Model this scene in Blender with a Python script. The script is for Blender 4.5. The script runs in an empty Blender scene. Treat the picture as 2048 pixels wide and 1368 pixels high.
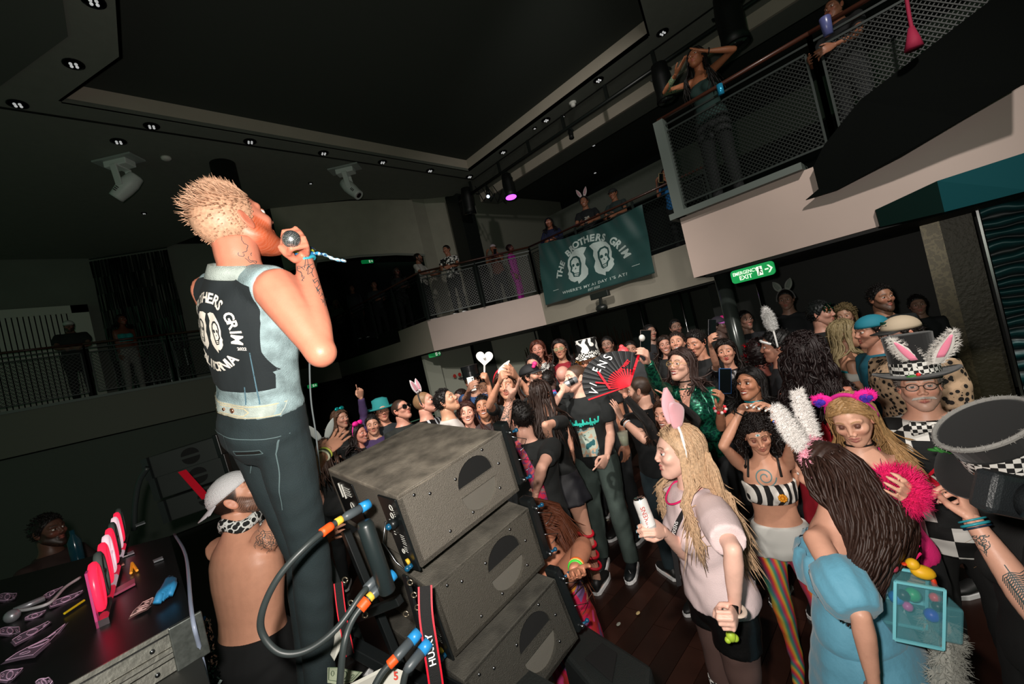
import bpy, math, random
import numpy as np
from mathutils import Vector, Matrix, Quaternion
from mathutils.bvhtree import BVHTree
random.seed(7); rng = np.random.RandomState(7)
S = bpy.context.scene; COL = S.collection
# ------------------------------------------------------------------ camera
F_PX = 838.6; YAW = math.radians(45.27); PIT = math.radians(.513); ROLL = math.radians(-13.25); EYE = 2.15
_fh = np.array([math.cos(YAW), math.sin(YAW), 0.]); _up = np.array([0, 0, 1.])
_fw = _fh*math.cos(PIT)+_up*math.sin(PIT); _rt = np.array([math.sin(YAW), -math.cos(YAW), 0.]); _u = np.cross(_rt, _fw)
_c, _s = math.cos(ROLL), math.sin(ROLL)
CX = _c*_rt+_s*_u; CD = -(-_s*_rt+_c*_u); CM = np.array([CX, CD, _fw]); C0 = np.array([0, 0, EYE])
cam = bpy.data.cameras.new('camera'); cam.sensor_width = 36; cam.lens = F_PX/2048*36; cam.clip_start = .02
co = bpy.data.objects.new('camera', cam); COL.objects.link(co)
mw = Matrix.Identity(4)
for i in range(3):
    mw[i][0] = CX[i]; mw[i][1] = -CD[i]; mw[i][2] = -_fw[i]; mw[i][3] = C0[i]
co.matrix_world = mw; S.camera = co
RT = _rt; FH = _fh
def ray(x, y): return CM.T @ np.array([(x-1024)/F_PX, (y-684)/F_PX, 1.])
def P(x, y, d): return C0+ray(x, y)*d
def Pz(x, y, z): r = ray(x, y); return C0+r*((z-EYE)/r[2])
def Px(x, y, X): r = ray(x, y); return C0+r*(X/r[0])
def Py(x, y, Y): r = ray(x, y); return C0+r*(Y/r[1])
def PXY(p):
    v = CM@(np.array(p)-C0); return 1024+F_PX*v[0]/v[2], 684+F_PX*v[1]/v[2]
def depth(p): return float(_fw@(np.array(p)-C0))
# ------------------------------------------------------------------ world, lights, exposure
def lin(c):
    if isinstance(c, str):
        c = c.lstrip('#'); c = [int(c[i:i+2], 16)/255 for i in (0, 2, 4)]
    return tuple((v/12.92 if v <= .04045 else ((v+.055)/1.055)**2.4) for v in c[:3])
W = bpy.data.worlds.new('world'); S.world = W; W.use_nodes = True
bg = W.node_tree.nodes['Background']; bg.inputs[0].default_value = (.45, 1, .6, 1); bg.inputs[1].default_value = .085
def light(name, kind, loc, energy, color=(1, 1, 1), size=.1, target=None, spot=None, blend=.5):
    l = bpy.data.lights.new(name, kind); l.energy = energy; l.color = color
    if kind == 'AREA': l.size = size
    elif kind != 'SUN': l.shadow_soft_size = size
    if spot: l.spot_size = math.radians(spot); l.spot_blend = blend
    o = bpy.data.objects.new(name, l); COL.objects.link(o); o.location = loc
    if target is not None:
        o.rotation_euler = (Vector(target)-Vector(loc)).to_track_quat('-Z', 'Y').to_euler()
    return o
# the photographer's flash, on the camera, and added unseen spots that brighten crowd and balcony
FL = C0 - RT*.10 + np.array([0, 0, .13])
light('camera_flash', 'SPOT', FL, 235, (1, .93, .86), .035, P(1060, 560, 6), 168, .8)
light('crowd_fill_spot', 'SPOT', (-.6, 1.5, 5.9), 1900, (1, .93, .86), .12, (4.5, 4.6, 1.4), 60, .8)
light('crowd_fill_spot', 'SPOT', (1.5, -1.6, 5.9), 950, (1, .93, .86), .12, (5.2, 2.2, 1.3), 70, .8)
light('balcony_fill_spot', 'SPOT', (3.6, 1.2, 6.2), 260, (1, .94, .88), .1, (7.9, 5.6, 4.1), 75, .8)
S.view_settings.view_transform = 'Standard'; S.view_settings.look = 'None'; S.view_settings.gamma = 1
S.view_settings.use_curve_mapping = False; S.view_settings.exposure = 0
# ------------------------------------------------------------------ materials
MATS = {}
def mat(name, col='#808080', rough=.6, metal=0., emit=0., alpha=1., bump=0., bscale=60., var=0., vscale=8., attr=None, coat=0., trans=0., spec=.5, sheen=0., ecol=None, sss=0.):
    if name in MATS: return MATS[name]
    m = bpy.data.materials.new(name); m.use_nodes = True; nt = m.node_tree; b = nt.nodes['Principled BSDF']
    I = b.inputs; c = lin(col)+(1,)
    I['Base Color'].default_value = c; I['Roughness'].default_value = rough; I['Metallic'].default_value = metal
    I['Specular IOR Level'].default_value = spec
    if emit: I['Emission Color'].default_value = lin(ecol or col)+(1,); I['Emission Strength'].default_value = emit
    if alpha < 1: I['Alpha'].default_value = alpha
    if coat: I['Coat Weight'].default_value = coat
    if trans: I['Transmission Weight'].default_value = trans
    if sheen: I['Sheen Weight'].default_value = sheen
    if sss: I['Subsurface Weight'].default_value = sss; I['Subsurface Radius'].default_value = (.01, .004, .002)
    src = None
    if attr:
        a = nt.nodes.new('ShaderNodeAttribute'); a.attribute_name = attr; src = a.outputs['Color']
    if var or bump:
        tc = nt.nodes.new('ShaderNodeTexCoord')
    if var:
        n = nt.nodes.new('ShaderNodeTexNoise'); n.inputs['Scale'].default_value = vscale; n.inputs['Detail'].default_value = 5
        nt.links.new(tc.outputs['Object'], n.inputs['Vector'])
        mr = nt.nodes.new('ShaderNodeMapRange'); mr.inputs[1].default_value = .3; mr.inputs[2].default_value = .7
        mr.inputs[3].default_value = 1-var; mr.inputs[4].default_value = 1+var*.6; nt.links.new(n.outputs['Fac'], mr.inputs[0])
        mx = nt.nodes.new('ShaderNodeMix'); mx.data_type = 'RGBA'; mx.blend_type = 'MULTIPLY'; mx.inputs[0].default_value = 1
        if src: nt.links.new(src, mx.inputs[6])
        else: mx.inputs[6].default_value = c
        nt.links.new(mr.outputs[0], mx.inputs[7]); src = mx.outputs[2]
    if src: nt.links.new(src, I['Base Color'])
    if bump:
        n2 = nt.nodes.new('ShaderNodeTexNoise'); n2.inputs['Scale'].default_value = bscale; n2.inputs['Detail'].default_value = 4
        nt.links.new(tc.outputs['Object'], n2.inputs['Vector'])
        bp = nt.nodes.new('ShaderNodeBump'); bp.inputs['Strength'].default_value = bump; bp.inputs['Distance'].default_value = .01
        nt.links.new(n2.outputs['Fac'], bp.inputs['Height']); nt.links.new(bp.outputs[0], I['Normal'])
    MATS[name] = m; return m
def pattern(name, kind, cols, scale=10., rough=.7, metal=0., coord='Object', bump=0., mapping=None):
    """procedural print on cloth: checker, stripe, blotch, cells, rainbow"""
    if name in MATS: return MATS[name]
    m = mat(name, cols[0], rough, metal); nt = m.node_tree; b = nt.nodes['Principled BSDF']; L = nt.links.new
    tc = nt.nodes.new('ShaderNodeTexCoord'); mp = nt.nodes.new('ShaderNodeMapping'); L(tc.outputs[coord], mp.inputs[0])
    if mapping: mp.inputs['Rotation'].default_value = mapping
    def ramp(fac, const=False):
        r = nt.nodes.new('ShaderNodeValToRGB'); e = r.color_ramp.elements; r.color_ramp.interpolation = 'CONSTANT' if const else 'LINEAR'
        n = len(cols)
        for i in range(n-2): e.new(.5)
        for i, c in enumerate(cols):
            e[i].position = (i/n if const else i/(n-1)); e[i].color = lin(c)+(1,)
        L(fac, r.inputs[0]); return r
    if kind == 'checker':
        t = nt.nodes.new('ShaderNodeTexChecker'); t.inputs['Scale'].default_value = scale
        t.inputs[1].default_value = lin(cols[0])+(1,); t.inputs[2].default_value = lin(cols[1])+(1,)
        L(mp.outputs[0], t.inputs[0]); L(t.outputs[0], b.inputs['Base Color'])
    elif kind == 'stripe':
        t = nt.nodes.new('ShaderNodeTexWave'); t.inputs['Scale'].default_value = scale; t.wave_profile = 'SAW'; t.inputs['Distortion'].default_value = .3
        L(mp.outputs[0], t.inputs[0]); L(ramp(t.outputs['Fac'], True).outputs[0], b.inputs['Base Color'])
    elif kind == 'rainbow':
        t = nt.nodes.new('ShaderNodeTexWave'); t.inputs['Scale'].default_value = scale; t.wave_profile = 'SAW'; t.inputs['Distortion'].default_value = 1.5; t.inputs['Detail Scale'].default_value = .3
        L(mp.outputs[0], t.inputs[0]); L(ramp(t.outputs['Fac']).outputs[0], b.inputs['Base Color'])
    elif kind == 'blotch':
        t = nt.nodes.new('ShaderNodeTexNoise'); t.inputs['Scale'].default_value = scale; t.inputs['Detail'].default_value = 2
        mr = nt.nodes.new('ShaderNodeMapRange'); mr.inputs[1].default_value = .32; mr.inputs[2].default_value = .68
        L(mp.outputs[0], t.inputs['Vector']); L(t.outputs['Fac'], mr.inputs[0]); L(ramp(mr.outputs[0], True).outputs[0], b.inputs['Base Color'])
    elif kind == 'cells':
        t = nt.nodes.new('ShaderNodeTexVoronoi'); t.inputs['Scale'].default_value = scale
        L(mp.outputs[0], t.inputs['Vector']); L(ramp(t.outputs['Distance'], True).outputs[0], b.inputs['Base Color'])
    if kind == 'sequin' or bump:
        t = nt.nodes.new('ShaderNodeTexVoronoi'); t.inputs['Scale'].default_value = 160 if bump < 2 else 90
        L(mp.outputs[0], t.inputs['Vector']); bp = nt.nodes.new('ShaderNodeBump'); bp.inputs['Strength'].default_value = 1; bp.inputs['Distance'].default_value = .004
        L(t.outputs['Color'], bp.inputs['Height']); L(bp.outputs[0], b.inputs['Normal'])
    return m
# ------------------------------------------------------------------ mesh building
def tag(o, label=None, cat=None, group=None, kind=None):
    if label: o['label'] = label
    if cat: o['category'] = cat
    if group: o['group'] = group
    if kind: o['kind'] = kind
    return o
def link(name, me, m=None, parent=None):
    o = bpy.data.objects.new(name, me); COL.objects.link(o)
    if m is not None: me.materials.append(m)
    if parent is not None:
        o.parent = parent; o.matrix_parent_inverse = Matrix.Identity(4)
    return o
def empty(name, loc, label, cat, group=None, rz=0):
    o = bpy.data.objects.new(name, None); COL.objects.link(o); o.location = tuple(loc); o.rotation_euler.z = rz; o.empty_display_size = .1
    return tag(o, label, cat, group)
def nrm(v): v = np.array(v, float); return v/(np.linalg.norm(v)+1e-12)
class MB:
    """collects faces, then becomes one mesh object; coordinates are world, re-based on the parent"""
    def __init__(s): s.v = []; s.f = []; s.c = []
    def add(s, v, f):
        b = len(s.v); s.v += [tuple(map(float, p)) for p in v]; s.f += [tuple(i+b for i in q) for q in f]; return s
    def box(s, c, size, ax=None):
        h = np.array(size)/2.; c = np.array(c, float); A = np.eye(3) if ax is None else np.array(ax)
        vs = [c+A.T@(h*np.array(k)) for k in ((-1,-1,-1),(1,-1,-1),(1,1,-1),(-1,1,-1),(-1,-1,1),(1,-1,1),(1,1,1),(-1,1,1))]
        return s.add(vs, [(0,3,2,1),(4,5,6,7),(0,1,5,4),(1,2,6,5),(2,3,7,6),(3,0,4,7)])
    def bbox(s, a, b):
        a = np.array(a, float); b = np.array(b, float); return s.box((a+b)/2, np.abs(b-a))
    def hexa(s, p): return s.add(p, [(0,3,2,1),(4,5,6,7),(0,1,5,4),(1,2,6,5),(2,3,7,6),(3,0,4,7)])
    def prism(s, poly, off):
        n = len(poly); off = np.array(off, float); a = [np.array(p, float) for p in poly]; b = [p+off for p in a]
        return s.add(a+b, [tuple(range(n))[::-1], tuple(range(n, 2*n))]+[(i, (i+1) % n, (i+1) % n+n, i+n) for i in range(n)])
    def bar(s, a, b, w, h=None, up=(0, 0, 1)):
        a = np.array(a, float); b = np.array(b, float); d = nrm(b-a); u = np.array(up, float)
        if abs(d@u) > .95: u = np.array([1., 0, 0])
        x = nrm(np.cross(u, d)); y = np.cross(d, x)
        return s.box((a+b)/2, (np.linalg.norm(b-a), w, h or w), [d, x, y])
    def rings(s, R, caps=True, closed=True):
        n = len(R[0]); b = len(s.v)
        for r in R: s.v += [tuple(map(float, p)) for p in r]
        for i in range(len(R)-1):
            for j in range(n if closed else n-1):
                k = (j+1) % n; s.f.append((b+i*n+j, b+i*n+k, b+(i+1)*n+k, b+(i+1)*n+j))
        if caps:
            s.f.append(tuple(b+j for j in range(n))[::-1]); s.f.append(tuple(b+(len(R)-1)*n+j for j in range(n)))
        return s
    def tube(s, pts, r, n=8, caps=True, flat=None, upv=None):
        pts = [np.array(p, float) for p in pts]; m = len(pts)
        r = [r]*m if np.isscalar(r) else list(r)
        d = nrm(pts[1]-pts[0]); u = np.array([0, 0, 1.]) if abs(d[2]) < .9 else np.array([1., 0, 0])
        if upv is not None: u = np.array(upv, float)
        R = []
        for i in range(m):
            if i == 0: t = pts[1]-pts[0]
            elif i == m-1: t = pts[-1]-pts[-2]
            else: t = nrm(pts[i+1]-pts[i])+nrm(pts[i]-pts[i-1])
            t = nrm(t); x = nrm(np.cross(u, t)); y = np.cross(t, x); u = y if upv is None else u
            f = flat if flat else 1.
            R.append([pts[i]+r[i]*(math.cos(a)*x+f*math.sin(a)*y) for a in [2*math.pi*k/n for k in range(n)]])
        return s.rings(R, caps)
    def cyl(s, a, b, r, n=16, r2=None): return s.tube([a, b], [r, r if r2 is None else r2], n)
    def ball(s, c, r, n=12, m=8, ax=None):
        r = np.array([r]*3 if np.isscalar(r) else r, float); A = np.eye(3) if ax is None else np.array(ax); c = np.array(c, float); b = len(s.v)
        R = []
        for i in range(1, m):
            t = math.pi*i/m
            R.append([c+A.T@(r*np.array([math.sin(t)*math.cos(2*math.pi*k/n), math.sin(t)*math.sin(2*math.pi*k/n), math.cos(t)])) for k in range(n)])
        s.rings(R[::-1], caps=False); bb = len(s.v)
        s.v.append(tuple(c+A.T@(r*np.array([0, 0, 1.])))); s.v.append(tuple(c-A.T@(r*np.array([0, 0, 1.]))))
        last = bb-n
        for k in range(n):
            s.f.append((last+k, last+(k+1) % n, bb)); s.f.append((b+(k+1) % n, b+k, bb+1))
        return s
    def lathe(s, prof, c=(0, 0, 0), n=24, ax=None, caps=True):
        A = np.eye(3) if ax is None else np.array(ax); c = np.array(c, float)
        return s.rings([[c+A.T@np.array([r*math.cos(2*math.pi*k/n), r*math.sin(2*math.pi*k/n), z]) for k in range(n)] for r, z in prof], caps)
    def mesh(s, name='mesh', base=None):
        me = bpy.data.meshes.new(name); v = np.array(s.v, float).reshape(-1, 3)
        if base is not None: v = v-np.array(base)[None]
        me.from_pydata(v.tolist(), [], s.f); return me
    def build(s, name, m=None, parent=None, smooth=False, bevel=0, label=None, cat=None, group=None, kind=None, origin=None):
        if parent is not None:
            base = (0, 0, 0); pp = parent
            while pp is not None: base = np.array(base)+np.array(pp.location); pp = pp.parent
            me = s.mesh(name, base); o = link(name, me, m, parent)
        else:
            v = np.array(s.v, float); c = origin if origin is not None else np.array([(v[:, 0].min()+v[:, 0].max())/2, (v[:, 1].min()+v[:, 1].max())/2, v[:, 2].min()])
            me = s.mesh(name, c); o = link(name, me, m); o.location = tuple(c)
        if smooth: me.shade_smooth() if smooth is True else None
        if bevel:
            md = o.modifiers.new('bevel', 'BEVEL'); md.width = bevel; md.segments = 2; md.limit_method = 'ANGLE'
        return tag(o, label, cat, group, kind)
def text_mesh(txt, size=1., extrude=0., spacing=1., shear=0., bold=0.):
    c = bpy.data.curves.new('t', 'FONT'); c.body = txt; c.size = size; c.extrude = extrude; c.align_x = 'CENTER'; c.align_y = 'CENTER'
    c.space_character = spacing; c.shear = shear; c.offset = bold; c.resolution_u = 3
    o = bpy.data.objects.new('t', c); COL.objects.link(o)
    bpy.context.view_layer.update(); dg = bpy.context.evaluated_depsgraph_get()
    me = bpy.data.meshes.new_from_object(o.evaluated_get(dg)); v = np.array([x.co[:] for x in me.vertices]).reshape(-1, 3); f = [tuple(p.vertices) for p in me.polygons]
    bpy.data.objects.remove(o); bpy.data.curves.remove(c); bpy.data.meshes.remove(me); return v, f
def put_text(mb, txt, c, right, up, size, spacing=1., shear=0., bold=0., sx=1., off=.002):
    v, f = text_mesh(txt, size, spacing=spacing, shear=shear, bold=bold); r = nrm(right); u = nrm(up); n = np.cross(r, u)
    mb.add([np.array(c)+r*p[0]*sx+u*p[1]+n*off for p in v], f); return mb
def struct(name, mb, m, **k): return mb.build(name, m, kind='structure', **k)
# ================================================================== THE ROOM
WALLG = mat('grey_wall', '#a9a596', .85, bump=.25, bscale=90, var=.08, vscale=3)
FASC = mat('fascia_paint', '#a9978e', .5, var=.04, vscale=2)
FASG = mat('fascia_grey', '#8e897c', .6, var=.04, vscale=2)
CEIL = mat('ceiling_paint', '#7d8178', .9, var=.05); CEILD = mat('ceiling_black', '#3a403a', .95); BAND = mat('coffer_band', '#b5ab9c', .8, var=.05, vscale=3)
BLACK = mat('matte_black', '#131513', .6); BLK2 = mat('satin_black', '#1b1f1d', .35); DARKW = mat('dark_wall', '#23282a', .8, var=.1)
STEEL = mat('rail_grey', '#2b312f', .4, metal=.4); CHROME = mat('chrome', '#d8d8d8', .15, metal=1.)
WOODR = mat('handrail_wood', '#43241a', .35, coat=.2); WHITE = mat('soft_white', '#dedcd6', .6)
# floor: planks near the camera, a plain slab beyond
WOOD = mat('floor_wood', '#4a2c20', .28, var=.25, vscale=6, bump=.05, bscale=30)
fl = struct('floor', MB().bbox((-6, -8, -.12), (16, 16, -.012)), mat('floor_slab', '#231510', .35, var=.2))
pm = {}
WD = [mat('plank_wood_%d' % i, c, .3, var=.25, vscale=5, bump=.06, bscale=25) for i, c in enumerate(('#2c1812', '#26150f', '#331d16', '#21120d'))]
npl = 0
for i in range(36):
    y0 = -1.6+i*.14; x = .9-(i*.61 % 1.3)
    while x < 7.2 and npl < 300:
        L_ = 1.3
        c = ((x+L_/2), y0+.07, -.006)
        if x+L_ > .9:
            k = (i*7+int(x*3)) % 4
            if k not in pm:
                q = MB().box((0, 0, 0), (L_-.004, .136, .012)); pm[k] = q.mesh('plank'); pm[k].materials.append(WD[k])
            o = bpy.data.objects.new('plank', pm[k]); COL.objects.link(o); o.parent = fl
            o.location = (c[0]-fl.location[0], c[1]-fl.location[1], c[2]-fl.location[2]); npl += 1
        x += L_
# ceiling with the deep rectangular coffer (chamfered on the stage side)
ZC = 6.5; hole = [(.26, 7.22), (7.05, 7.22), (7.05, 2.48), (5.6, 2.0), (5.6, -5), (.78, -5), (.78, 5.19), (.82, 6.08)]
arc = [(9.3, 7.6), (6.85, 8.9), (4.97, 9.32), (3.41, 10.14), (1.75, 12.89), (.36, 13.7), (-5, 13.7)]
outer = [(8.3, -6), (8.3, 8.2)]+arc[1:]+[(-5, -6)]
import bmesh
def plate_with_hole(out, hol, z, name, m):
    bm = bmesh.new(); ed = []
    for poly in (out, hol):
        vs = [bm.verts.new((p[0], p[1], z)) for p in poly]
        ed += [bm.edges.new((vs[i], vs[(i+1) % len(vs)])) for i in range(len(vs))]
    bmesh.ops.triangle_fill(bm, use_beauty=True, use_dissolve=False, edges=ed)
    for f in list(bm.faces):
        c = f.calc_center_median()
        if inside((c.x, c.y), hol): bm.faces.remove(f)
    r = bmesh.ops.extrude_face_region(bm, geom=list(bm.faces))
    bmesh.ops.translate(bm, verts=[g for g in r['geom'] if isinstance(g, bmesh.types.BMVert)], vec=(0, 0, .06))
    bmesh.ops.recalc_face_normals(bm, faces=bm.faces); me = bpy.data.meshes.new(name); bm.to_mesh(me); bm.free(); return link(name, me, m)
def inside(p, poly):
    r = False; n = len(poly)
    for i in range(n):
        a, b = poly[i], poly[(i+1) % n]
        if (a[1] > p[1]) != (b[1] > p[1]) and p[0] < (b[0]-a[0])*(p[1]-a[1])/(b[1]-a[1]+1e-12)+a[0]: r = not r
    return r
tag(plate_with_hole(outer, hole, ZC, 'ceiling', CEIL), kind='structure')
mb = MB(); n = len(hole); bandq = MB()
for i in range(n):
    a, b = np.array(hole[i]), np.array(hole[(i+1) % n]); d = nrm(b-a); o_ = np.array([d[1], -d[0]])*-.03 
    # outward thickness
    c = np.array([np.mean([h[0] for h in hole]), np.mean([h[1] for h in hole])])
    if ((a+b)/2-c)@o_ < 0: o_ = -o_
    bandq.prism([(*a, ZC), (*b, ZC), (*b, ZC+.27), (*a, ZC+.27)], (*o_, 0))
struct('trim_1', bandq, BAND)
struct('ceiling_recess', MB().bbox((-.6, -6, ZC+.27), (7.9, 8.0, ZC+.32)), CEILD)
# shadow gap around the coffer
g = MB()
for a, b in (((-5, 7.57), (7.47, 7.57)), ((7.47, 7.57), (7.47, -5))): g.bar((*a, ZC-.004), (*b, ZC-.004), .035, .012)
struct('trim_2', g, BLACK)
# stepped recess at the left above the stage
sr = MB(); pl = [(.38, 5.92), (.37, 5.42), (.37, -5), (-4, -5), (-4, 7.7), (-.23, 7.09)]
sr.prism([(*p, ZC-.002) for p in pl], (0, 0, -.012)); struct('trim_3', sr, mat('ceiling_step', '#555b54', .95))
# beam right of the truss: lit vertical face and soffit, then the dark upper room
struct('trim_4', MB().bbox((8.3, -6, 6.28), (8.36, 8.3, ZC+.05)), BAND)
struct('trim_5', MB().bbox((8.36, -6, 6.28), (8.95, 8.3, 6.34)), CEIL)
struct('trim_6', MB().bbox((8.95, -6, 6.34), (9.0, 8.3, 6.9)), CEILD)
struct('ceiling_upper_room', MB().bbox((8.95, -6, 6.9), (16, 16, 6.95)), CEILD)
struct('trim_7', MB().bbox((12.2, -6, 5.75), (12.6, 16, 6.05)), BAND)
struct('trim_8', MB().bbox((12.0, -6, 5.45), (12.2, 16, 6.3)), CEIL)
struct('wall_right_upper', MB().bbox((13.2, -6, 3.2), (13.4, 16, 7)), DARKW)
# curved bulkhead above the far stair opening, and the walls beyond
def ribbon(mb, pts, z0, z1, th=.08):
    for i in range(len(pts)-1):
        a, b = np.array(pts[i], float), np.array(pts[i+1], float); d = nrm(b-a); o_ = np.array([-d[1], d[0]])*th
        if o_[1] < 0: o_ = -o_
        za = z0[i] if hasattr(z0, '__len__') else z0; zb = z0[i+1] if hasattr(z0, '__len__') else z0
        mb.add([(*a, za), (*b, zb), (*(b+o_), zb), (*(a+o_), za), (*a, z1), (*b, z1), (*(b+o_), z1), (*(a+o_), z1)], [(0,3,2,1),(4,5,6,7),(0,1,5,4),(1,2,6,5),(2,3,7,6),(3,0,4,7)])
    return mb
arcp = [(3.41, 10.14), (4.1, 9.83), (4.97, 9.45), (5.8, 9.2), (6.55, 9.05)]
struct('wall_back', ribbon(MB(), arcp, [5.0, 5.13, 5.12, 5.08, 5.0], ZC+.02), WALLG)
lip = MB(); lz = [5.0, 5.13, 5.12, 5.08, 5.0]
lip.tube([(p[0]-.02, p[1]-.03, z) for p, z in zip(arcp, lz)], .03, 6); struct('trim_9', lip, mat('lip_grey', '#8d9088', .5))
struct('wall_left', ribbon(MB(), [(-5, 13.75), (.36, 13.75), (1.75, 12.95), (3.0, 12.8), (3.5, 16)], 0, ZC+.1), mat('wall_dim', '#747a70', .85, var=.06, vscale=2))
# tall corner pier, dark column, wall right of it
pier = [Py(830, 404, 9.25)[:2], Px(845, 394, 6.95)[:2]]
c0 = np.array([6.62, 9.15]); c1 = np.array([7.05, 9.2]); c2 = np.array([8.1, 9.0]); c3 = np.array([8.9, 8.75]); c4 = np.array([12.6, 8.6])
struct('wall_back.001', ribbon(ribbon(MB(), [c0, c1], 3.2, ZC+.4), [c1, c2-np.array([.35, 0])], 3.2, ZC+.4), WALLG)
struct('wall_back.002', MB().bbox((7.55, 8.4, 3.2), (8.05, 8.9, ZC+.1)), BLK2)
struct('wall_back.003', ribbon(MB(), [(8.05, 8.95), (8.35, 8.9), (8.6, 9.1), (12.9, 8.9)], 3.2, 7.0), mat('wall_mid', '#8b8a7e', .85, bump=.2, bscale=80))
struct('wall_back.004', ribbon(MB(), [(3.6, 16), (9.0, 16.1)], 2.9, 7.0), DARKW)
struct('wall_far', MB().bbox((-6, 16.2, 0), (14, 16.3, 8)).bbox((13.4, -6, 0), (13.5, 16.3, 8)), DARKW)
struct('ceiling_stair', MB().bbox((-6, 8.3, 7.0), (9, 16.3, 7.06)), CEILD)
slant = MB().prism([Py(648, 605, 13.6), Py(790, 575, 13.6), Py(860, 508, 13.6), Py(862, 470, 13.6), Py(800, 560, 13.6), Py(640, 590, 13.6)], (0, .1, 0))
# ---- balconies: decks with fascias
def deck(name, poly, z0, z1, m): return struct(name, MB().prism([(*p, z0) for p in poly], (0, 0, z1-z0)), m)
A = (5.68, 8.35); B = (7.65, 6.45); Cc = (7.65, 1.9)
deck('balcony_floor', [(5.76, 16), (5.76, 8.41), (7.73, 6.5), (7.73, -6), (13, -6), (13, 16)], 2.5, 3.16, DARKW)
def fascia(name, a, b, z0, z1, m, th=.08, inw=None):
    a = np.array(a, float); b = np.array(b, float); d = nrm(b-a); o_ = np.array([-d[1], d[0]])*th
    if inw is not None and o_@np.array(inw) < 0: o_ = -o_
    mb = MB(); return struct(name, mb.prism([(*a, z0), (*b, z0), (*b, z1), (*a, z1)], (*o_, 0)), m)
fascia('wall_balcony_front', A, B, 2.45, 3.2, FASC, inw=(1, 1)); fascia('wall_balcony_front.001', B, Cc, 2.45, 3.2, FASG, inw=(1, 0))
fascia('wall_balcony_front.002', (5.68, 8.35), (5.68, 9.75), 2.45, 3.2, FASG, inw=(1, 0))
fascia('wall_balcony_front.003', (5.68, 9.75), (5.68, 13.9), 2.45, 2.92, FASG, inw=(1, 0))
fascia('wall_balcony_front.004', (5.74, 9.75), (5.74, 13.9), 2.9, 3.3, BLK2, inw=(1, 0))
fascia('wall_balcony_front.005', (5.68, 13.9), (3.2, 14.3), 2.4, 2.95, FASG, inw=(0, 1))
# left balcony
deck('balcony_floor.001', [(-5, 11.38), (3.6, 11.38), (3.6, 13.7), (-5, 13.7)], 2.3, 2.98, DARKW)
fascia('wall_left_front', (-5, 11.3), (3.6, 11.3), 2.26, 3.02, mat('fascia_dim', '#77776c', .6), inw=(0, 1))
fascia('wall_left_front.001', (-5, 11.36), (3.6, 11.36), 0, 2.235, mat('wall_low', '#5f665e', .7), inw=(0, 1))
struct('trim_10', MB().bbox((-5, 11.26, 3.0), (3.6, 11.42, 3.05)), mat('curb_left', '#77807c', .5))
# right block: fascia, dark curb, under-deck
fascia('wall_right_front', (5.3, 2.0), (5.3, -4), 2.45, 3.2, FASC, inw=(1, 0))
fascia('wall_right_front.001', (5.3, 2.0), (7.6, 2.3), 2.45, 3.2, BLK2, inw=(0, -1))
deck('balcony_floor.002', [(5.36, 1.95), (7.7, 2.2), (9, -6), (5.36, -6)], 2.5, 3.18, DARKW)
deck('trim_11', [(5.2, 2.08), (5.55, 2.1), (5.55, .7), (5.2, .7)], 3.2, 3.27, mat('curb_grey', '#4d5551', .5))
# ceilings and walls under the balconies
deck('ceiling_low', [(5.76, 13.9), (5.76, 8.5), (7.7, 6.6), (7.7, 2.1), (5.4, 1.9), (5.4, -6), (14, -6), (14, 14)], 2.42, 2.5, BLACK)
LOWG = mat('lower_wall_panel', '#a4a799', .8, bump=.2, bscale=80); LOWD = mat('lower_wall_dark', '#2a2e29', .5)
struct('wall_low_back', ribbon(MB(), [(3.6, 14), (3.8, 12.5)], 0, 2.4), DARKW)
struct('wall_low_back.001', MB().bbox((5.9, 9.2, 0), (6.35, 9.3, 2.45)), LOWG)   # pier beside the first door
struct('wall_low_back.002', ribbon(MB(), [(6.35, 9.35), (7.5, 9.25)], 0, 2.45), LOWG)
struct('wall_low_back.003', ribbon(MB(), [(7.5, 9.1), (8.0, 8.9)], 0, 2.45), LOWD)
struct('wall_low_back.004', ribbon(MB(), [(8.0, 9.0), (9.6, 8.4)], 0, 2.45), LOWG)
struct('wall_low_back.005', MB().bbox((9.5, 7.9, 0), (9.9, 8.5, 2.45)), LOWD)
struct('wall_low_right', MB().bbox((9.9, 3.0, 0), (10.0, 8.0, 2.45)), mat('low_right_panel', '#3c413a', .8, bump=.2))
struct('wall_low_right.001', MB().bbox((8.8, -6, 0), (8.9, 3.1, 2.45)), mat('low_right_dark', '#191d19', .6))
struct('wall_stage_left', ribbon(MB(), [(3.65, 11.4), (3.65, 14)], 0, 2.45), LOWD)
# dark pilasters with the slim chrome posts between the low panels
for i, (px, py, X) in enumerate(((1068, 690, 9.6), (1160, 670, 9.6), (1278, 650, 9.6), (1365, 620, 9.6))):
    p = Px(px, py, X); struct('wall_pilaster' if i == 0 else 'wall_pilaster', MB().bbox((X-.05, p[1]-.22, 0), (X+.1, p[1]+.22, 2.43)), BLK2)
POSTL = [(1068, 660, 9.3), (1158, 660, 9.3), (1282, 630, 7.9), (1366, 620, 7.9), (1515, 570, 6.6)]
for i, (px, py, X) in enumerate(POSTL):
    p = Px(px, py, X); t = empty('post', (p[0], p[1], 0), ['slim chrome post behind the checkered top dancer', 'slim chrome post behind the red outfit dancer', 'slim chrome post right of the folding fan', 'slim chrome post left of the pink cap', 'slim chrome post under the right end of the exit sign'][i], 'post', 'slim chrome posts under the balcony')
    MB().cyl((p[0], p[1], 0), (p[0], p[1], 2.42), .022, 10).build('pole', CHROME, t, smooth=True); MB().cyl((p[0], p[1], 0), (p[0], p[1], .03), .07, 16).build('base', BLK2, t)
p = Px(1450, 580, 5.75); t = empty('column', (p[0], p[1], 0), 'round black glossy column under the right balcony corner below the exit sign', 'column')
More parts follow.
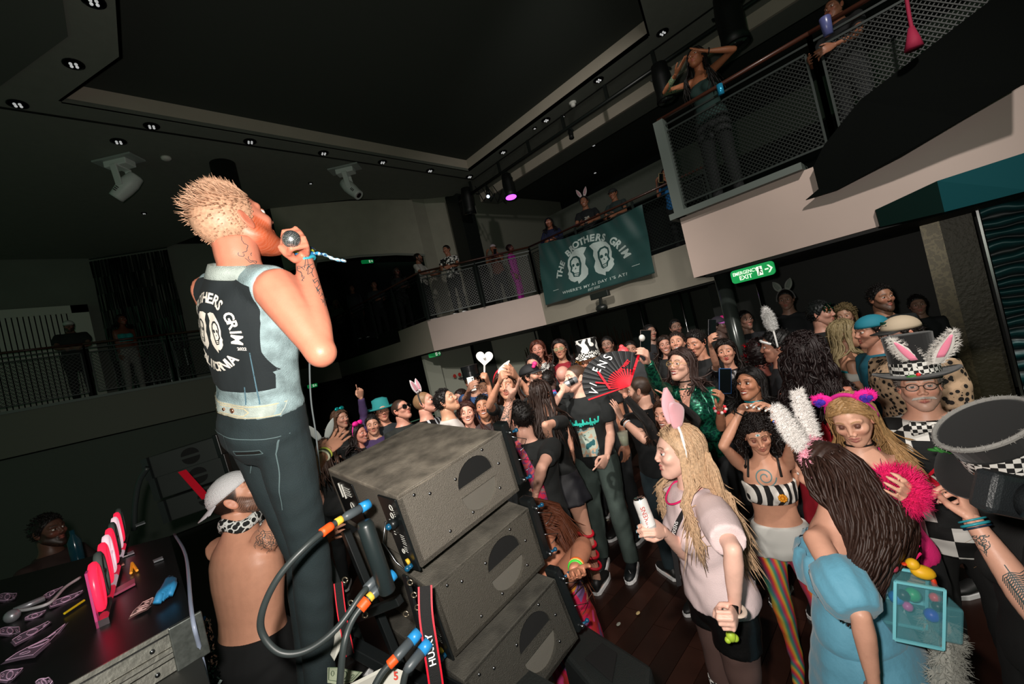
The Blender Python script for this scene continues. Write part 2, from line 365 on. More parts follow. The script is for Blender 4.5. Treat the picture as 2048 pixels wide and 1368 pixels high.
MB().cyl((p[0], p[1], 0), (p[0], p[1], 2.42), .09, 24).build('shaft', mat('gloss_black', '#2a302d', .22, metal=.3), t, smooth=True); MB().cyl((p[0], p[1], 0), (p[0], p[1], .08), .11, 24).build('base', BLK2, t, smooth=True)
p = Pz(445, 328, 6.5); t = empty('column', (p[0], p[1], 2.98), 'round black column rising to the ceiling above the blond head', 'column')
MB().cyl((p[0], p[1], 3.05), (p[0], p[1], 6.5), .2, 28).build('shaft', BLACK, t, smooth=True); MB().cyl((p[0], p[1], 2.98), (p[0], p[1], 3.1), .23, 28).build('base', BLACK, t, smooth=True)
# reed relief on the low panels
def reeds(pa, pb, X, n, label, z0=.9, z1=2.1):
    a, b = Px(*pa, X), Px(*pb, X); t = empty('reed_relief', (X, (a[1]+b[1])/2, z0), label, 'wall decoration')
    m = mat('reed_bronze', '#5a3f33', .4, metal=.5); R = random.Random(n); mb = MB()
    for i in range(n):
        y = a[1]+(b[1]-a[1])*R.random(); h = .55+.65*R.random(); mb.bar((X-.02-.02*R.random(), y, z0), (X-.03, y+R.uniform(-.03, .03), z0+h), .012)
    tag(mb.build('reeds', m, t), kind='stuff'); MB().bbox((X-.05, min(a[1], b[1]), z0-.04), (X, max(a[1], b[1]), z0)).build('base_rail', m, t)
reeds((985, 690), (1058, 680), 8.95, 70, 'bronze reed relief on the panel right of the heart fan')
reeds((1090, 670), (1150, 660), 9.85, 50, 'bronze reed relief on the panel behind the red outfit dancer')
reeds((1180, 660), (1260, 640), 9.85, 60, 'bronze reed relief on the panel above the folding fan')
# right-hand low walls: bronze textured panel and teal wave panels
GOLD = pattern('bronze_relief', 'blotch', ['#4b4533', '#5c553f', '#4b4533'], 14, .35, .4, bump=.6)
a, b = Px(1843, 471, 7.0), Px(1884, 467, 7.0)
struct('wall_low_right.002', MB().bbox((7.0, b[1], 0), (7.08, a[1], 2.45)), GOLD)
struct('wall_low_right.003', MB().bbox((7.05, -.42, 0), (7.1, b[1], 2.45)), mat('bronze_dark', '#35321f', .45, metal=.2, bump=.5, bscale=25))
TEALW = mat('teal_wave', '#0f5a5c', .35, metal=.2); nt = TEALW.node_tree
w = nt.nodes.new('ShaderNodeTexWave'); w.bands_direction = 'Z'; w.inputs['Scale'].default_value = 2.6; w.inputs['Distortion'].default_value = 7; w.inputs['Detail'].default_value = 1.5; w.inputs['Detail Scale'].default_value = .8
tc = nt.nodes.new('ShaderNodeTexCoord'); r = nt.nodes.new('ShaderNodeValToRGB'); r.color_ramp.elements[0].color = lin('#031618')+(1,); r.color_ramp.elements[1].color = lin('#0d4f52')+(1,)
nt.links.new(tc.outputs['Object'], w.inputs[0]); nt.links.new(w.outputs['Fac'], r.inputs[0]); nt.links.new(r.outputs[0], nt.nodes['Principled BSDF'].inputs['Base Color'])
bp = nt.nodes.new('ShaderNodeBump'); bp.inputs['Strength'].default_value = .8; bp.inputs['Distance'].default_value = .03; nt.links.new(w.outputs['Fac'], bp.inputs['Height']); nt.links.new(bp.outputs[0], nt.nodes['Principled BSDF'].inputs['Normal'])
for i in range(3):
    y1 = -.47-i*.62; struct('wall_low_right.%03d' % (4+i), MB().bbox((6.85, y1-.6, .0), (6.9, y1, 2.42)), TEALW)
struct('trim_12', MB().bar((6.84, -.45, 0), (6.84, -.45, 2.43), .02), CHROME)
# teal box under the right fascia
TEAL = mat('teal_lit_side', '#003a40', .8, spec=.15); TEALD = mat('teal_shaded_side', '#04201c', .8, spec=.15)  # light and shade of the box's two sides put into two teals
q = [Px(1751, 419.5, 5.24), Px(1760.7, 454, 5.24)]; q2 = [P(1874, 362, 3.35), P(1889, 424, 3.35)]; q3 = [P(2060, 302, 3.05), P(2060, 380, 3.05)]
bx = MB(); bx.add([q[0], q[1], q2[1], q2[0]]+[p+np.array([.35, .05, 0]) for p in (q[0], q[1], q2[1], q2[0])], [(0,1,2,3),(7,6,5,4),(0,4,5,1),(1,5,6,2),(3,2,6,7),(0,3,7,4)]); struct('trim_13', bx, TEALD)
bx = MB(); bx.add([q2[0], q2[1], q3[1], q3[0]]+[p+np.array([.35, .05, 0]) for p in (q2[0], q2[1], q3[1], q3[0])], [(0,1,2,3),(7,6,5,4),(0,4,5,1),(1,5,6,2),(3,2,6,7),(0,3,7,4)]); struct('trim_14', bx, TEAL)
# dark cloth swag hanging over the right balcony edge
sw = [(1626, 334), (1637, 378), (1611, 400), (1672, 381), (1800, 314), (1930, 236), (2060, 160), (2060, -60), (1720, 200), (1648, 290)]
MB().prism([Px(x, y, 5.2-.25*max(0, (x-1650)/400)) for x, y in sw], (.03, 0, 0)).build('balcony_drape', mat('drape_black', '#050706', .95, spec=.08), label='black cloth drape hanging over the right balcony edge above the grey fascia', cat='drape')
# ---- railings with diamond wire mesh
def railing(name, label, pts, z0, ztop, frames, mesh_pitch=.045, wood=True, posts=True):
    pts = [np.array(p, float) for p in pts]; t = empty(name, (*pts[0], z0), label, 'railing')
    def at(i, u): return pts[i]*(1-u)+pts[i+1]*u
    rl = MB(); rl2 = MB(); mesh = MB(); fr = MB()
    for i in range(len(pts)-1):
        a, b = pts[i], pts[i+1]
        rl.tube([(*a, ztop), (*b, ztop)], .028, 8, flat=.8); rl2.bar((*a, ztop-.09), (*b, ztop-.09), .02)
        n = frames[i]; d = nrm(b-a); L_ = np.linalg.norm(b-a)
        for k in range(n+1):
            p = at(i, k/n); MB().bar((*p, z0), (*p, ztop-.03), .045, .03).build('baluster', STEEL, t)
        for k in range(n):
            p0, p1 = at(i, k/n)+d*.06, at(i, (k+1)/n)-d*.06; zl, zh = z0+.08, ztop-.17; ww = np.linalg.norm(p1-p0); hh = zh-zl
            f_ = MB()
            for q0, q1 in (((*p0, zl), (*p1, zl)), ((*p0, zh), (*p1, zh)), ((*p0, zl), (*p0, zh)), ((*p1, zl), (*p1, zh))): f_.bar(q0, q1, .02)
            f_.build('panel_frame', STEEL, t)
            s = mesh_pitch
            for sg in (1, -1):
                c = -hh
                while c < ww:
                    # line u = c + v (sg 1) or mirrored
                    v0 = max(0, -c); v1 = min(hh, ww-c)
                    if v1-v0 > .01:
                        u0, u1 = c+v0, c+v1
                        if sg < 0: u0, u1 = ww-u0, ww-u1
                        A0 = np.array([*(p0+d*u0), zl+v0]); A1 = np.array([*(p0+d*u1), zl+v1]); tt = nrm(A1-A0); nn = np.array([-d[1], d[0], 0])*.003*sg; sd = np.cross(tt, nrm(nn))*.0045
                        mesh.add([A0-sd+nn, A0+sd+nn, A1+sd+nn, A1-sd+nn], [(0, 1, 2, 3)])
                    c += s*1.5
    rl.build('handrail', WOODR if wood else STEEL, t, smooth=True); rl2.build('lower_rail', STEEL, t)
    tag(mesh.build('wire_mesh', mat('mesh_black', '#141816', .4, metal=.3), t), kind='stuff')
    return t
railing('balcony_railing', 'black railing with diamond mesh on the centre balcony between stair and banner', [(5.66, 8.25), (7.6, 6.4), (7.62, 2.3)], 3.2, 4.33, [2, 3])
railing('balcony_railing', 'black mesh railing receding along the stair side beyond the magenta dancer', [(5.62, 13.4), (5.66, 8.3)], 3.2, 4.33, [4])
railing('balcony_railing', 'dim mesh railing of the left balcony in front of the slatted panel', [(-3.2, 11.33), (-1.6, 11.33), (-.05, 11.33), (1.2, 11.33), (3.5, 11.33)], 3.05, 4.07, [1, 1, 1, 2])
railing('balcony_railing', 'large nearby mesh railing above the pink lit fascia at upper right', [(5.28, 1.98), (5.28, .42), (5.28, -1.4)], 3.27, 4.42, [1, 1], mesh_pitch=.03)
a = MB(); a.bbox((5.22, 1.9, 3.2), (5.34, 2.02, 4.4)); struct('trim_15', a, mat('curb_grey', '#4d5551', .5))
# ---- left balcony back wall: slatted panel and tinsel curtain
SL = 13.55; x0, x1 = Py(-40, 628, SL)[0], Py(176, 615, SL)[0]; zt, zb = 5.35, 4.2
t = empty('slatted_panel', ((x0+x1)/2, SL, 3), 'pale slatted panel at the left behind the man in a white cap', 'wall panel')
fr = MB(); fr.bbox((x1-.28, SL-.04, 3.0), (x1, SL, zt)); fr.bbox((x0, SL-.04, zt-.18), (x1, SL, zt)); PALE = mat('pale_panel', '#c9cabf', .7); fr.build('frame', PALE, t)
n = 16; 
for i in range(n):
    x = x0+(x1-.28-x0)*(i+.5)/n; MB().bbox((x-.055, SL-.03, 3.0), (x+.045, SL, zt-.18)).build('slat', PALE, t)
MB().bbox((x0, SL+.01, 3.0), (x1, SL+.05, zt)).build('backing', BLACK, t)
t = empty('tinsel_curtain', (1.2, 13.2, 3), 'dark silver tinsel curtain hanging on the left balcony wall', 'curtain')
a, b = Py(178, 519, 13.4), Py(334, 495, 12.7); tin = MB(); R = random.Random(3)
for i in range(150):
    u = i/149; x = a[0]+(b[0]-a[0])*u; y = 13.4-.7*u; zt_ = a[2]+(b[2]-a[2])*u-.05; pts = [(x+.01*math.sin(k+i), y+.01*math.cos(k*1.7+i), zt_-(zt_-3.1)*k/8) for k in range(9)]
    for k in range(8):
        p, q_ = np.array(pts[k]), np.array(pts[k+1]); w_ = .012; th = R.random()*3.1; sd = np.array([math.cos(th), math.sin(th), 0])*w_
        tin.add([p-sd, p+sd, q_+sd, q_-sd], [(0, 1, 2, 3)])
tag(tin.build('tinsel', mat('tinsel', '#4a514e', .22, metal=.9), t), kind='stuff'); MB().tube([(a[0], 13.4, a[2]), (b[0], 12.7, b[2])], .015, 6).build('rod', STEEL, t)
# ---- downlights
def downlight(x, y, z, lab, s=1.):
    p = Pz(x, y, z); c = (p[0], p[1], z); t = empty('downlight', (p[0], p[1], z), lab, 'ceiling light', 'recessed downlights')
    r = .10*s
    MB().lathe([(r*.8, -.006), (r, -.006), (r, 0), (r*.8, 0)], c, 20, caps=False).build('ring', mat('dl_ring', '#15191a', .2, metal=.7), t, smooth=True)
    MB().lathe([(r*.8, -.003), (r*.3, .001)], c, 20).build('reflector', mat('dl_cup', '#1b1e1e', .25, metal=.9), t, smooth=True)
    b = MB(); v = nrm(C0-np.array(c))
    for k in range(4):
        a_ = k*math.pi/2+.6; b.ball((p[0]+r*.33*math.cos(a_), p[1]+r*.33*math.sin(a_), z-.018), .016*s, 10, 8)
    b.build('lamp_cluster', mat('dl_glint', '#ffffff', .05, metal=.2, emit=.3), t, smooth=True)  # bulbs are unlit; the faint glow stands in for flash glints
DL = [(147, 128, 'near the top left corner'), (35, 208, 'at the far left edge'), (303, 252, 'above the left moving light'), (500, 283, 'above the blond head'), (647, 306, 'above the microphone'), (765, 324, 'right of the centre moving light'), (860, 341, 'left of the coffer corner'), (939, 353, 'at the coffer corner'), (1006, 304, 'first along the right coffer edge'), (1092, 240, 'second along the right coffer edge'), (1197, 160, 'third along the right coffer edge'), (1325, 65, 'near the top right balcony'), (187, 2, 'at the top edge of the picture'), (237, 283, 'below the groove at left')]
for x, y, l in DL: downlight(x, y, ZC, 'recessed dark downlight '+l)
for i, (x, y) in enumerate(((288, 426), (621, 366), (1069, 256), (1126, 232))): downlight(x, y, ZC, ['tiny downlight left of the blond head', 'tiny downlight above the raised hand', 'small downlight beside the truss', 'small downlight above the truss pipe'][i], .5)
for i, (x, y) in enumerate(((1187, 290), (1190, 345))): downlight(x, y, 6.9, ['small downlight in the upper room above the bunny eared man', 'lower small downlight above the bunny eared man'][i], .8)
p = Pz(332, 315, ZC); MB().lathe([(.04, -.05), (.07, -.03), (.075, 0)], (p[0], p[1], ZC), 16).build('smoke_detector', WHITE, label='pale round smoke detector on the ceiling right of the left moving light', cat='smoke detector', smooth=True)
p = Pz(1145, 205, ZC); MB().lathe([(.03, -.09), (.05, -.06), (.04, -.04), (.07, -.03), (.075, 0)], (p[0], p[1], ZC), 16).build('smoke_detector', WHITE, label='pale ceiling detector above the truss pipe at right', cat='smoke detector', smooth=True)
# ---- moving head lights (grey) on the ceiling
GREY = mat('fixture_grey', '#e0e6e2', .45); GREY2 = mat('fixture_plate', '#a2aaa6', .5); LENSM = mat('fixture_lens', '#241018', .1, metal=.3)
def moving_head(x, y, z, label, aim, s=1.):
    p = Pz(x, y, z); t = empty('moving_light', tuple(p), label, 'stage light', 'grey moving lights on the ceiling')
    pl = MB(); pl.box(p+np.array([0, 0, .0]), (.62*s, .3*s, .03), [nrm(RT), nrm(FH), (0, 0, 1)]); pl.build('ceiling_plate', GREY2, t, bevel=.005)
    b = p-np.array([0, 0, .06]); MB().box(b, (.36*s, .2*s, .1*s), [nrm(RT), nrm(FH), (0, 0, 1)]).build('base', GREY, t, bevel=.015)
    y0 = b-np.array([0, 0, .05*s]); yk = MB()
    for sg in (-1, 1): yk.bar(y0+FH*sg*.13*s, y0+FH*sg*.13*s-np.array([0, 0, .34*s])+RT*.03, .03*s, .1*s, up=RT)
    yk.bar(y0+FH*-.14*s, y0+FH*.14*s, .1*s, .03*s); yk.build('yoke', GREY, t, bevel=.01)
    hc = y0-np.array([0, 0, .32*s])+RT*.03; a_ = nrm(aim); ax = [nrm(np.cross(FH, a_)), None, a_]; ax[1] = np.cross(a_, ax[0])
    MB().lathe([(.06*s, -.24*s), (.1*s, -.22*s), (.125*s, -.08*s), (.12*s, .05*s), (.1*s, .2*s), (.098*s, .24*s), (.085*s, .235*s)], hc, 24, ax).build('head', GREY, t, smooth=True)
    MB().lathe([(.084*s, .225*s), (.05*s, .238*s), (.01*s, .242*s)], hc, 20, ax).build('lens', LENSM, t, smooth=True)
    vt = MB()
    for k in range(3): vt.box(hc-FH*.118*s+a_*(.06+.03*k)*s, (.05*s, .01, .012*s), [ax[0], FH, a_])
    vt.build('vent', BLACK, t)
moving_head(238, 322, ZC-.02, 'grey moving light on the ceiling left of the blond head, lens down left', -RT*.8-np.array([0, 0, .75])-FH*.2, 1.0)
moving_head(690, 338, ZC-.02, 'grey moving light on the ceiling right of the microphone, lens down right', RT*.75-np.array([0, 0, 1.])-FH*.2, 1.0)
# ---- truss pipe with black fixtures
ZT = 6.2; tp = [Px(915, 384, 7.46), Px(1345, 112, 7.46)]; tp = [np.array([7.46, p[1], ZT]) for p in tp]; tp[1][1] = 1.0
t = empty('lighting_pipe', tuple(tp[0]), 'black lighting pipe hung below the ceiling along the right coffer edge', 'pipe')
MB().cyl(tp[0], tp[1], .035, 12).build('pipe', BLK2, t, smooth=True)
for x, y in ((922, 372), (1001, 336), (1065, 296), (1136, 249), (1219, 189), (1310, 120)):
    q_ = Pz(x, y, ZT+.15); MB().bbox((7.44, q_[1]-.03, ZT), (7.48, q_[1]+.03, ZC)).build('hanger', BLK2, t)
def fixture(x, y, X, label, col=None, s=1., aim=(-.3, -.1, -1)):
    p = Px(x, y, X); a_ = nrm(aim); ax = [nrm(np.cross((0, 1, 0), a_)), None, a_]; ax[1] = np.cross(a_, ax[0]); t = empty('spotlight', tuple(p), label, 'stage light')
    MB().lathe([(.05*s, -.26*s), (.1*s, -.24*s), (.12*s, -.05*s), (.115*s, .16*s), (.13*s, .25*s), (.11*s, .25*s)], p, 20, ax).build('housing', mat('spot_black', '#0c0e0d', .5), t, smooth=True)
    MB().lathe([(.112*s, .256*s), (.02*s, .262*s)], p, 20, ax).build('lens', mat('spot_lens_'+(col or 'dark'), col or '#202020', .1, emit=3. if col else 0), t, smooth=True)
    q_ = np.array([7.46, p[1], ZT]); MB().bar(p-a_*.1*s+np.array([0, .14*s, 0]), q_, .02, .04).bar(p-a_*.1*s-np.array([0, .14*s, 0]), q_, .02, .04).build('yoke', BLK2, t)
fixture(936, 402, 7.46, 'black spotlight hanging at the left end of the pipe, pointing down', s=1.35, aim=(0, .1, -1))
fixture(977, 391, 7.46, 'small black lamp on the pipe left of the purple lit spotlight', '#cfe8ff', s=.35, aim=(-.8, -.5, -.6))
fixture(1017, 372, 7.46, 'black spotlight on the pipe shining purple', '#b44dff', s=1.15, aim=(-.12, -.1, -1))
fixture(1325, 165, 7.4, 'black spotlight behind the woman covering her eyes', s=1.25, aim=(0, 0, -1)); fixture(1460, 40, 7.0, 'large black spotlight above the arm at upper right', s=1.5, aim=(0, 0, -1)); fixture(1142, 268, 7.46, 'small black clamp lamp midway along the pipe', s=.4)
cb = MB()
for k in range(4):
    a, b = Px(950+12*k, 372, 7.46), Px(975+14*k, 392-6*k, 7.46); cb.tube([a, (a+b)/2-np.array([0, 0, .25+.05*k]), b], .012, 6)
cb.build('cable_loops', BLACK, t)
light('purple_spot_glow', 'SPOT', Px(1017, 384, 7.4), 90, (.8, .2, 1), .05, (8.6, 5.4, 3.6), 70, .5)
# ---- emergency exit signs
def exit_sign(c, right, w, h, label, text=True):
    c = np.array(c); r = nrm(right); u = np.array([0, 0, 1.]); n_ = np.cross(r, u); t = empty('exit_sign', tuple(c), label, 'sign', None)
    pts = []; rr = h*.25
    for cx_, cy_, a0 in ((w/2-rr, h/2-rr, 0), (-w/2+rr, h/2-rr, 90), (-w/2+rr, -h/2+rr, 180), (w/2-rr, -h/2+rr, 270)):
        for k in range(5):
            a = math.radians(a0+22.5*k); pts.append(c+r*(cx_+rr*math.cos(a))+u*(cy_+rr*math.sin(a)))
    MB().prism(pts, -n_*.03).build('panel', mat('exit_green', '#0aa052', .4, emit=.22), t)
    wm = MB()
    if text:
        put_text(wm, 'EMERGENCY', c-r*w*.16+u*h*.17, r, u, h*.36, bold=h*.008, off=.004, sx=.82); put_text(wm, 'EXIT', c-r*w*.16-u*h*.2, r, u, h*.44, bold=h*.01, off=.004)
    x = w*.22
    def Q(a, b): return c+r*(x+a*h)+u*b*h+n_*.004
    wm.add([Q(-.32, -.33), Q(.05, -.33), Q(.05, .33), Q(-.32, .33)], [(0, 1, 2, 3)]); wm.add([Q(.2, -.05), Q(.45, -.05), Q(.45, .05), Q(.2, .05)], [(0, 1, 2, 3)])
    wm.add([Q(.38, .28), Q(.5, .28), Q(.72, 0), Q(.5, -.28), Q(.38, -.28), Q(.58, 0)], [(0, 5, 2, 1), (5, 4, 3, 2)]); wm.build('lettering', mat('exit_white', '#e8ffe8', .5, emit=.5), t)
    mn = MB(); c2 = c+n_*.002
    def Q2(a, b): return c2+r*(x-.13*h+a*h)+u*b*h+n_*.004
    for pl_ in ([(-.03, .2), (.05, .2), (.05, .28), (-.03, .28)], [(-.06, -.05), (.04, -.05), (.06, .17), (-.04, .17)], [(-.06, -.05), (.0, -.05), (-.08, -.3), (-.14, -.3)], [(0, -.05), (.05, -.03), (.15, -.15), (.1, -.2)], [(.05, .12), (.05, .05), (.16, .0), (.17, .05)]): mn.add([Q2(*q_) for q_ in pl_], [(0, 1, 2, 3)])
    mn.build('running_figure', mat('exit_dark', '#04592c', .5, emit=.05), t)
exit_sign((5.26, 1.36, 2.33), (0, -1, 0), .44, .15, 'green emergency exit sign with arrow under the pink lit fascia')
exit_sign(Px(869, 709, 5.9), (.72, -.69, 0), .3, .12, 'small green exit sign over the doorway left of the heart fan', False)
exit_sign(Py(735, 523, 10.6), (1, -.2, 0), .33, .1, 'small green exit sign in the dark opening above the far stair', False)
p = P(624, 772, 7); exit_sign(p, RT, .16, .06, 'tiny green exit sign just right of the denim vest', False)
for i, (x, y) in enumerate(((909, 752), (919, 749))):
    p = Py(x, y, 9.22); MB().lathe([(.05, 0), (.05, .01)], p, 16, [(1, 0, 0), (0, 0, 1), (0, -1, 0)]).build('safety_sticker', mat('sticker_red', '#b03028', .6), label=['round red safety sticker on the grey wall, the left one', 'round red safety sticker on the grey wall, the right one'][i], cat='sticker')
# projector hanging under the banner
p = Px(1200, 590, 7.3); t = empty('projector', tuple(p), 'small black projector bracket on the fascia below the skull banner', 'projector')
MB().box(p, (.1, .42, .12), None).build('bracket', BLK2, t, bevel=.01); MB().bar(p, p-np.array([.05, 0, .22]), .05).build('arm', BLK2, t); MB().ball(p-np.array([.05, 0, .26]), (.1, .13, .08)).build('body', BLK2, t, smooth=True)
# ================================================================== PEOPLE
def smin(a, b, k):
    h = np.clip(.5+.5*(b-a)/k, 0, 1); return b*(1-h)+a*h-k*h*(1-h)
def smax(a, b, k): return -smin(-a, -b, k)
def ell(p, c, r): 
    q = (p-np.array(c))/np.array(r); l = np.linalg.norm(q, axis=-1); return (l-1)*min(r)
def cap(p, a, b, ra, rb):
    a = np.array(a, float); b = np.array(b, float); ab = b-a; t = np.clip(((p-a)@ab)/(ab@ab), 0, 1)
    return np.linalg.norm(p-a-t[..., None]*ab, axis=-1)-(ra+(rb-ra)*t)
def head_sdf(p, fem=0., beard=0., nose=1., jaw=1., smile=0.):
    q = p.copy(); q[..., 1] = np.abs(q[..., 1])
    d = ell(q, (-.014, 0, .028), (.098, .076, .088))
    d = smin(d, ell(q, (.03, 0, -.03), (.058, .056+.002*jaw, .08)), .03)
    jw = (.03-.006*fem)*jaw
    d = smin(d, cap(q, (.0, .045*jaw, -.045), (.055, .012, -.092), .022*jaw, .018), .03)
    d = smin(d, ell(q, (.064, 0, -.096), (.023, .021, .02)), .02)
    d = smin(d, cap(q, (.078, .012, .03), (.066, .045, .028), .01-.004*fem, .008), .014)
    d = smin(d, ell(q, (.06, .042, -.02), (.022, .02, .018)), .02)
    d = smax(d, -ell(q, (.096, .031, .008), (.02, .018, .014)), .012)
    d = smin(d, cap(q, (.084, 0, .014), (.102*nose+.0, 0, -.020), .007, .0095-.002*fem), .012)
    d = smin(d, ell(q, (.096, .012, -.027), (.011, .008, .0075)), .006)
    d = smin(d, cap(q, (.0885, 0, -.052), (.0815-.003*smile, .021+.007*smile, -.055+.006*smile), .0065, .0045), .006)
    d = smin(d, cap(q, (.0865, 0, -.068), (.079, .019+.006*smile, -.064+.004*smile), .0075, .0045), .006)
    d = smax(d, -cap(q, (.103, 0, -.0605), (.087, .024, -.0595+.006*smile), .0022+.003*smile, .001), .003)
    if beard: d = smin(d, cap(q, (.02, .058, -.06), (.078, .0, -.106), .014*beard, .024*beard), .03)
    return d
NA, NE = 110, 92
def _head(key):
    fem, beard, nose, jaw, smile = key
    # denser columns on the face
    u = np.linspace(-1, 1, NA, endpoint=False); az = np.pi*(.45*u+.55*u**3)
    v = np.linspace(0, 1, NE); el_ = np.pi*(v-.5); el_ = el_*.8+.2*np.sin(2*el_)*-.5+.2*el_
    A_, E_ = np.meshgrid(az, el_); D = np.stack([np.cos(E_)*np.cos(A_), np.cos(E_)*np.sin(A_), np.sin(E_)], -1)
    O = np.array([.01, 0, -.01]); lo = np.full(A_.shape, .02); hi = np.full(A_.shape, .2)
    # march from outside
    for _ in range(26):
        mid = (lo+hi)/2; s_ = head_sdf(O+D*mid[..., None], *key) < 0; lo = np.where(s_, mid, lo); hi = np.where(s_, hi, mid)
    return O+D*((lo+hi)/2)[..., None], A_, E_
HC = {}
def head_grid(*key):
    if key not in HC: HC[key] = _head(key)
    return HC[key]
def grid_faces(nr, nc, b=0): return [(b+i*nc+j, b+i*nc+(j+1) % nc, b+(i+1)*nc+(j+1) % nc, b+(i+1)*nc+j) for i in range(nr-1) for j in range(nc)]
def sm(x, a, b): t = np.clip((x-a)/(b-a), 0, 1); return t*t*(3-2*t)
def g2(p, c, r): return np.exp(-(((p-np.array(c))/np.array(r))**2).sum(-1))
def scalp_mask(pt):
    """signed height above the hairline, head coordinates"""
    x, y, z = pt[..., 0], np.abs(pt[..., 1]), pt[..., 2]
    line = np.where(x > .0, -.02+.092*sm(x, .0, .075), -.02-.05*sm(-x, 0, .07)); return z-line
def head_colors(pt, spec):
    x, y, z = pt[..., 0], np.abs(pt[..., 1]), pt[..., 2]; sk = np.array(lin(spec['skin'])); col = np.tile(sk, pt.shape[:-1]+(1,))
    def mixc(w, c): 
        nonlocal col
        w = np.clip(w, 0, 1)[..., None]; col = col*(1-w)+np.array(lin(c))*w
    hair = spec.get('hairc', '#2a1c14')
    mixc(g2(np.stack([x, y, z], -1), (.085, .035, -.025), (.03, .025, .02))*.25*(x > .05), '#c8665a')
    mixc(sm(g2(np.stack([x, y, z], -1), (.09, .0, -.0525), (.025, .027, .0068)), .35, .6)*(x > .06), spec.get('lip', '#a8584e'))
    mixc(sm(g2(np.stack([x, y, z], -1), (.088, .0, -.0685), (.025, .024, .0078)), .35, .6)*(x > .06), spec.get('lip', '#a8584e'))
    if spec.get('smile', 0) > .4: mixc(sm(g2(np.stack([x, y, z], -1), (.088, .0, -.0605), (.025, .025, .0042)), .3, .6)*(x > .06), '#f2ece4')
    bz = .031+.004*np.sin((y-.012)/.035*np.pi); w = sm(.0042-np.abs(z-bz), 0, .002)*sm(y, .010, .014)*(1-sm(y, .046, .052))*(x > .04); mixc(w*.85, spec.get('brow', hair))
    if spec.get('shadow'): mixc(g2(np.stack([x, y, z], -1), (.085, .031, .014), (.03, .017, .011))*.9*(x > .05), spec['shadow'])
    if spec.get('beard', 0):
        line = -.042+.05*sm(-x, -.075, -.02); w = sm(line-z, -.004, .012)*sm(x, -.03, .01)
        lipz = g2(np.stack([x, y, z], -1), (.09, 0, -.06), (.03, .024, .013)); w = np.maximum(w, g2(np.stack([x, y, z], -1), (.095, 0, -.042), (.02, .026, .006))*(x > .06))
        w = w*(1-sm(lipz, .4, .7)); w = w*(.75+.25*np.sin(x*900+z*700)*np.sin(y*800)); mixc(w*spec['beard'], spec.get('beardc', hair))
    if spec.get('hair', 'short') != 'bald': mixc(sm(scalp_mask(pt), -.004, .01)*spec.get('scalp', .9), hair)
    if spec.get('paint'): spec['paint'](pt, mixc)
    return col
class Parts:
    """vertex-coloured pieces that make one body mesh"""
    def __init__(s): s.v = []; s.f = []; s.c = []; s.n = 0
    def add(s, v, f, c):
        v = np.asarray(v, float).reshape(-1, 3); c = np.asarray(c, float)
        if c.ndim == 1: c = np.tile(c, (len(v), 1))
        s.v.append(v); s.f += [tuple(i+s.n for i in q) for q in f]; s.c.append(c.reshape(-1, 3)); s.n += len(v)
    def build(s, name, m, parent, base):
        v = np.concatenate(s.v)-np.array(base); me = bpy.data.meshes.new(name); me.from_pydata(v.tolist(), [], s.f)
        ca = me.color_attributes.new('Col', 'FLOAT_COLOR', 'POINT'); c = np.concatenate(s.c); ca.data.foreach_set('color', np.concatenate([c, np.ones((len(c), 1))], 1).ravel()); me.shade_smooth()
        return link(name, me, m, parent)
def remesh(mb, vox, it=3, fac=.5, disp=None):
    me = mb.mesh('tmp'); o = bpy.data.objects.new('tmp', me); COL.objects.link(o)
    r = o.modifiers.new('r', 'REMESH'); r.mode = 'VOXEL'; r.voxel_size = vox
    if it: s_ = o.modifiers.new('s', 'SMOOTH'); s_.iterations = it; s_.factor = fac
    bpy.context.view_layer.update(); dg = bpy.context.evaluated_depsgraph_get()
    e = bpy.data.meshes.new_from_object(o.evaluated_get(dg)); n = len(e.vertices); v = np.empty(n*3); e.vertices.foreach_get('co', v)
    f = [tuple(p.vertices) for p in e.polygons]; bpy.data.objects.remove(o); bpy.data.meshes.remove(me); bpy.data.meshes.remove(e); return v.reshape(-1, 3), f
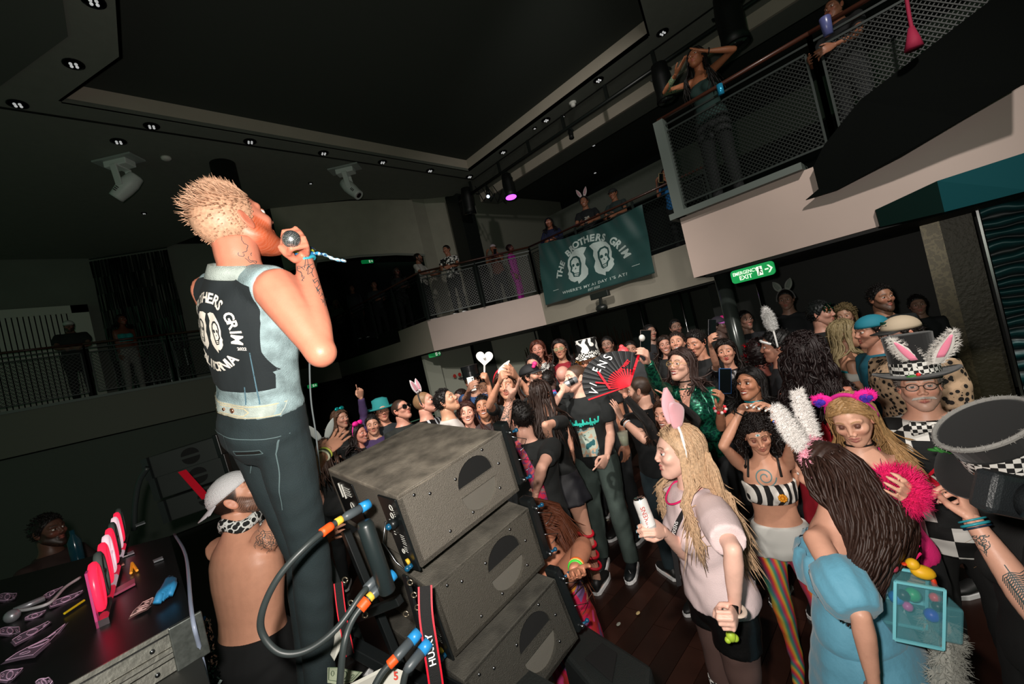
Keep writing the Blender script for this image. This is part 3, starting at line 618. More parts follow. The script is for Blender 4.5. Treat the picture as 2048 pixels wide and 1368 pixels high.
# ---- hands: x along the fingers, y towards the thumb, z out of the back of the hand; wrist at the origin
HP = {}
CURL = {'open': [(.1, .1, .1)]*4, 'relax': [(.35, .4, .3)]*4, 'fist': [(1.35, 1.5, 1.0)]*4, 'grip': [(.95, 1.0, .7)]*4, 'point': [(.05, .08, .05)]+[(1.3, 1.5, 1.)]*3, 'phone': [(.7, .6, .4)]*4, 'spread': [(-.05, .1, .1)]*4, 'two': [(.05, .05, .05), (.05, .05, .05), (1.3, 1.5, 1.), (1.3, 1.5, 1.)], 'flat': [(.0, .05, .05)]*4}
def hand(pose, vox=.0045):
    if (pose, vox) in HP: return HP[(pose, vox)]
    mb = MB(); E = []
    for x, w, h in ((-.02, .026, .02), (.0, .027, .019), (.02, .034, .0175), (.05, .041, .0165), (.075, .042, .015), (.09, .038, .0125)):
        E.append([(x, w*math.cos(a), h*math.sin(a)*.9) for a in [2*math.pi*k/14 for k in range(14)]])
    mb.rings(E)
    base = [(.088, .030, .0), (.093, .010, .002), (.089, -.010, .001), (.080, -.029, -.001)]; Ls = [(.043, .026, .022), (.047, .03, .023), (.043, .028, .022), (.034, .021, .019)]; rad = [.0092, .0095, .009, .008]
    fan = [.09, .02, -.06, -.15] if pose not in ('spread', 'open') else [.2, .06, -.08, -.24]
    for b, L_, r, fa, cu in zip(base, Ls, rad, fan, CURL[pose]):
        p = np.array(b, float); a = 0; pts = [p-np.array([.02, 0, 0]), p]; rr = [r*1.1, r*1.08]
        for l, c in zip(L_, cu):
            a += c; d = np.array([math.cos(a)*math.cos(fa), math.sin(fa)*math.cos(a), -math.sin(a)]); q = p+d*l
            pts += [p+d*l*.5, q]; rr += [r*.93, r*.98]; p = q; r *= .92
        rr[-1] = rr[-1]*.55; pts.append(p+d*.003); rr.append(.002)
        mb.tube(pts, rr, 8)
    fold = {'fist': 1., 'point': 1., 'two': 1., 'grip': .6, 'phone': .4}.get(pose, 0)
    a = np.array([.012, .022, -.004]); d1 = nrm((.62, .62-.35*fold, -.25-.55*fold)); d2 = nrm((.85, .3-.75*fold, -.2-.35*fold)); d3 = nrm((.9, .12-1.0*fold, -.15-.25*fold))
    b1 = a+d1*.045; b2 = b1+d2*.033; b3 = b2+d3*.026; mb.tube([a, (a+b1)/2, b1, (b1+b2)/2, b2, (b2+b3)/2, b3, b3+d3*.004], [.015, .014, .0118, .0105, .0108, .0095, .006, .002], 8)
    HP[(pose, vox)] = remesh(mb, vox, 2, .4); return HP[(pose, vox)]
def nails(pose):
    out = []
    base = [(.088, .030, .0), (.093, .010, .002), (.089, -.010, .001), (.080, -.029, -.001)]; Ls = [(.043, .026, .022), (.047, .03, .023), (.043, .028, .022), (.034, .021, .019)]
    fan = [.09, .02, -.06, -.15] if pose not in ('spread', 'open') else [.2, .06, -.08, -.24]; rad = [.0092, .0095, .009, .008]
    for b, L_, r, fa, cu in zip(base, Ls, rad, fan, CURL[pose]):
        p = np.array(b, float); a = 0
        for l, c in zip(L_, cu): a += c; d = np.array([math.cos(a)*math.cos(fa), math.sin(fa)*math.cos(a), -math.sin(a)]); q = p; p = p+d*l
        n_ = np.array([math.sin(a), 0, math.cos(a)]); out.append((p-d*.006+n_*r*.72, d, n_))
    return out
def solve(S_, x, y, L_, side):
    """the point on the pixel's ray at distance L_ from S_ (side -1 nearer the camera, +1 farther)"""
    r = ray(x, y); o = C0-S_; a = r@r; b = 2*o@r; c = o@o-L_*L_; D = b*b-4*a*c
    t = (-b+side*math.sqrt(D))/(2*a) if D > 0 else -b/(2*a); p = C0+r*t
    if D <= 0 and np.linalg.norm(p-S_) > L_*1.12: p = S_+nrm(p-S_)*L_*1.12
    return p
def hdir(a): a = math.radians(a); return -FH*math.cos(a)+RT*math.sin(a)
UP = np.array([0, 0, 1.])
SKIN = mat('skin', '#c08a70', .45, attr='Col', var=.06, vscale=30, bump=.06, bscale=220, spec=.4, sss=.0)
def frame(f, up):
    f = nrm(f); l = nrm(np.cross(up, f)); u = np.cross(f, l); return np.array([f, l, u])   # rows: front, left, up
TORM = [(.84, .085, .085, .0), (.90, .150, .112, -.01), (.96, .164, .118, -.012), (1.03, .152, .108, -.004), (1.10, .140, .098, 0), (1.18, .148, .102, 0), (1.27, .162, .112, .004), (1.35, .168, .110, .004), (1.40, .150, .098, 0), (1.44, .118, .078, -.004), (1.475, .080, .064, -.006), (1.50, .06, .058, -.004)]
TORF = [(.84, .085, .088, .0), (.90, .155, .115, -.012), (.96, .168, .12, -.016), (1.03, .150, .104, -.004), (1.10, .122, .088, 0), (1.18, .124, .088, 0), (1.27, .136, .096, .004), (1.35, .142, .094, .002), (1.40, .128, .084, 0), (1.44, .098, .068, -.004), (1.475, .066, .054, -.006), (1.50, .05, .05, -.004)]
NP = [0]
class Fig: pass
def person(label, head, yaw, look=None, H=None, tall=1.0, fem=0, girth=1.0, skin='#d79f86', group=None, arms=None, top=None, bottom=None, shoes='#1a1a1a', lean=(0, 0), vox=None, floor=0., hd=None, hroll=0, hpitch=0, pelvis=None, hips=None, legs=True, legpts=None, cat='person', headscale=1.0, cut=None, closed=False, neck=1., armr=1., farmr=None, legr=1., **sp):
    """head: (px, py, depth) or (px, py, z, 'z'); yaw: 0 faces the camera, +90 faces right in the picture"""
    G = Fig(); hc = Pz(*head[:3]) if len(head) == 4 else P(*head); G.hc = hc; dep = depth(hc)
    s = H/1.75 if H else tall; G.s = s
    sp['skin'] = skin; spec = sp
    az = math.degrees(math.atan2((hc-C0)@RT, (hc-C0)@FH)); f = hdir(yaw-az); hf = hdir((yaw if look is None else look)-az)    # yaw is measured from the line of sight
    if vox is None: vox = .010 if dep < 2.7 else (.014 if dep < 5 else .02)
    G.f = f; l = np.cross(UP, f); G.l = l
    ll = lean; ln = f*ll[0]+l*ll[1]                       # lean: how far the neck sits ahead / left of the pelvis
    tot = nrm(UP+ln*1.0)
    nk = hc-UP*.102*s-hf*.018*s                            # top of neck under the skull
    nb = nk-nrm(UP*1+ln*.5)*(.046 if not fem else .054)*s*neck                       # base of neck (z 1.49)
    pv = nb-tot*.56*s if pelvis is None else np.array(pelvis)         # pelvis centre (z .93)
    G.nb, G.pv = nb, pv
    base = (pv[0], pv[1], floor); t = empty('person', base, label, cat, group); G.t = t; G.base = base
    # torso rings along the spine
    tor = TORF if fem else TORM; ax = nrm(nb-pv); Fx = nrm(f-ax*(f@ax)); Lx = np.cross(ax, Fx); G.ax, G.Fx, G.Lx = ax, Fx, Lx
    k_ = np.linalg.norm(nb-pv)/(.56*s)
    def ring(z, w, d, o, ex=0., n=28):
        c = pv+ax*(z-.93)*s*k_+Fx*o*s
        return [c+Lx*(w*s*girth+ex)*math.cos(a)*(1 if True else 1)+Fx*(d*s*girth+ex)*math.sin(a) for a in [2*math.pi*k/n for k in range(n)]]
    G.ring = ring
    def prof(z):
        zs = [r[0] for r in tor]; return [np.interp(z, zs, [r[i] for r in tor]) for i in (1, 2, 3)]
    G.prof = prof
    def torso_mb(mb, z0, z1, ex=0., flare=0., steps=14):
        R = []
        for i in range(steps+1):
            z = z0+(z1-z0)*i/steps; w, d, o = prof(z); e = ex+flare*max(0, 1-(z-z0)/.25) if flare else ex
            R.append(ring(z, w, d, o, e))
        mb.rings(R)
        if fem and z1 > 1.28:
            for sg in (-1, 1):
                c = pv+ax*(1.275-.93)*s*k_+Fx*.072*s*girth+Lx*sg*.062*s*girth; mb.ball(c, (.060*s*(.6+.4*girth)+ex*.5), 14, 10)
        return mb
    shw = (.178 if not fem else .155)*s*(1+.3*(girth-1)); G.sh = {}; G.el = {}; G.wr = {}
    body = MB(); torso_mb(body, .84, 1.5)
    neckr = (.064 if not fem else .051)*s*(1+.25*(girth-1))
    body.tube([nb-ax*.04*s, nb, (nb+nk)/2, nk, nk+UP*.05*s], [neckr*1.25, neckr*1.06, neckr*.96, neckr, neckr], 14)
    ua, fa = .29*s, .255*s; arms = arms or {}
    armt = []; G.hands = {}
    rr = 1+.6*(girth-1); am = (1 if not fem else .84)*rr*armr
    for side, sg in (('L', 1), ('R', -1)):
        a = arms.get(side); raise_ = 0
        Sj = nb-ax*.082*s+Lx*sg*shw
        if a and a.get('up'): Sj = Sj+ax*.035*s-Lx*sg*.015*s
        if a is None or 'rel' in a:
            rel = (a or {}).get('rel', ((.02, .05, -1), (.15, -.02, -1)))
            d1, d2 = rel; Ej = Sj+nrm(f*d1[0]+l*sg*d1[1]+UP*d1[2])*ua; Wj = Ej+nrm(f*d2[0]+l*sg*d2[1]+UP*d2[2])*fa
            hdv = nrm(Wj-Ej); pose = (a or {}).get('hand', 'relax')
        else:
            e, w = a['e'], a['w']
            Ej = np.array(e[1:]) if e[0] == 'w' else solve(Sj, e[0], e[1], ua, e[2])
            Wj = np.array(w[1:]) if w[0] == 'w' else solve(Ej, w[0], w[1], fa, w[2])
            Ej = Sj+nrm(Ej-Sj)*np.clip(np.linalg.norm(Ej-Sj), ua*.85, ua*1.12); pose = a.get('hand', 'relax')
            if 't' in a: hdv = nrm(solve(Wj, a['t'][0], a['t'][1], .18*s, a['t'][2])-Wj)
            else: hdv = nrm(Wj-Ej)
        G.sh[side], G.el[side], G.wr[side] = Sj, Ej, Wj
        body.tube([Sj-Lx*sg*.05*s, Sj, Sj+(Ej-Sj)*.2, Sj+(Ej-Sj)*.5, Sj+(Ej-Sj)*.85, Ej], [r_*s*am for r_ in (.045, .056, .053, .046, .038, .038)], 12)
        body.tube([Ej-(Wj-Ej)*.03, Ej+(Wj-Ej)*.05, Ej+(Wj-Ej)*.25, Ej+(Wj-Ej)*.6, Ej+(Wj-Ej)*.9, Wj, Wj+hdv*.02*s], [r_*s*am/armr*(farmr or armr) for r_ in (.034, .038, .042, .034, .026, .025, .024)], 12)
        body.ball(Ej, .0385*s*am, 12, 8)
        # hand orientation
        pal = (a or {}).get('palm')                         # where the back of the hand points
        bk = (np.array(pal, float) if pal is not None else (l*sg*.8+f*.3)); bk = nrm(bk-hdv*(bk@hdv)); th = np.cross(bk, hdv)*1.
        if sg > 0: pass
        # rows: finger, thumb, back ; mirrored for the left hand
        yv = np.cross(bk, hdv); mir = 1 if (a or {}).get('thumb', 1) > 0 else -1
        # natural: for right hand thumb = cross(back, fingers)*? chosen so that palm-down right hand has thumb to the left
        yv = yv*(-1 if sg > 0 else 1)*mir
        hv, hf_ = hand(pose, .0045 if dep < 2.9 else .007); hs = s*(.98 if fem else 1.06)*(a or {}).get('hs', 1.)
        A3 = np.array([hdv, yv, bk]); G.hands[side] = (Wj, A3, hs, pose); flip = np.linalg.det(A3) < 0
        armt.append((hv*hs@A3+Wj, [q[::-1] for q in hf_] if flip else hf_))
    # legs
    hj = {}; kn = {}; an = {}; lm = (1 if not fem else .98)*(1+.7*(girth-1))*legr
    fz = floor+.075*s
    for side, sg in (('L', 1), ('R', -1)):
        hj[side] = pv-ax*.02*s+Lx*sg*.088*s*girth
        if legpts: K, N_ = legpts[side]
        else:
            st = (hips or {}).get(side, (0, .02)); N_ = np.array([pv[0], pv[1], fz])+f*st[0]+l*sg*(.10*s+st[1]); 
            K = (hj[side]+N_)/2+f*(.03 if not (hips or {}).get('bend') else hips['bend'])+UP*.02
        kn[side], an[side] = np.array(K), np.array(N_)
    G.kn, G.an, G.hj = kn, an, hj
    def leg_mb(mb, ex=0., z_end=0., flare=0., ankle=True):
        for sd in 'LR':
            h, k, n_ = hj[sd], kn[sd], an[sd]
            pts = [h+ax*.03, h, h+(k-h)*.35, h+(k-h)*.8, k, k+(n_-k)*.25, k+(n_-k)*.6, n_]; r_ = [.085, .09, .084, .062, .057, .058, .044, .038]
            r_ = [q*s*lm+ex+flare*max(0, (i-3)/4) for i, q in enumerate(r_)]
            if z_end:  # stop part way: fraction of the leg
                tot_ = 7*z_end; m = int(tot_); fr_ = tot_-m; p2 = pts[:m+1]; q2 = r_[:m+1]
                if fr_ > .05: p2.append(pts[m]+(pts[m+1]-pts[m])*fr_); q2.append(r_[m]+(r_[m+1]-r_[m])*fr_)
                pts, r_ = p2, q2
            mb.tube(pts, r_, 16)
        return mb
    if legs:
        leg_mb(body)
        for sd in 'LR': 
            n_ = an[sd]; body.tube([n_-f*.045*s-UP*.02*s, n_+UP*0-UP*.03*s, n_+f*.08*s-UP*.045*s, n_+f*.15*s-UP*.055*s, n_+f*.185*s-UP*.06*s], [.034*s, .04*s, .036*s, .032*s, .015*s], 12)
    v, fc = remesh(body, vox, 5, .5)
    if spec.get('bodypaint'): bc = spec['bodypaint'](v, G)
    else: bc = np.array(lin(skin))
    pr = Parts(); pr.add(v, fc, bc)
    for hv, hf_ in armt: pr.add(hv, hf_, lin(skin))
    # head
    if hroll or hpitch or True:
        hu = nrm(UP*math.cos(math.radians(hpitch))-hf*math.sin(math.radians(hpitch))); hfr = nrm(hf*math.cos(math.radians(hpitch))+UP*math.sin(math.radians(hpitch)))
        hl = np.cross(hu, hfr); cr, sr = math.cos(math.radians(hroll)), math.sin(math.radians(hroll)); hu2 = hu*cr+hl*sr; hl2 = hl*cr-hu*sr
        HA = np.array([hfr, hl2, hu2])
    hs = s*headscale; G.HA, G.hs = HA, hs
    if H and not headscale: hs = s
    pt, A_, E_ = head_grid(float(fem), float(spec.get('beard', 0) > .5)*spec.get('beardsize', 1.) if spec.get('beard') else 0., spec.get('nose', 1.), spec.get('jaw', 1. if not fem else .94), spec.get('smile', 0.))
    G.hp = pt; ptf = pt.reshape(-1, 3); pr.add(ptf*hs@HA+hc, grid_faces(NE, NA), head_colors(ptf, spec))
    G.to = lambda p: np.asarray(p)*hs@HA+hc
    for sg in (-1, 1):                                    # ears, eyes, lids
        b = MB(); b.ball((0, 0, 0), (.017, .0065, .031), 14, 10); ev = np.array(b.v); ev[:, 1] -= .007*np.exp(-((ev[:, 0]-.002)**2+(ev[:, 2]-.002)**2)/.00018)*(ev[:, 1] > 0)
        ev[:, 0] -= .2*ev[:, 2]; ev = ev*np.array([1, 1, 1])+0; ev[:, 1] *= 1; ev[:, 1] -= .35*ev[:, 0]*1; ev[:, 1] = ev[:, 1]*sg+sg*.079; ev += np.array([-.008, 0, -.004])
        pr.add(G.to(ev), b.f if sg > 0 else [q[::-1] for q in b.f], np.array(lin(skin))*np.array([1, .85, .82]))
        b = MB(); b.ball((0, 0, 0), .0125, 14, 12, [(0, 1, 0), (0, 0, 1), (1, 0, 0)]); ev = np.array(b.v)
        g_ = nrm(spec.get('gaze', (1, 0, 0))); ca = ev@g_/.0125; ec = np.where(ca[:, None] > .955, np.array([.005, .004, .004]), np.where(ca[:, None] > .86, np.array(lin(spec.get('iris', '#4a2f1c'))), np.array([.75, .72, .68])))
        if closed: ec = np.tile(np.array(lin(spec.get('shadow', skin)))*.8, (len(ev), 1)); ev = ev*1.06
        pr.add(G.to(ev+np.array([.0745, .031*sg, .008])), b.f, ec)
        if not closed:
            b = MB(); R_ = []
            for e_ in np.linspace(.28, 1.3, 6): R_.append([(.0137*math.cos(e_)*math.cos(a), .0137*math.cos(e_)*math.sin(a), .0137*math.sin(e_)) for a in np.linspace(-1.5, 1.5, 9)])
            b.rings(R_, caps=False, closed=False)
            R_ = []
            for e_ in np.linspace(-1.3, -.5, 4): R_.append([(.0135*math.cos(e_)*math.cos(a), .0135*math.cos(e_)*math.sin(a), .0135*math.sin(e_)) for a in np.linspace(-1.5, 1.5, 9)])
            b.rings(R_, caps=False, closed=False); pr.add(G.to(np.array(b.v)+np.array([.0745, .031*sg, .008])), b.f, lin(spec.get('shadow', skin)))
        if fem and dep < 4:
            b = MB(); la = []
            for a in np.linspace(-.9, .9, 9):
                p0 = np.array([.0135*math.cos(a), .0135*math.sin(a), .003 if not closed else -.004]); b.add([p0, p0+np.array([0, .0012, 0]), p0*1.0+np.array([.007, .003*math.sin(a), .003 if not closed else -.005])], [(0, 1, 2)])
            pr.add(G.to(np.array(b.v)+np.array([.0745, .031*sg, .008])), b.f, (.004, .003, .003))
    if spec.get('nailc'):
        for sd in 'LR':
            Wj, A3, hs_, pose = G.hands[sd]
            for c, d, n_ in nails(pose):
                b = MB(); y_ = np.cross(n_, d); b.box(c, (.016, .0095, .003), [d, y_, n_]); pr.add((np.array(b.v)*hs_)@A3+Wj, b.f, lin(spec['nailc']))
    G.body = pr.build('body', SKIN, t, base); G.torso_mb, G.leg_mb = torso_mb, leg_mb; G.am = am; G.vox = vox
    top and garment_top(G, **top); bottom and garment_bottom(G, **bottom)
    if shoes and legs: make_shoes(G, shoes)
    h = spec.get('hair', 'short')
    if h != 'bald': make_hair(G, h, spec.get('hairc', '#2a1c14'), spec)
    NP[0] += 1; return G
def wrinkle(v, amp, sc=1., seed=0):
    """cloth folds: a little displacement along a pseudo-normal"""
    p = v*sc; n_ = np.sin(p[:, 0]*31+4*np.sin(p[:, 2]*9+seed))*np.sin(p[:, 2]*37+3*np.sin(p[:, 1]*17))+.6*np.sin(p[:, 1]*53+p[:, 2]*41+seed)
    return n_*amp
def cloth_obj(G, name, mb, m, vox=None, it=3, wr=.0025, seed=0):
    v, f_ = remesh(mb, vox or G.vox, it, .5); c = v.mean(0); rad = v-c; 
    # displace outward from the nearest axis of the figure
    a = G.pv; q = v-a; r_ = q-np.outer(q@G.ax, G.ax); n_ = r_/(np.linalg.norm(r_, axis=1)[:, None]+1e-6); v = v+n_*wrinkle(v, wr, 1., seed)[:, None]
    me = bpy.data.meshes.new(name); me.from_pydata((v-np.array(G.base)).tolist(), [], f_); me.shade_smooth(); return link(name, me, m, G.t)
def garment_top(G, kind='tshirt', m=None, sleeve=None, z0=.90, z1=1.475, ex=.012, flare=.0, name=None, sleevem=None, wr=.0025, loose=1.):
    s = G.s; sleeve = {'tshirt': .62, 'long': 2.0, 'vest': .0, 'band': -1, 'tank': 0}[kind] if sleeve is None else sleeve
    mb = MB(); G.torso_mb(mb, z0, z1, ex*loose, flare)
    if sleeve >= 0:
        for sd, sg in (('L', 1), ('R', -1)):
            Sj, Ej, Wj = G.sh[sd], G.el[sd], G.wr[sd]; e = ex*loose
            if sleeve == 0: mb.tube([Sj-G.Lx*sg*.10*s, Sj-G.Lx*sg*.03*s, Sj-G.Lx*sg*.004*s], [.05*s+e, .052*s+e, .05*s+e], 14); continue
            mb.tube([Sj-G.Lx*sg*.06*s, Sj, Sj+(Ej-Sj)*max(.12, min(1, sleeve)*.5), Sj+(Ej-Sj)*max(.15, min(1, sleeve))], [.042*s*G.am+e, .053*s*G.am+e, .052*s*G.am+e*1.2, (.048 if sleeve < 1 else .04)*s*G.am+e*(.9 if 0 < sleeve < 1 else 1.)], 14)
            if sleeve > 1.: 
                q = sleeve-1; mb.tube([Ej-(Wj-Ej)*.03, Ej+(Wj-Ej)*.25*q, Ej+(Wj-Ej)*.6*q, Ej+(Wj-Ej)*.95*q], [r_*s*G.am+e*.8 for r_ in (.038, .043, .036, .030)], 14)
    return cloth_obj(G, name or {'tshirt': 'shirt', 'long': 'top', 'vest': 'vest', 'band': 'bandeau', 'tank': 'tank_top'}[kind], mb, m, vox=max(.009, G.vox*.95), wr=wr)
def garment_bottom(G, kind='trousers', m=None, ex=.01, z1=1.02, length=None, name=None, flare=0.):
    s = G.s; mb = MB()
    if kind in ('trousers', 'shorts', 'leggings'):
        G.torso_mb(mb, .84, z1, ex); length = {'trousers': 1., 'shorts': .36, 'leggings': 1.}[kind] if length is None else length
        G.leg_mb(mb, ex*(1. if kind != 'leggings' else .4), z_end=0 if length >= 1 else length, flare=.008 if kind == 'trousers' else 0)
    else:                                                 # skirt or dress bottom
        L_ = length or .5; R = []
        for i in range(9):
            u = i/8; z = z1-(z1-.95)*min(1, u*3); w, d, o = G.prof(max(z, .92)); zz = z1-u*L_; e = ex+flare*u
            c = G.pv+G.ax*(z1-.93)*s-UP*(u*L_)*s+G.Fx*o*s; n = 40
            R.append([c+G.Lx*(w*s+e)*math.cos(a)*(1+.05*u*math.sin(9*a))+G.Fx*(d*s+e)*math.sin(a)*(1+.05*u*math.sin(9*a)) for a in [2*math.pi*k/n for k in range(n)]])
        mb.rings(R)
    return cloth_obj(G, name or kind, mb, m, vox=max(.009, G.vox*.95))
def make_shoes(G, c, sole='#e8e8e8', bare=False):
    s = G.s; m = mat('shoe_'+c, c, .5); ms = mat('sole_'+sole, sole, .6)
    for sd in 'LR':
        n_ = G.an[sd]; z = n_[2]-.075*s; mb = MB(); f = G.f; R = []; l = G.l
        for x, w, h in ((-.075, .025, .05), (-.06, .037, .085), (-.02, .041, .10), (.03, .042, .085), (.09, .047, .06), (.15, .046, .05), (.19, .034, .042), (.212, .012, .03)):
            c_ = np.array([n_[0], n_[1], z])+f*x*s; R.append([c_+l*w*s*math.cos(a)+UP*(h*s*(.5+.5*math.sin(a))+.012*s) for a in [2*math.pi*k/12 for k in range(12)]])
        mb.rings(R); sh = mb.build('shoe', m, G.t, smooth=True); mb = MB(); out = []
        for x, w in ((-.08, .02), (-.06, .042), (0, .045), (.09, .051), (.16, .049), (.205, .03), (.22, .008)): out.append((x, w))
        pl = [np.array([n_[0], n_[1], z+.001])+f*x*s+l*w*s for x, w in out]+[np.array([n_[0], n_[1], z+.001])+f*x*s-l*w*s for x, w in out[::-1]]
        mb.prism(pl, UP*.024*s).build('sole', ms, sh)
def hair_mat(c): return mat('hair_'+c, c, .5, var=.3, vscale=110, spec=.35)
def strands(mb, roots, dirs, L_, w, segs=7, grav=1., curl=0., R=None, target=None, flatten=None):
    for p, d, ln_ in zip(roots, dirs, L_):
        pts = [np.array(p)]; d = nrm(d); st = ln_/segs; ph = R.random()*6; fr = R.uniform(.8, 1.2)
        for k in range(segs):
            d = nrm(d+np.array([0, 0, -1.])*grav*.35+R_vec(R)*.06)
            pts.append(pts[-1]+d*st+(np.array([math.cos(ph+k*2.1*fr), math.sin(ph+k*2.1*fr), math.cos(ph+k*1.3)])*curl if curl else 0))
        mb.tube(pts, [w*(1-.0*k/segs) for k in range(segs-1)]+[w*.6, w*.1], 4)
def R_vec(R): return np.array([R.uniform(-1, 1), R.uniform(-1, 1), R.uniform(-1, 1)])
def make_hair(G, kind, c, spec):
    """cap of hair on the scalp plus locks; one mesh"""
    R = random.Random(NP[0]*13+5); pt = G.hp; near = depth(G.hc) < 3; s = G.s
    mk = scalp_mask(pt); th = {'short': .012, 'buzz': .005, 'curly': .035, 'afro': .06, 'spiky': .008}.get(kind, .016)*spec.get('thick', 1.)
    nn = pt-np.array([-.01, 0, .01]); nn = nn/np.linalg.norm(nn, axis=-1)[..., None]
    ph = np.sin(pt[..., 0]*210+pt[..., 1]*130)*np.sin(pt[..., 1]*190-pt[..., 2]*170)
    off = th*sm(mk, -.004, .03)*(1+.25*ph*(kind not in ('buzz', 'spiky')))-.002*(mk < 0)-.004
    if kind in ('curly', 'afro'): off = off*(1+.5*np.sin(pt[..., 0]*420+3*np.sin(pt[..., 2]*200))*np.sin(pt[..., 1]*410)*np.sin(pt[..., 2]*380+1))
    hv = (pt+nn*off[..., None]).reshape(-1, 3); keep = (mk > -.012).reshape(-1); fs = [q for q in grid_faces(NE, NA) if all(keep[i] for i in q)]
    use = sorted({i for q in fs for i in q}); mp = {i: k for k, i in enumerate(use)}
    mb = MB(); mb.add(G.to(hv[use]), [tuple(mp[i] for i in q) for q in fs])
    HA = G.HA; dn = -UP; cand = [i for i in use if mk.reshape(-1)[i] > .005]
    if (kind == 'short' and depth(G.hc) < 5.4) or (kind in ('bob', 'long') and not near and depth(G.hc) < 5.4):
        for i in R.sample(cand, min(len(cand), 420 if near else 260)):
            p = pt.reshape(-1, 3)[i]; n_ = nn.reshape(-1, 3)[i]; d = (n_*(.55 if kind == 'short' else .12)+np.array([-.6, .25*R.uniform(-1, 1), -.1+.5*(p[2] > .06)]))@HA; r0 = G.to(p+n_*th*.6); ln_ = s*R.uniform(.014, .03)*(1 if kind == 'short' else 1.3)
            mb.tube([r0, r0+nrm(d)*ln_*.5, r0+nrm(nrm(d)+R_vec(R)*.25)*ln_], [.0035*s, .003*s, .0004], 3)
    if kind == 'spiky':
        for i in R.sample(cand, min(len(cand), 1100)):
            p = ptf = pt.reshape(-1, 3)[i]; n_ = nn.reshape(-1, 3)[i]
            topw = sm(p[2], .02, .09); ln_ = (.007+.030*topw)*s*R.uniform(.7, 1.25); d = (n_*.5+np.array([-.75*(1-topw)-.75, 0, .55*topw-.35*(1-topw)]))@HA
            r0 = G.to(p+n_*.004); q1 = r0+nrm(d)*ln_*.5; q2 = r0+nrm(nrm(d)+R_vec(R)*.3)*ln_
            mb.tube([r0, q1, q2], [.0022*s, .0016*s, .0003], 3)
    if kind in ('long', 'longwavy', 'bob', 'longcurly', 'ponytail'):
        Lh = spec.get('hlen', .42 if kind != 'bob' else .2)*s; N_ = int(spec.get('hn', 260 if near else 90)*(1.7 if near else 1)); w = (.0032 if near else .008)*s*spec.get('hw', 1.)
        back = -HA[0]; 
        for i in [R.choice(cand) for _ in range(N_)]:
            p = pt.reshape(-1, 3)[i]; n_ = nn.reshape(-1, 3)[i]
            if p[0] > .02 and abs(p[1]) < .03 and p[2] > .03 and R.random() < .7: continue
            sd_ = np.sign(p[1]+1e-4); a = G.to(p+n_*(th*.9+.002)); 
            # comb down over the side/back of the skull, then fall
            q = [a]; pl = p.copy(); 
            for z_ in (.03, -.03, -.09):
                if pl[2] > z_+.01:
                    rad = .083+th+.004*R.random(); ang = math.atan2(p[1], p[0]-.0); ang = sd_*max(abs(ang), spec.get('part', 1.35))+R.uniform(-.12, .12)
                    tq_ = np.array([rad*1.12*math.cos(ang)-.014, rad*math.sin(ang), z_])
                    if len(q) == 1:
                        c0_ = np.array([-.012, 0, .028]); er = np.array([.1, .078, .09])+th
                        for uu in (.33, .67): m_ = (p*(1-uu)+tq_*uu)-c0_; q.append(G.to(c0_+m_/max(1e-4, np.linalg.norm(m_/er))))
                    q.append(G.to(tq_))
            d = nrm(spec.get('flow', (0, 0, -1))); n2 = 7; ln_ = Lh*R.uniform(.7, 1.1)-.1*s; e = q[-1]; out = nrm(e-G.hc-UP*((e-G.hc)@UP)); phs = R.random()*6; sway = R_vec(R)*.06
            wv = {'longwavy': .012, 'longcurly': .02}.get(kind, .0025)*s
            for k in range(1, n2+1):
                u = k/n2; pnt = e+np.array(d)*ln_*u+out*(.05*math.sin(u*1.6))*s*spec.get('puff', 1.)+sway*u*u*s*1.2
                pnt = pnt+np.array([math.sin(phs+u*11), math.cos(phs+u*11), 0])*wv*u
                # keep outside the shoulders
                rel = pnt-G.nb; hz_ = rel-G.ax*(rel@G.ax); rad = np.linalg.norm(hz_); zz = rel@G.ax
                if zz < .02*s: 
                    lim = .085*s+.03*s*R.random(); fr = abs(hz_@G.Fx)
                    if fr < lim: pnt = pnt+G.Fx*np.sign(hz_@G.Fx if abs(hz_@G.Fx) > .01 else out@G.Fx+1e-3)*(lim-fr)*min(1, -(zz-.02*s)/(.05*s))
                q.append(pnt)
            mb.tube(q, [w*.5]+[w]*(len(q)-3)+[w*.8, w*.15], 4)
        if kind == 'ponytail': pass
    if kind in ('curly', 'afro', 'longcurly'):
        for i in [R.choice(cand) for _ in range(220 if near else 90)]:
            p = pt.reshape(-1, 3)[i]; n_ = nn.reshape(-1, 3)[i]; a = G.to(p+n_*th*.7); r_ = .012*s; pts = []
            d = n_@HA; x_ = nrm(np.cross(d, R_vec(R))); y_ = np.cross(d, x_)
            for k in range(9): an_ = k*.9; pts.append(a+d*(.004*k*s)+x_*r_*math.cos(an_)+y_*r_*math.sin(an_))
            mb.tube(pts, .004*s, 4)
    if spec.get('extra_hair'): spec['extra_hair'](G, mb, R)
    o = mb.build('hair', hair_mat(c), G.t, smooth=True); o.data.shade_smooth(); G.hair = o; return o
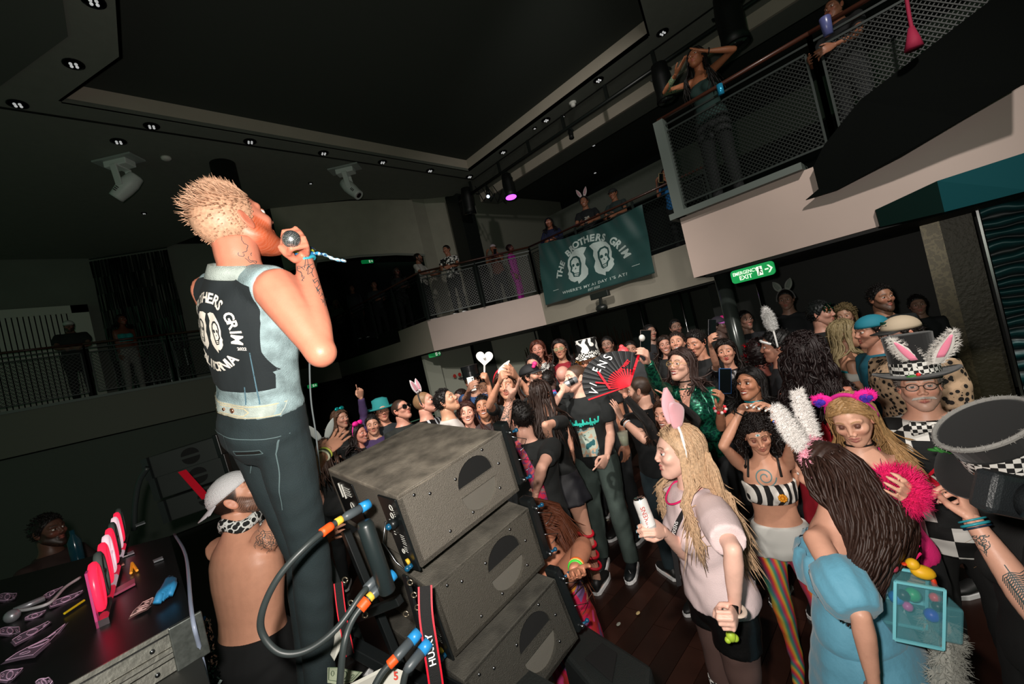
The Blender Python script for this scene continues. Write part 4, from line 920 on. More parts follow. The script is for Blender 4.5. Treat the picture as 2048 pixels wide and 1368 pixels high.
# ---- headwear; all children of the wearer
def band(G, m, w=.012, r=.101, tilt=0., name='headband'):
    mb = MB(); R = []
    for k in range(25):
        a = math.pi*k/24; c = np.array([-.005+tilt*math.sin(a), (r-.004)*math.cos(a), .03+(r+.006)*math.sin(a)-.03*(1-math.sin(a))]); R.append(G.to(c))
    mb.tube(R, w*G.s*.5, 8, flat=1.); return mb.build(name, m, G.t, smooth=True)
def fluffy(mb, pts, nr, L_, w, n, R):
    for _ in range(n):
        i = R.randrange(len(pts)); p = np.array(pts[i]); d = nrm(np.array(nr[i])+R_vec(R)*.55); mb.tube([p-d*.004, p+d*L_*R.uniform(.5, 1.1)*.5, p+nrm(d+R_vec(R)*.5)*L_*R.uniform(.7, 1.1)], [w, w*.7, w*.1], 3)
def bunny_ears(G, c_out, c_in, length=.2, spread=.5, width=.036, fur=0, bent=(0, 0), bandc=None, base_y=.035, back=0., fl=.02, earyaw=0):
    bo = band(G, mat('band_'+(bandc or c_out), bandc or c_out, .8, sheen=.3), .014)
    for i, sg in enumerate((-1, 1)):
        b = np.array([-.005, sg*base_y, .122]); d = nrm(np.array([-back, sg*spread*.5, 1.])); mb = MB(); inn = MB(); x_ = nrm(np.cross(d, [1, 0, 0])); n_ = nrm(np.cross(x_, d)); 
        if n_[0] < 0: n_ = -n_
        if earyaw: ey = math.radians(earyaw); x_, n_ = x_*math.cos(ey)+n_*math.sin(ey), n_*math.cos(ey)-x_*math.sin(ey)
        R_ = []; R2 = []; cs = []; 
        for k in range(13):
            u = k/12; bd = bent[i]*max(0, u-.45); c = b+d*length*u*(1-.25*abs(bd))+np.array([.6*bd, sg*bd*.4, -.55*abs(bd)*u])*length; wd = width*math.sin(math.pi*min(1, .16+.84*u)**1.0)**.8+.003; cs.append((c, wd))
            R_.append([G.to(c+x_*wd*math.cos(a)+n_*.012*math.sin(a)) for a in [2*math.pi*j/14 for j in range(14)]])
            if 1 < k < 12: R2.append([G.to(c+n_*.009+x_*wd*.55*math.cos(a)+n_*.006*math.sin(a)) for a in [2*math.pi*j/12 for j in range(12)]])
        mb.rings(R_)
        if fur:
            R = random.Random(i+5); pts, nr = [], []
            for (c, wd) in cs[1:]:
                for j in range(16):
                    a = 2*math.pi*j/16; 
                    if math.sin(a) > .5 and abs(math.cos(a)) < .6: continue
                    pts.append(G.to(c+x_*wd*math.cos(a)+n_*.012*math.sin(a))); nr.append((x_*math.cos(a)+n_*math.sin(a)*.6)@G.HA)
            fluffy(mb, pts, nr, fl*G.s, .0016*G.s, fur, R)
        e = mb.build('bunny_ear', mat('ear_'+c_out, c_out, .85, sheen=.5), G.t, smooth=True); inn.rings(R2).build('inner_ear', mat('ear_'+c_in, c_in, .85, sheen=.3), e, smooth=True)
def tuck(G, z0=.03, k=.86):
    if not hasattr(G, 'hair'): return
    me = G.hair.data; n = len(me.vertices); v = np.empty(n*3); me.vertices.foreach_get('co', v); v = v.reshape(-1, 3)+np.array(G.base); q = (v-G.hc)@G.HA.T/G.hs; m = (q[:, 2] > z0)
    c = np.array([-.012, 0, .03]); r = np.linalg.norm((q-c)/np.array([.1, .08, .082]), axis=1); f = np.where(m & (r > .93), .93/np.maximum(r, 1e-6), 1.); q = c+(q-c)*f[:, None]
    me.vertices.foreach_set('co', ((q*G.hs)@G.HA+G.hc-np.array(G.base)).ravel())
def cap_hat(G, c, brimc=None, back=False, m=None, brimlen=.075, visor=True):
    tuck(G); m = m or mat('cap_'+c, c, .75); mb = MB(); pt = G.hp; R_ = []
    for i in range(9):
        z = .035+.085*math.sin(i/8*math.pi/2); rr = math.cos(i/8*math.pi/2); R_.append([G.to(np.array([-.012+(.108*rr+.0)*math.cos(a), (.088*rr)*math.sin(a), z+(.0 if i else -.0)])) for a in [2*math.pi*k/28 for k in range(28)]])
    mb.rings(R_); o = mb.build('cap', m, G.t, smooth=True)
    if visor:
        b = MB(); sg = -1 if back else 1; R1 = []; 
        for j in range(3):
            R1.append([G.to(np.array([-.012+sg*(.1*math.cos(a)+(brimlen*math.cos(a*.8))*j/2), .085*math.sin(a)*(1-.08*j), .042-.012*(a*a)*.5-.012*j*.6])) for a in np.linspace(-1.15, 1.15, 13)])
        R2 = [[p-np.array([0, 0, .004]) for p in r_] for r_ in R1][::-1]; b.rings([*R1, *R2, R1[0]], caps=False, closed=False); b.build('visor', mat('visor_'+(brimc or c), brimc or c, .7), o, smooth=True)
    return o
def top_hat(G, m, bandm=None, h=.16, r=.098, brim=.05, z=.045, rt=None, tiltv=0., bandh=.045):
    tuck(G, z); rt = rt or r*1.02; ax = np.array([1, 0, 0.]); b = MB(); n = 36
    def rg(rad, zz, wv=0): return [G.to(np.array([-.012+rad*1.1*math.cos(a)+tiltv*zz, rad*.95*math.sin(a), zz+wv*math.cos(2*a)])) for a in [2*math.pi*k/n for k in range(n)]]
    b.rings([rg(r, z), rg(r*.99, z+h*.5), rg(rt, z+h), rg(rt*.9, z+h+.004), rg(.004, z+h+.004)]); o = b.build('top_hat', m, G.t, smooth=False)
    b = MB(); b.rings([rg(r*.98, z+.004), rg(r+brim*.6, z, -.003), rg(r+brim, z+.008, -.014), rg(r+brim+.003, z+.003, -.014), rg(r+brim*.6, z-.006, -.003), rg(r*.98, z-.004)], caps=False).build('brim', m, o, smooth=True)
    if bandm: b = MB(); b.rings([rg(r*1.02, z+.004), rg(r*1.025, z+.004+bandh)], caps=False).build('hat_band', bandm, o, smooth=True)
    return o
def glasses(G, c='#151515', lens='#101010', alpha=1., metal=0., r=.021, frame_=.002):
    t_ = None; mb = MB(); ln_ = MB()
    for sg in (-1, 1):
        ctr = np.array([.097, sg*.032, .006]); ring_ = [G.to(ctr+np.array([-.006*abs(math.cos(a))*(sg*math.cos(a) > 0), r*1.12*math.cos(a), r*.8*math.sin(a)])) for a in [2*math.pi*k/18 for k in range(19)]]
        mb.tube(ring_, frame_*G.s, 6, caps=False); mb.tube([G.to((.092, sg*.055, .01)), G.to((.05, sg*.074, .011)), G.to((-.01, sg*.083, .009))], frame_*G.s, 6)
        ln_.add(ring_[:-1], [tuple(range(18))])
    mb.tube([G.to((.098, -.010, .01)), G.to((.1, 0, .013)), G.to((.098, .010, .01))], frame_*G.s, 6); o = mb.build('glasses', mat('frame_'+c, c, .3), G.t, smooth=True)
    ln_.build('lens', mat('lens_'+lens, lens, .05, alpha=alpha, metal=metal), o)
def thing_phone(p, facing, label, c='#111315', glow=None, up=UP, s=1., group=None, light_=False):
    f = nrm(facing); u = nrm(np.array(up)-f*(np.array(up)@f)); r = np.cross(u, f); t = empty('phone', tuple(p), label, 'phone', group)
    MB().box(p, (.074*s, .15*s, .009), [r, u, f]).build('case', mat('phone_'+c, c, .3), t, bevel=.003)
    MB().box(p-f*.0052, (.067*s, .142*s, .001), [r, u, f]).build('screen', mat('screen_'+(glow or 'off'), glow or '#0a0d10', .1, emit=.8 if glow else 0), t)
    for k in (0, 1): MB().cyl(p+f*.004+r*.022*s+u*(.055-.022*k)*s, p+f*.0075+r*.022*s+u*(.055-.022*k)*s, .008, 12).build('camera_lens', mat('phone_lens', '#d8e6ff' if light_ else '#222831', .1, emit=4 if light_ else 0), t)
    return t
def bvh_of(o):
    dg = bpy.context.evaluated_depsgraph_get(); me = o.data; w = Vector(o.parent.location) if o.parent else Vector((0, 0, 0)); w = w+o.location if o.parent else o.location
    return BVHTree.FromPolygons([v.co+w for v in me.vertices], [tuple(p.vertices) for p in me.polygons])
def decal(bv, verts, faces, c, right, up, out, off=.002, reach=.4, maxedge=None):
    """lay flat artwork (2-D verts) on a surface along -out; returns a MB"""
    r, u, n_ = nrm(right), nrm(up), nrm(out); vs = []
    for p in verts:
        w = np.array(c)+r*p[0]+u*p[1]+n_*reach/2; h = bv.ray_cast(Vector(w), Vector(-n_), reach)
        vs.append(np.array(h[0])+n_*off if h[0] is not None else None)
    mb = MB(); ok = [i for i, q in enumerate(vs) if q is not None]; mp = {i: k for k, i in enumerate(ok)}
    mb.add([vs[i] for i in ok], [tuple(mp[i] for i in f_) for f_ in faces if all(i in mp for i in f_)]); return mb
def subdiv(v, f, maxl):
    """split long edges of a 2-D triangulation so that it can follow a curved surface"""
    bm = bmesh.new(); vs = [bm.verts.new((p[0], p[1], 0)) for p in v]
    for q in f:
        try: bm.faces.new([vs[i] for i in q])
        except ValueError: pass
    bmesh.ops.triangulate(bm, faces=bm.faces)
    for _ in range(5):
        e = [x for x in bm.edges if x.calc_length() > maxl]
        if not e: break
        bmesh.ops.subdivide_edges(bm, edges=e, cuts=1); bmesh.ops.triangulate(bm, faces=bm.faces)
    bm.verts.index_update(); ov = [tuple(x.co[:2]) for x in bm.verts]; of = [tuple(x.index for x in q.verts) for q in bm.faces]; bm.free(); return ov, of
def poly_fill(poly, holes=()):
    bm = bmesh.new(); ed = []
    for pl_ in (poly,)+tuple(holes):
        vs = [bm.verts.new((p[0], p[1], 0)) for p in pl_]; ed += [bm.edges.new((vs[i], vs[(i+1) % len(vs)])) for i in range(len(vs))]
    bmesh.ops.triangle_fill(bm, use_beauty=True, edges=ed); bm.verts.index_update(); v = [tuple(x.co[:2]) for x in bm.verts]; f = []
    for q in bm.faces:
        c = q.calc_center_median()
        if not any(inside((c.x, c.y), h) for h in holes): f.append(tuple(x.index for x in q.verts))
    bm.free(); return v, f
def arc_text(txt, r, a0, a1, size, bold=.0, flip=False):
    """letters set on a circle; angles in degrees, a0 -> a1"""
    V, Fc = [], []; n = len(txt)
    for i, ch in enumerate(txt):
        if ch == ' ': continue
        a = math.radians(a0+(a1-a0)*(i+.5)/n); v, f = text_mesh(ch, size, bold=bold); 
        if not len(v): continue
        rot = a-math.pi/2 if not flip else a+math.pi/2; b = len(V)
        for p in v: V.append((r*math.cos(a)+p[0]*math.cos(rot)-p[1]*math.sin(rot), r*math.sin(a)+p[0]*math.sin(rot)+p[1]*math.cos(rot)))
        Fc += [tuple(k+b for k in q) for q in f]
    return V, Fc
def ribs(pts, w):
    V, Fc = [], []
    for i in range(len(pts)-1):
        a, b = np.array(pts[i], float), np.array(pts[i+1], float); d = nrm(b-a); n_ = np.array([-d[1], d[0]])*w/2; k = len(V); V += [tuple(a-n_), tuple(a+n_), tuple(b+n_), tuple(b-n_)]; Fc.append((k, k+1, k+2, k+3))
    return V, Fc
def merge2(*parts):
    V, Fc = [], []
    for v, f in parts: b = len(V); V += [tuple(p[:2]) for p in v]; Fc += [tuple(i+b for i in q) for q in f]
    return V, Fc
def xf(v, s=1., dx=0, dy=0, rot=0, sx=1.):
    c, q = math.cos(rot), math.sin(rot); return [((p[0]*sx*c-p[1]*q)*s+dx, (p[0]*sx*q+p[1]*c)*s+dy) for p in v]
def skull_emblem():
    """two back-to-back bearded skulls in profile, unit width; returns light shapes"""
    half = [(.03, .46), (.12, .50), (.26, .49), (.38, .40), (.45, .26), (.47, .08), (.45, -.06), (.49, -.14), (.47, -.20), (.48, -.27), (.43, -.36), (.36, -.42), (.30, -.40), (.29, -.50), (.22, -.44), (.14, -.38), (.08, -.30), (.06, -.15), (.10, .0), (.07, .16), (.1, .3)]
    sk_out = [(.24, .30), (.34, .31), (.41, .22), (.42, .1), (.40, .0), (.42, -.1), (.38, -.16), (.36, -.27), (.26, -.30), (.22, -.24), (.2, -.1), (.17, .05), (.18, .22)]
    sk_in = [(.26, .25), (.33, .26), (.38, .19), (.385, .1), (.36, .0), (.385, -.09), (.35, -.13), (.34, -.16), (.25, -.18), (.24, -.1), (.215, .05), (.22, .18)]
    eye1 = [(.25+.04*math.cos(a), .05+.05*math.sin(a)) for a in np.linspace(0, 5.8, 9)]; eye2 = [(.345+.025*math.cos(a), .06+.045*math.sin(a)) for a in np.linspace(0, 5.8, 9)]; nose_ = [(.30, -.01), (.325, -.07), (.29, -.06)]
    v1, f1 = poly_fill(half, (sk_out,)); v2, f2 = poly_fill(sk_in, (eye1, eye2, nose_)); v3, f3 = ribs([(.26, -.215), (.34, -.2)], .03); v4, f4 = ribs([(.27, -.255), (.34, -.24)], .02)
    V, Fc = merge2((v1, f1), (v2, f2), (v3, f3), (v4, f4)); Vm = [(-p[0], p[1]) for p in V]; return merge2((V, Fc), (Vm, [q[::-1] for q in Fc]))
SKULL = skull_emblem()
# ================================================================== THE STAGE
# ---- line array cabinets seen from behind, stacked and leaning
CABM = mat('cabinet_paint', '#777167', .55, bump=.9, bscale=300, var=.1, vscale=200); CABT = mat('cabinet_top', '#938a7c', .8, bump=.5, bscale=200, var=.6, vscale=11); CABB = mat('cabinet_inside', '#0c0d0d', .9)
PLB = mat('rig_black', '#15191a', .35); SCREW = mat('screw', '#8f9296', .25, metal=1.); BLUE = mat('pin_blue', '#125274', .3, coat=.5); YEL = mat('pin_yellow', '#e2b93a', .4)
CY, CR = math.radians(-2.1), math.radians(8.14)
cabs = [((794, 993), 1.485, -4.68, 'top'), ((863, 1179), 1.51, -4.3, 'middle'), ((927, 1362), 1.461, 3.2, 'bottom')]
CABF = []
def ring2(cx, cy, r, h0, h1, n=14): return [(cx+r*math.cos(a), cy+r*math.sin(a)) for a in np.linspace(math.radians(h0), math.radians(h1), n)]
for ci, ((px, py), d_, tilt, nm) in enumerate(cabs):
    O = P(px, py, d_); tl = math.radians(tilt); W_ = np.array([math.cos(CY), math.sin(CY), 0]); N0 = np.array([math.sin(CY), -math.cos(CY), 0])
    U2 = UP*math.cos(tl)-N0*math.sin(tl); N_ = N0*math.cos(tl)+UP*math.sin(tl); Wd = W_*math.cos(CR)+U2*math.sin(CR); Ud = U2*math.cos(CR)-W_*math.sin(CR)
    w, h, dp = .526, .289, .70; top_rise = .035 if ci else .0
    t = empty('line_array_cabinet', tuple(O-Ud*h-N_*.3+Wd*.26), ['topmost of the three black speaker cabinets, dusty top in view, leaning stack', 'middle speaker cabinet of the leaning stack beside the red edged strap', 'lowest speaker cabinet of the stack, cut off by the bottom of the picture'][ci], 'speaker', 'speaker cabinets stacked on stage')
    def Q(x, y, z=0., O=O, Wd=Wd, Ud=Ud, N_=N_): return O+Wd*x-Ud*y+N_*z       # x right, y down, z out
    CABF.append(Q)
    if ci: CABM = mat('cabinet_paint_shaded_%d' % ci, ['', '#57534a', '#45433c'][ci], .55, bump=.9, bscale=300, var=.1, vscale=200); CABT = mat('cabinet_top_shaded_%d' % ci, ['', '#5f5b52', '#4c4a43'][ci], .8, bump=.5, bscale=200, var=.4, vscale=14)  # lower cabinets get darker colours in place of the flash's falloff
    # shell: top, bottom, sides
    th = .016; sh = MB()
    def plate(a, b, c, dd, nn): sh.prism([a, b, c, dd], nn)
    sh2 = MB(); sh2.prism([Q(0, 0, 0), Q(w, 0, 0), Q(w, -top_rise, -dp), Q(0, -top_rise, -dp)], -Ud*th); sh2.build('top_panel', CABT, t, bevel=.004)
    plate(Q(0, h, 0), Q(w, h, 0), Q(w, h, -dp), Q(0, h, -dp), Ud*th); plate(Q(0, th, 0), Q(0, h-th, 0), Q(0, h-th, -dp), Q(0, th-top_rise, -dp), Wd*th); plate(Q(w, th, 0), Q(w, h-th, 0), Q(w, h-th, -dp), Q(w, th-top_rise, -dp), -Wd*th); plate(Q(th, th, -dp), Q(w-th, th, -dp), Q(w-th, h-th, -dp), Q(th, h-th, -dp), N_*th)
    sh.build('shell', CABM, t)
    # rear plate with two half-moon hand holds
    cx, cy, r = .335, .14, .095; outr = [(0.0, 0.0), (w, 0.0), (w, h), (0, h)]
    upm = [(cx+x, cy+y) for x, y in ring2(0, -.017, r, 180, 360)]; lom = [(cx+x, cy+y) for x, y in ring2(0, .017, r, 0, 180)]
    v, f_ = poly_fill(outr, (upm, lom)); n = len(v); fp = MB(); fp.add([Q(p[0], p[1], .0) for p in v]+[Q(p[0], p[1], -.014) for p in v], [q for q in f_]+[tuple(i+n for i in q[::-1]) for q in f_])
    for hl in (upm, lom):
        k = len(hl); fp.add([Q(p[0], p[1], 0) for p in hl]+[Q(p[0], p[1], -.014) for p in hl], [(i, (i+1) % k, (i+1) % k+k, i+k) for i in range(k)])
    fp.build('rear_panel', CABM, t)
    k = len(upm); bw = MB().rings([[Q(p[0], p[1], z) for p in upm] for z in (-.012, -.16)]); bw.build('hand_hold', CABB, t)
    m0 = (cx, cy+.014); bw = MB(); bw.rings([[Q(p[0], p[1], -.013) for p in lom], [Q(p[0], p[1], -.035-.12*(1-min(1, (p[1]-m0[1])/r))) for p in lom]]); bw.build('hand_hold', mat('handhold', '#8f8b82', .35, metal=.5, bump=.3, bscale=300), t)
    sc = MB()
    for x, y in ((.06, .03), (.12, .06), (.15, .24), (.40, .025), (.46, .12), (.24, .07), (.27, .235), (.43, .22)): sc.cyl(Q(x, y, 0), Q(x, y, .003), .006, 10)
    tag(sc.build('screws', SCREW, t, smooth=True), kind='stuff')
    # right rigging bar with pins
    rg = MB(); rg.prism([Q(w+.002, -.03, .012), Q(w+.045, -.03, .012), Q(w+.045, h*.93, .012), Q(w+.002, h*.93, .012)], -N_*.07); rg.build('rigging_bar', PLB, t, bevel=.01)
    for k, (x, y) in enumerate(((.03, .02), (.03, .25))):
        MB().ball(Q(w+x, y, .018), .011, 12, 8).build('rigging_bolt', SCREW, t, smooth=True); MB().cyl(Q(w+.045, y+.01, 0), Q(w+.068, y+.01, .01), .006, 10).ball(Q(w+.073, y+.01, .01), .010, 12, 8).build('quick_release_pin', BLUE, t, smooth=True)
    ln_ = MB(); 
    for k in range(2): a_, b_ = Q(w+.03, .04+.11*k, .02), Q(w+.07, .13+.1*k, .0); ln_.tube([a_, (a_+b_)/2+Wd*.05+N_*.02, b_+Wd*.02, b_], .0017, 5)
    ln_.build('pin_lanyard', SCREW, t, smooth=True)
    # left end: angled rigging plate with engraved labels, pins and the connector panel
    lp = MB(); E0, E1 = Q(-.002, .0, .0), Q(-.002, h, .0); q_ = [Q(-.003, .01, -.005), Q(-.003, h+.01, -.005), Q(-.012, h+.02, -.11), Q(-.012, .01, -.13)]; lp.prism(q_, -Wd*.008); lp.build('rigging_plate', PLB, t, bevel=.002)
    rb = MB(); n_l = -Wd; rgt = -N_; 
    def LQ(a, b): return Q(-.021, b, -a)
    for a_, b_, rr_ in ((.035, .04, .011), (.05, .075, .011), (.06, .225, .009)):
        rb.tube([LQ(a_+rr_*math.cos(x), b_+rr_*math.sin(x)) for x in np.linspace(0, 2*math.pi, 15)], .0015, 4, caps=False)
    for k in range(6): rb.bar(LQ(.075, .10+.012*k), LQ(.088, .10+.012*k), .002)
    for k in range(5): rb.bar(LQ(.02, .04+.0*k+.008*k), LQ(.026, .04+.008*k), .0015)
    for k in range(5): rb.bar(LQ(.01, .15+.009*k), LQ(.04, .15+.009*k), .0013)
    for k in range(3): rb.bar(LQ(.02, .2+.009*k), LQ(.045, .2+.009*k), .0013)
    tag(rb.build('plate_markings', mat('marking_white', '#d8d8d0', .5), t), kind='stuff')
    MB().cyl(Q(-.015, .105, -.05), Q(-.04, .105, -.05), .018, 16).build('pin_socket', PLB, t, smooth=True); MB().ball(Q(-.045, .105, -.05), .012, 12, 8).build('quick_release_pin', BLUE, t, smooth=True); MB().cyl(Q(-.02, h-.015, -.03), Q(-.035, h-.015, -.03), .009, 12).ball(Q(-.04, h-.015, -.03), .011, 12, 8).build('quick_release_pin', BLUE, t, smooth=True); MB().cyl(Q(-.02, h-.028, -.045), Q(-.03, h-.028, -.045), .011, 12).build('collar', YEL, t, smooth=True)
    wr = MB(); wr.tube([Q(-.03, .11, -.11), Q(-.06, .18, -.12), Q(-.05, .26, -.09), Q(-.04, h, -.04)], .003, 6); wr.build('pin_lanyard', SCREW, t, smooth=True)
    if ci == 0:
        cp = MB(); cq = [Q(-.001, .03, -.42), Q(-.001, .25, -.40), Q(-.001, .25, -.64), Q(-.001, .03, -.66)]; cp.prism(cq, -Wd*.006); cp.build('connector_panel', PLB, t, bevel=.002)
        mk = MB(); 
        for k in range(4): mk.bar(Q(-.009, .06+.012*k, -.47), Q(-.009, .06+.012*k, -.53-.01*k), .003)
        mk.bar(Q(-.009, .05, -.55), Q(-.009, .12, -.55), .006).bar(Q(-.009, .05, -.585), Q(-.009, .12, -.585), .006).tube([Q(-.009, .15+.02*math.sin(x), -.5+.02*math.cos(x)) for x in np.linspace(0, 6.3, 14)], .002, 4); mk.build('panel_markings', mat('marking_white', '', 0), t)
# the dark wedge-shaped cabinet on the floor right of the stack
b0 = MB(); zf = .72; pp = [Px(1110, 1368, 1.35), Px(1150, 1272, 1.62), Px(1298, 1320, 1.62)]
wq = [Pz(1120, 1300, .72), Pz(1165, 1243, .72), Pz(1303, 1330, .72), Pz(1290, 1500, .72)]; t = empty('stage_sub', (wq[0][0], wq[0][1], 0), 'large black subwoofer on the floor right of the speaker stack', 'speaker')
wb = MB(); wb.prism(wq, (0, 0, -.72)); wb.build('cabinet', mat('sub_black', '#1f2423', .6, bump=.4, bscale=250), t, bevel=.02)
gq = [Pz(x, y, .7225) for x, y in ((1170, 1320), (1205, 1290), (1235, 1310), (1225, 1368))]; MB().prism(gq, (0, 0, .012)).build('handle_recess_shade', CABB, t, bevel=.004)  # dark slab on the top stands in for the shade of a handle recess
# stage deck under the singer
struct('stage_floor', MB().bbox((-3, -2.5, 0), (.35, 1.35, 1.08)).bbox((.3, .2, 0), (1.0, 1.75, .9)), mat('stage_black', '#171b19', .75, bump=.3, bscale=100))
# ---- cables
CAB = mat('cable_black', '#333a3a', .42); ORG = mat('tape_orange', '#ff5a1e', .5); YTP = mat('tape_yellow', '#f0c040', .5); CBL = mat('connector_blue', '#2a8fd0', .35); GRYC = mat('connector_grey', '#4a5256', .4)
def spline(pts, n=10):
    pts = [np.array(p, float) for p in pts]; out = []; q = [2*pts[0]-pts[1]]+pts+[2*pts[-1]-pts[-2]]
    for i in range(1, len(q)-2):
        for k in range(n):
            t = k/n; out.append(.5*((2*q[i])+(-q[i-1]+q[i+1])*t+(2*q[i-1]-5*q[i]+4*q[i+1]-q[i+2])*t*t+(-q[i-1]+3*q[i]-3*q[i+1]+q[i+2])*t**3))
    return out+[pts[-1]]
def cable(pix, r, label, tapes=(), plug=None, end=None):
    pts = spline([P(*p) for p in pix], 10); t = empty('cable', tuple(pts[len(pts)//2]), label, 'cable')
    MB().tube(pts, r, 12).build('cord', CAB, t, smooth=True)
    for i0, i1, m, k in tapes: MB().tube(pts[i0:i1+1], r*k, 12).build('tape', m, t, smooth=True)
    if plug:
        a, b, c_ = pts[0], pts[2], pts[0]-nrm(pts[2]-pts[0])*.05; d = nrm(pts[0]-pts[2])
        MB().tube([pts[0]-d*.035, pts[0]-d*.02, pts[0]+d*.035], [r*1.0, r*1.55, r*1.6], 14).build('plug_sleeve', GRYC, t, smooth=True); MB().tube([pts[0]+d*.03, pts[0]+d*.062], [r*1.75, r*1.8], 16).build('plug_ring', CBL, t, smooth=True)
    if end:
        d = nrm(pts[-1]-pts[-3]); MB().tube([pts[-1]-d*.03, pts[-1]+d*.045], [r*1.5, r*1.6], 14).build('plug_sleeve', GRYC, t, smooth=True)
    return t
cable([(705, 1026, 1.38), (668, 1048, 1.33), (615, 1090, 1.25), (560, 1150, 1.2), (527, 1215, 1.18), (524, 1265, 1.18), (560, 1305, 1.18), (615, 1300, 1.2), (675, 1255, 1.24), (722, 1190, 1.3), (745, 1165, 1.35)], .0095, 'thick black cable looping in front of the dark jeans, blue plug on the cabinet', ((6, 9, YTP, 1.3), (11, 15, ORG, 1.5)), True, True)
cable([(757, 1178, 1.33), (735, 1200, 1.3), (705, 1240, 1.26), (688, 1290, 1.22), (680, 1368, 1.2), (678, 1420, 1.2)], .010, 'thick black cable hanging down from the second cabinet with orange flag tape', ((6, 9, YTP, 1.4), (10, 15, ORG, 1.7)), True)
cable([(806, 1300, 1.28), (790, 1318, 1.26), (765, 1345, 1.24), (745, 1380, 1.22)], .010, 'short black cable with blue plug and orange tape at the bottom edge', ((4, 8, YTP, 1.3), (9, 15, ORG, 1.45)), True)
cable([(828, 1322, 1.27), (812, 1345, 1.25), (800, 1400, 1.24)], .010, 'short black cable with blue plug rightmost at the bottom edge', (), True)
p = Pz(1300, 0, 1) 
tb = empty('roller_bar', tuple(P(752, 1120, 1.33)), 'black round rubber bar hanging in front of the connector panel', 'bar'); MB().tube([P(728, 1043, 1.33), P(731, 1052, 1.33), P(775, 1182, 1.33), P(776, 1186, 1.33)], [.020, .026, .026, .02], 20).build('tube', mat('rubber_black', '#20292a', .35), tb, smooth=True)
# strap with red edges
def strap(pix, w, label, text=None, red=True):
    pts = spline([P(*p) for p in pix], 6); t = empty('strap', tuple(pts[0]), label, 'strap'); n = len(pts); m = MB(); e = MB()
    def off(i):
        d = nrm(pts[min(i+1, n-1)]-pts[max(i-1, 0)]); vw = nrm(pts[i]-C0); return nrm(np.cross(d, vw)), vw
    for (a, b, mb, dz) in ((-.5, .5, m, 0), (-.5, -.38, e, -.0015), (.38, .5, e, -.0015)):
        R_ = []
        for i in range(n):
            s_, vw = off(i); p = pts[i]+vw*dz; R_.append([p+s_*w*a, p+s_*w*b, p+s_*w*b+vw*.002, p+s_*w*a+vw*.002])
        mb.rings(R_)
    m.build('webbing', mat('web_black', '#161616', .8, bump=.5, bscale=400), t); e.build('red_edge', mat('web_red', '#e0102c', .6), t)
    if text:
        i = n//2; s_, vw = off(i); d = nrm(pts[i+2]-pts[i-2]); tm = MB(); put_text(tm, text, pts[i]-vw*.003, -d, np.cross(nrm(-d), -vw)*-1, w*.62, bold=w*.012, sx=1.0, off=0); tm.build('lettering', mat('web_white', '#f4f4f4', .6), t)
    return t
strap([(850, 1172, 1.38), (852, 1230, 1.34), (862, 1300, 1.31), (872, 1368, 1.3), (878, 1430, 1.3)], .046, 'black strap with red edges and white lettering hanging left of the middle cabinet', 'HUSKY')
strap([(676, 1165, 1.6), (684, 1230, 1.58), (700, 1310, 1.56)], .032, 'black strap with red edges behind the looping cable', None)
# paper and bank note on the stage
def note(c4, label, c='#b9c4a8', ink='#54694f', group=None, cat='bank note', mk=True):
    a, b, c_, d = [np.array(p) for p in c4]; t = empty('bank_note', tuple((a+c_)/2), label, cat, group); n_ = nrm(np.cross(b-a, d-a)); n_ = n_ if n_[2] > 0 else -n_
    g = MB(); R_ = []
    for i in range(7):
        u = i/6; R_.append([(a*(1-u)+b*u)*(1-v)+(d*(1-u)+c_*u)*v+n_*.004*math.sin(u*5+v*2) for v in np.linspace(0, 1, 5)])
    g.rings(R_, caps=False, closed=False); g.build('paper', mat('note_'+c, c, .8), t)
    def S2(u, v): return (a*(1-u)+b*u)*(1-v)+(d*(1-u)+c_*u)*v+n_*(.0045+.004*math.sin(u*5+v*2))
    k = MB()
    for (u0, v0, u1, v1) in ((.05, .1, .95, .1), (.95, .1, .95, .9), (.95, .9, .05, .9), (.05, .9, .05, .1)):
        for q in range(4): s0, s1 = q/4, (q+1)/4; k.tube([S2(u0+(u1-u0)*s0, v0+(v1-v0)*s0), S2(u0+(u1-u0)*s1, v0+(v1-v0)*s1)], .0012, 4)
    if mk: k.tube([S2(.5+.14*math.cos(x), .5+.3*math.sin(x)) for x in np.linspace(0, 6.3, 13)], .0016, 4, caps=False); k.tube([S2(.18+.05*math.cos(x), .5+.16*math.sin(x)) for x in np.linspace(0, 6.3, 9)], .001, 4); k.tube([S2(.82+.05*math.cos(x), .5+.16*math.sin(x)) for x in np.linspace(0, 6.3, 9)], .001, 4)
    k.build('print', mat('ink_'+ink, ink, .8), t); return t
note([P(655, 1335, 1.5), P(725, 1342, 1.46), P(705, 1366, 1.4), P(655, 1368, 1.42)], 'green bank note lying beside the foot of the dark jeans')
pm_ = MB(); pm_.prism([P(655, 1300, 1.55), P(690, 1230, 1.62), P(700, 1255, 1.6), P(668, 1320, 1.5)], (0, 0, -.004)); pm_.build('paper_sheet', mat('paper', '#cfcfc4', .9), label='folded white paper sheet between the jeans and the black strap', cat='paper')
pm_ = MB(); pm_.prism([P(700, 1368, 1.34), P(775, 1330, 1.36), P(815, 1345, 1.32), P(800, 1400, 1.25), P(700, 1410, 1.25)], (0, 0, -.004)); pm_.build('paper_sheet', mat('paper', '', 0), label='white paper sheet with a red figure at the bottom edge', cat='paper')
nm_ = MB(); put_text(nm_, '5', P(792, 1352, 1.31), RT-UP*.2, FH*.4+UP, .03, bold=.001); nm_.build('bank_figure', mat('ink_red', '#c0392b', .7), label='small red figure five printed on the white paper', cat='lettering')
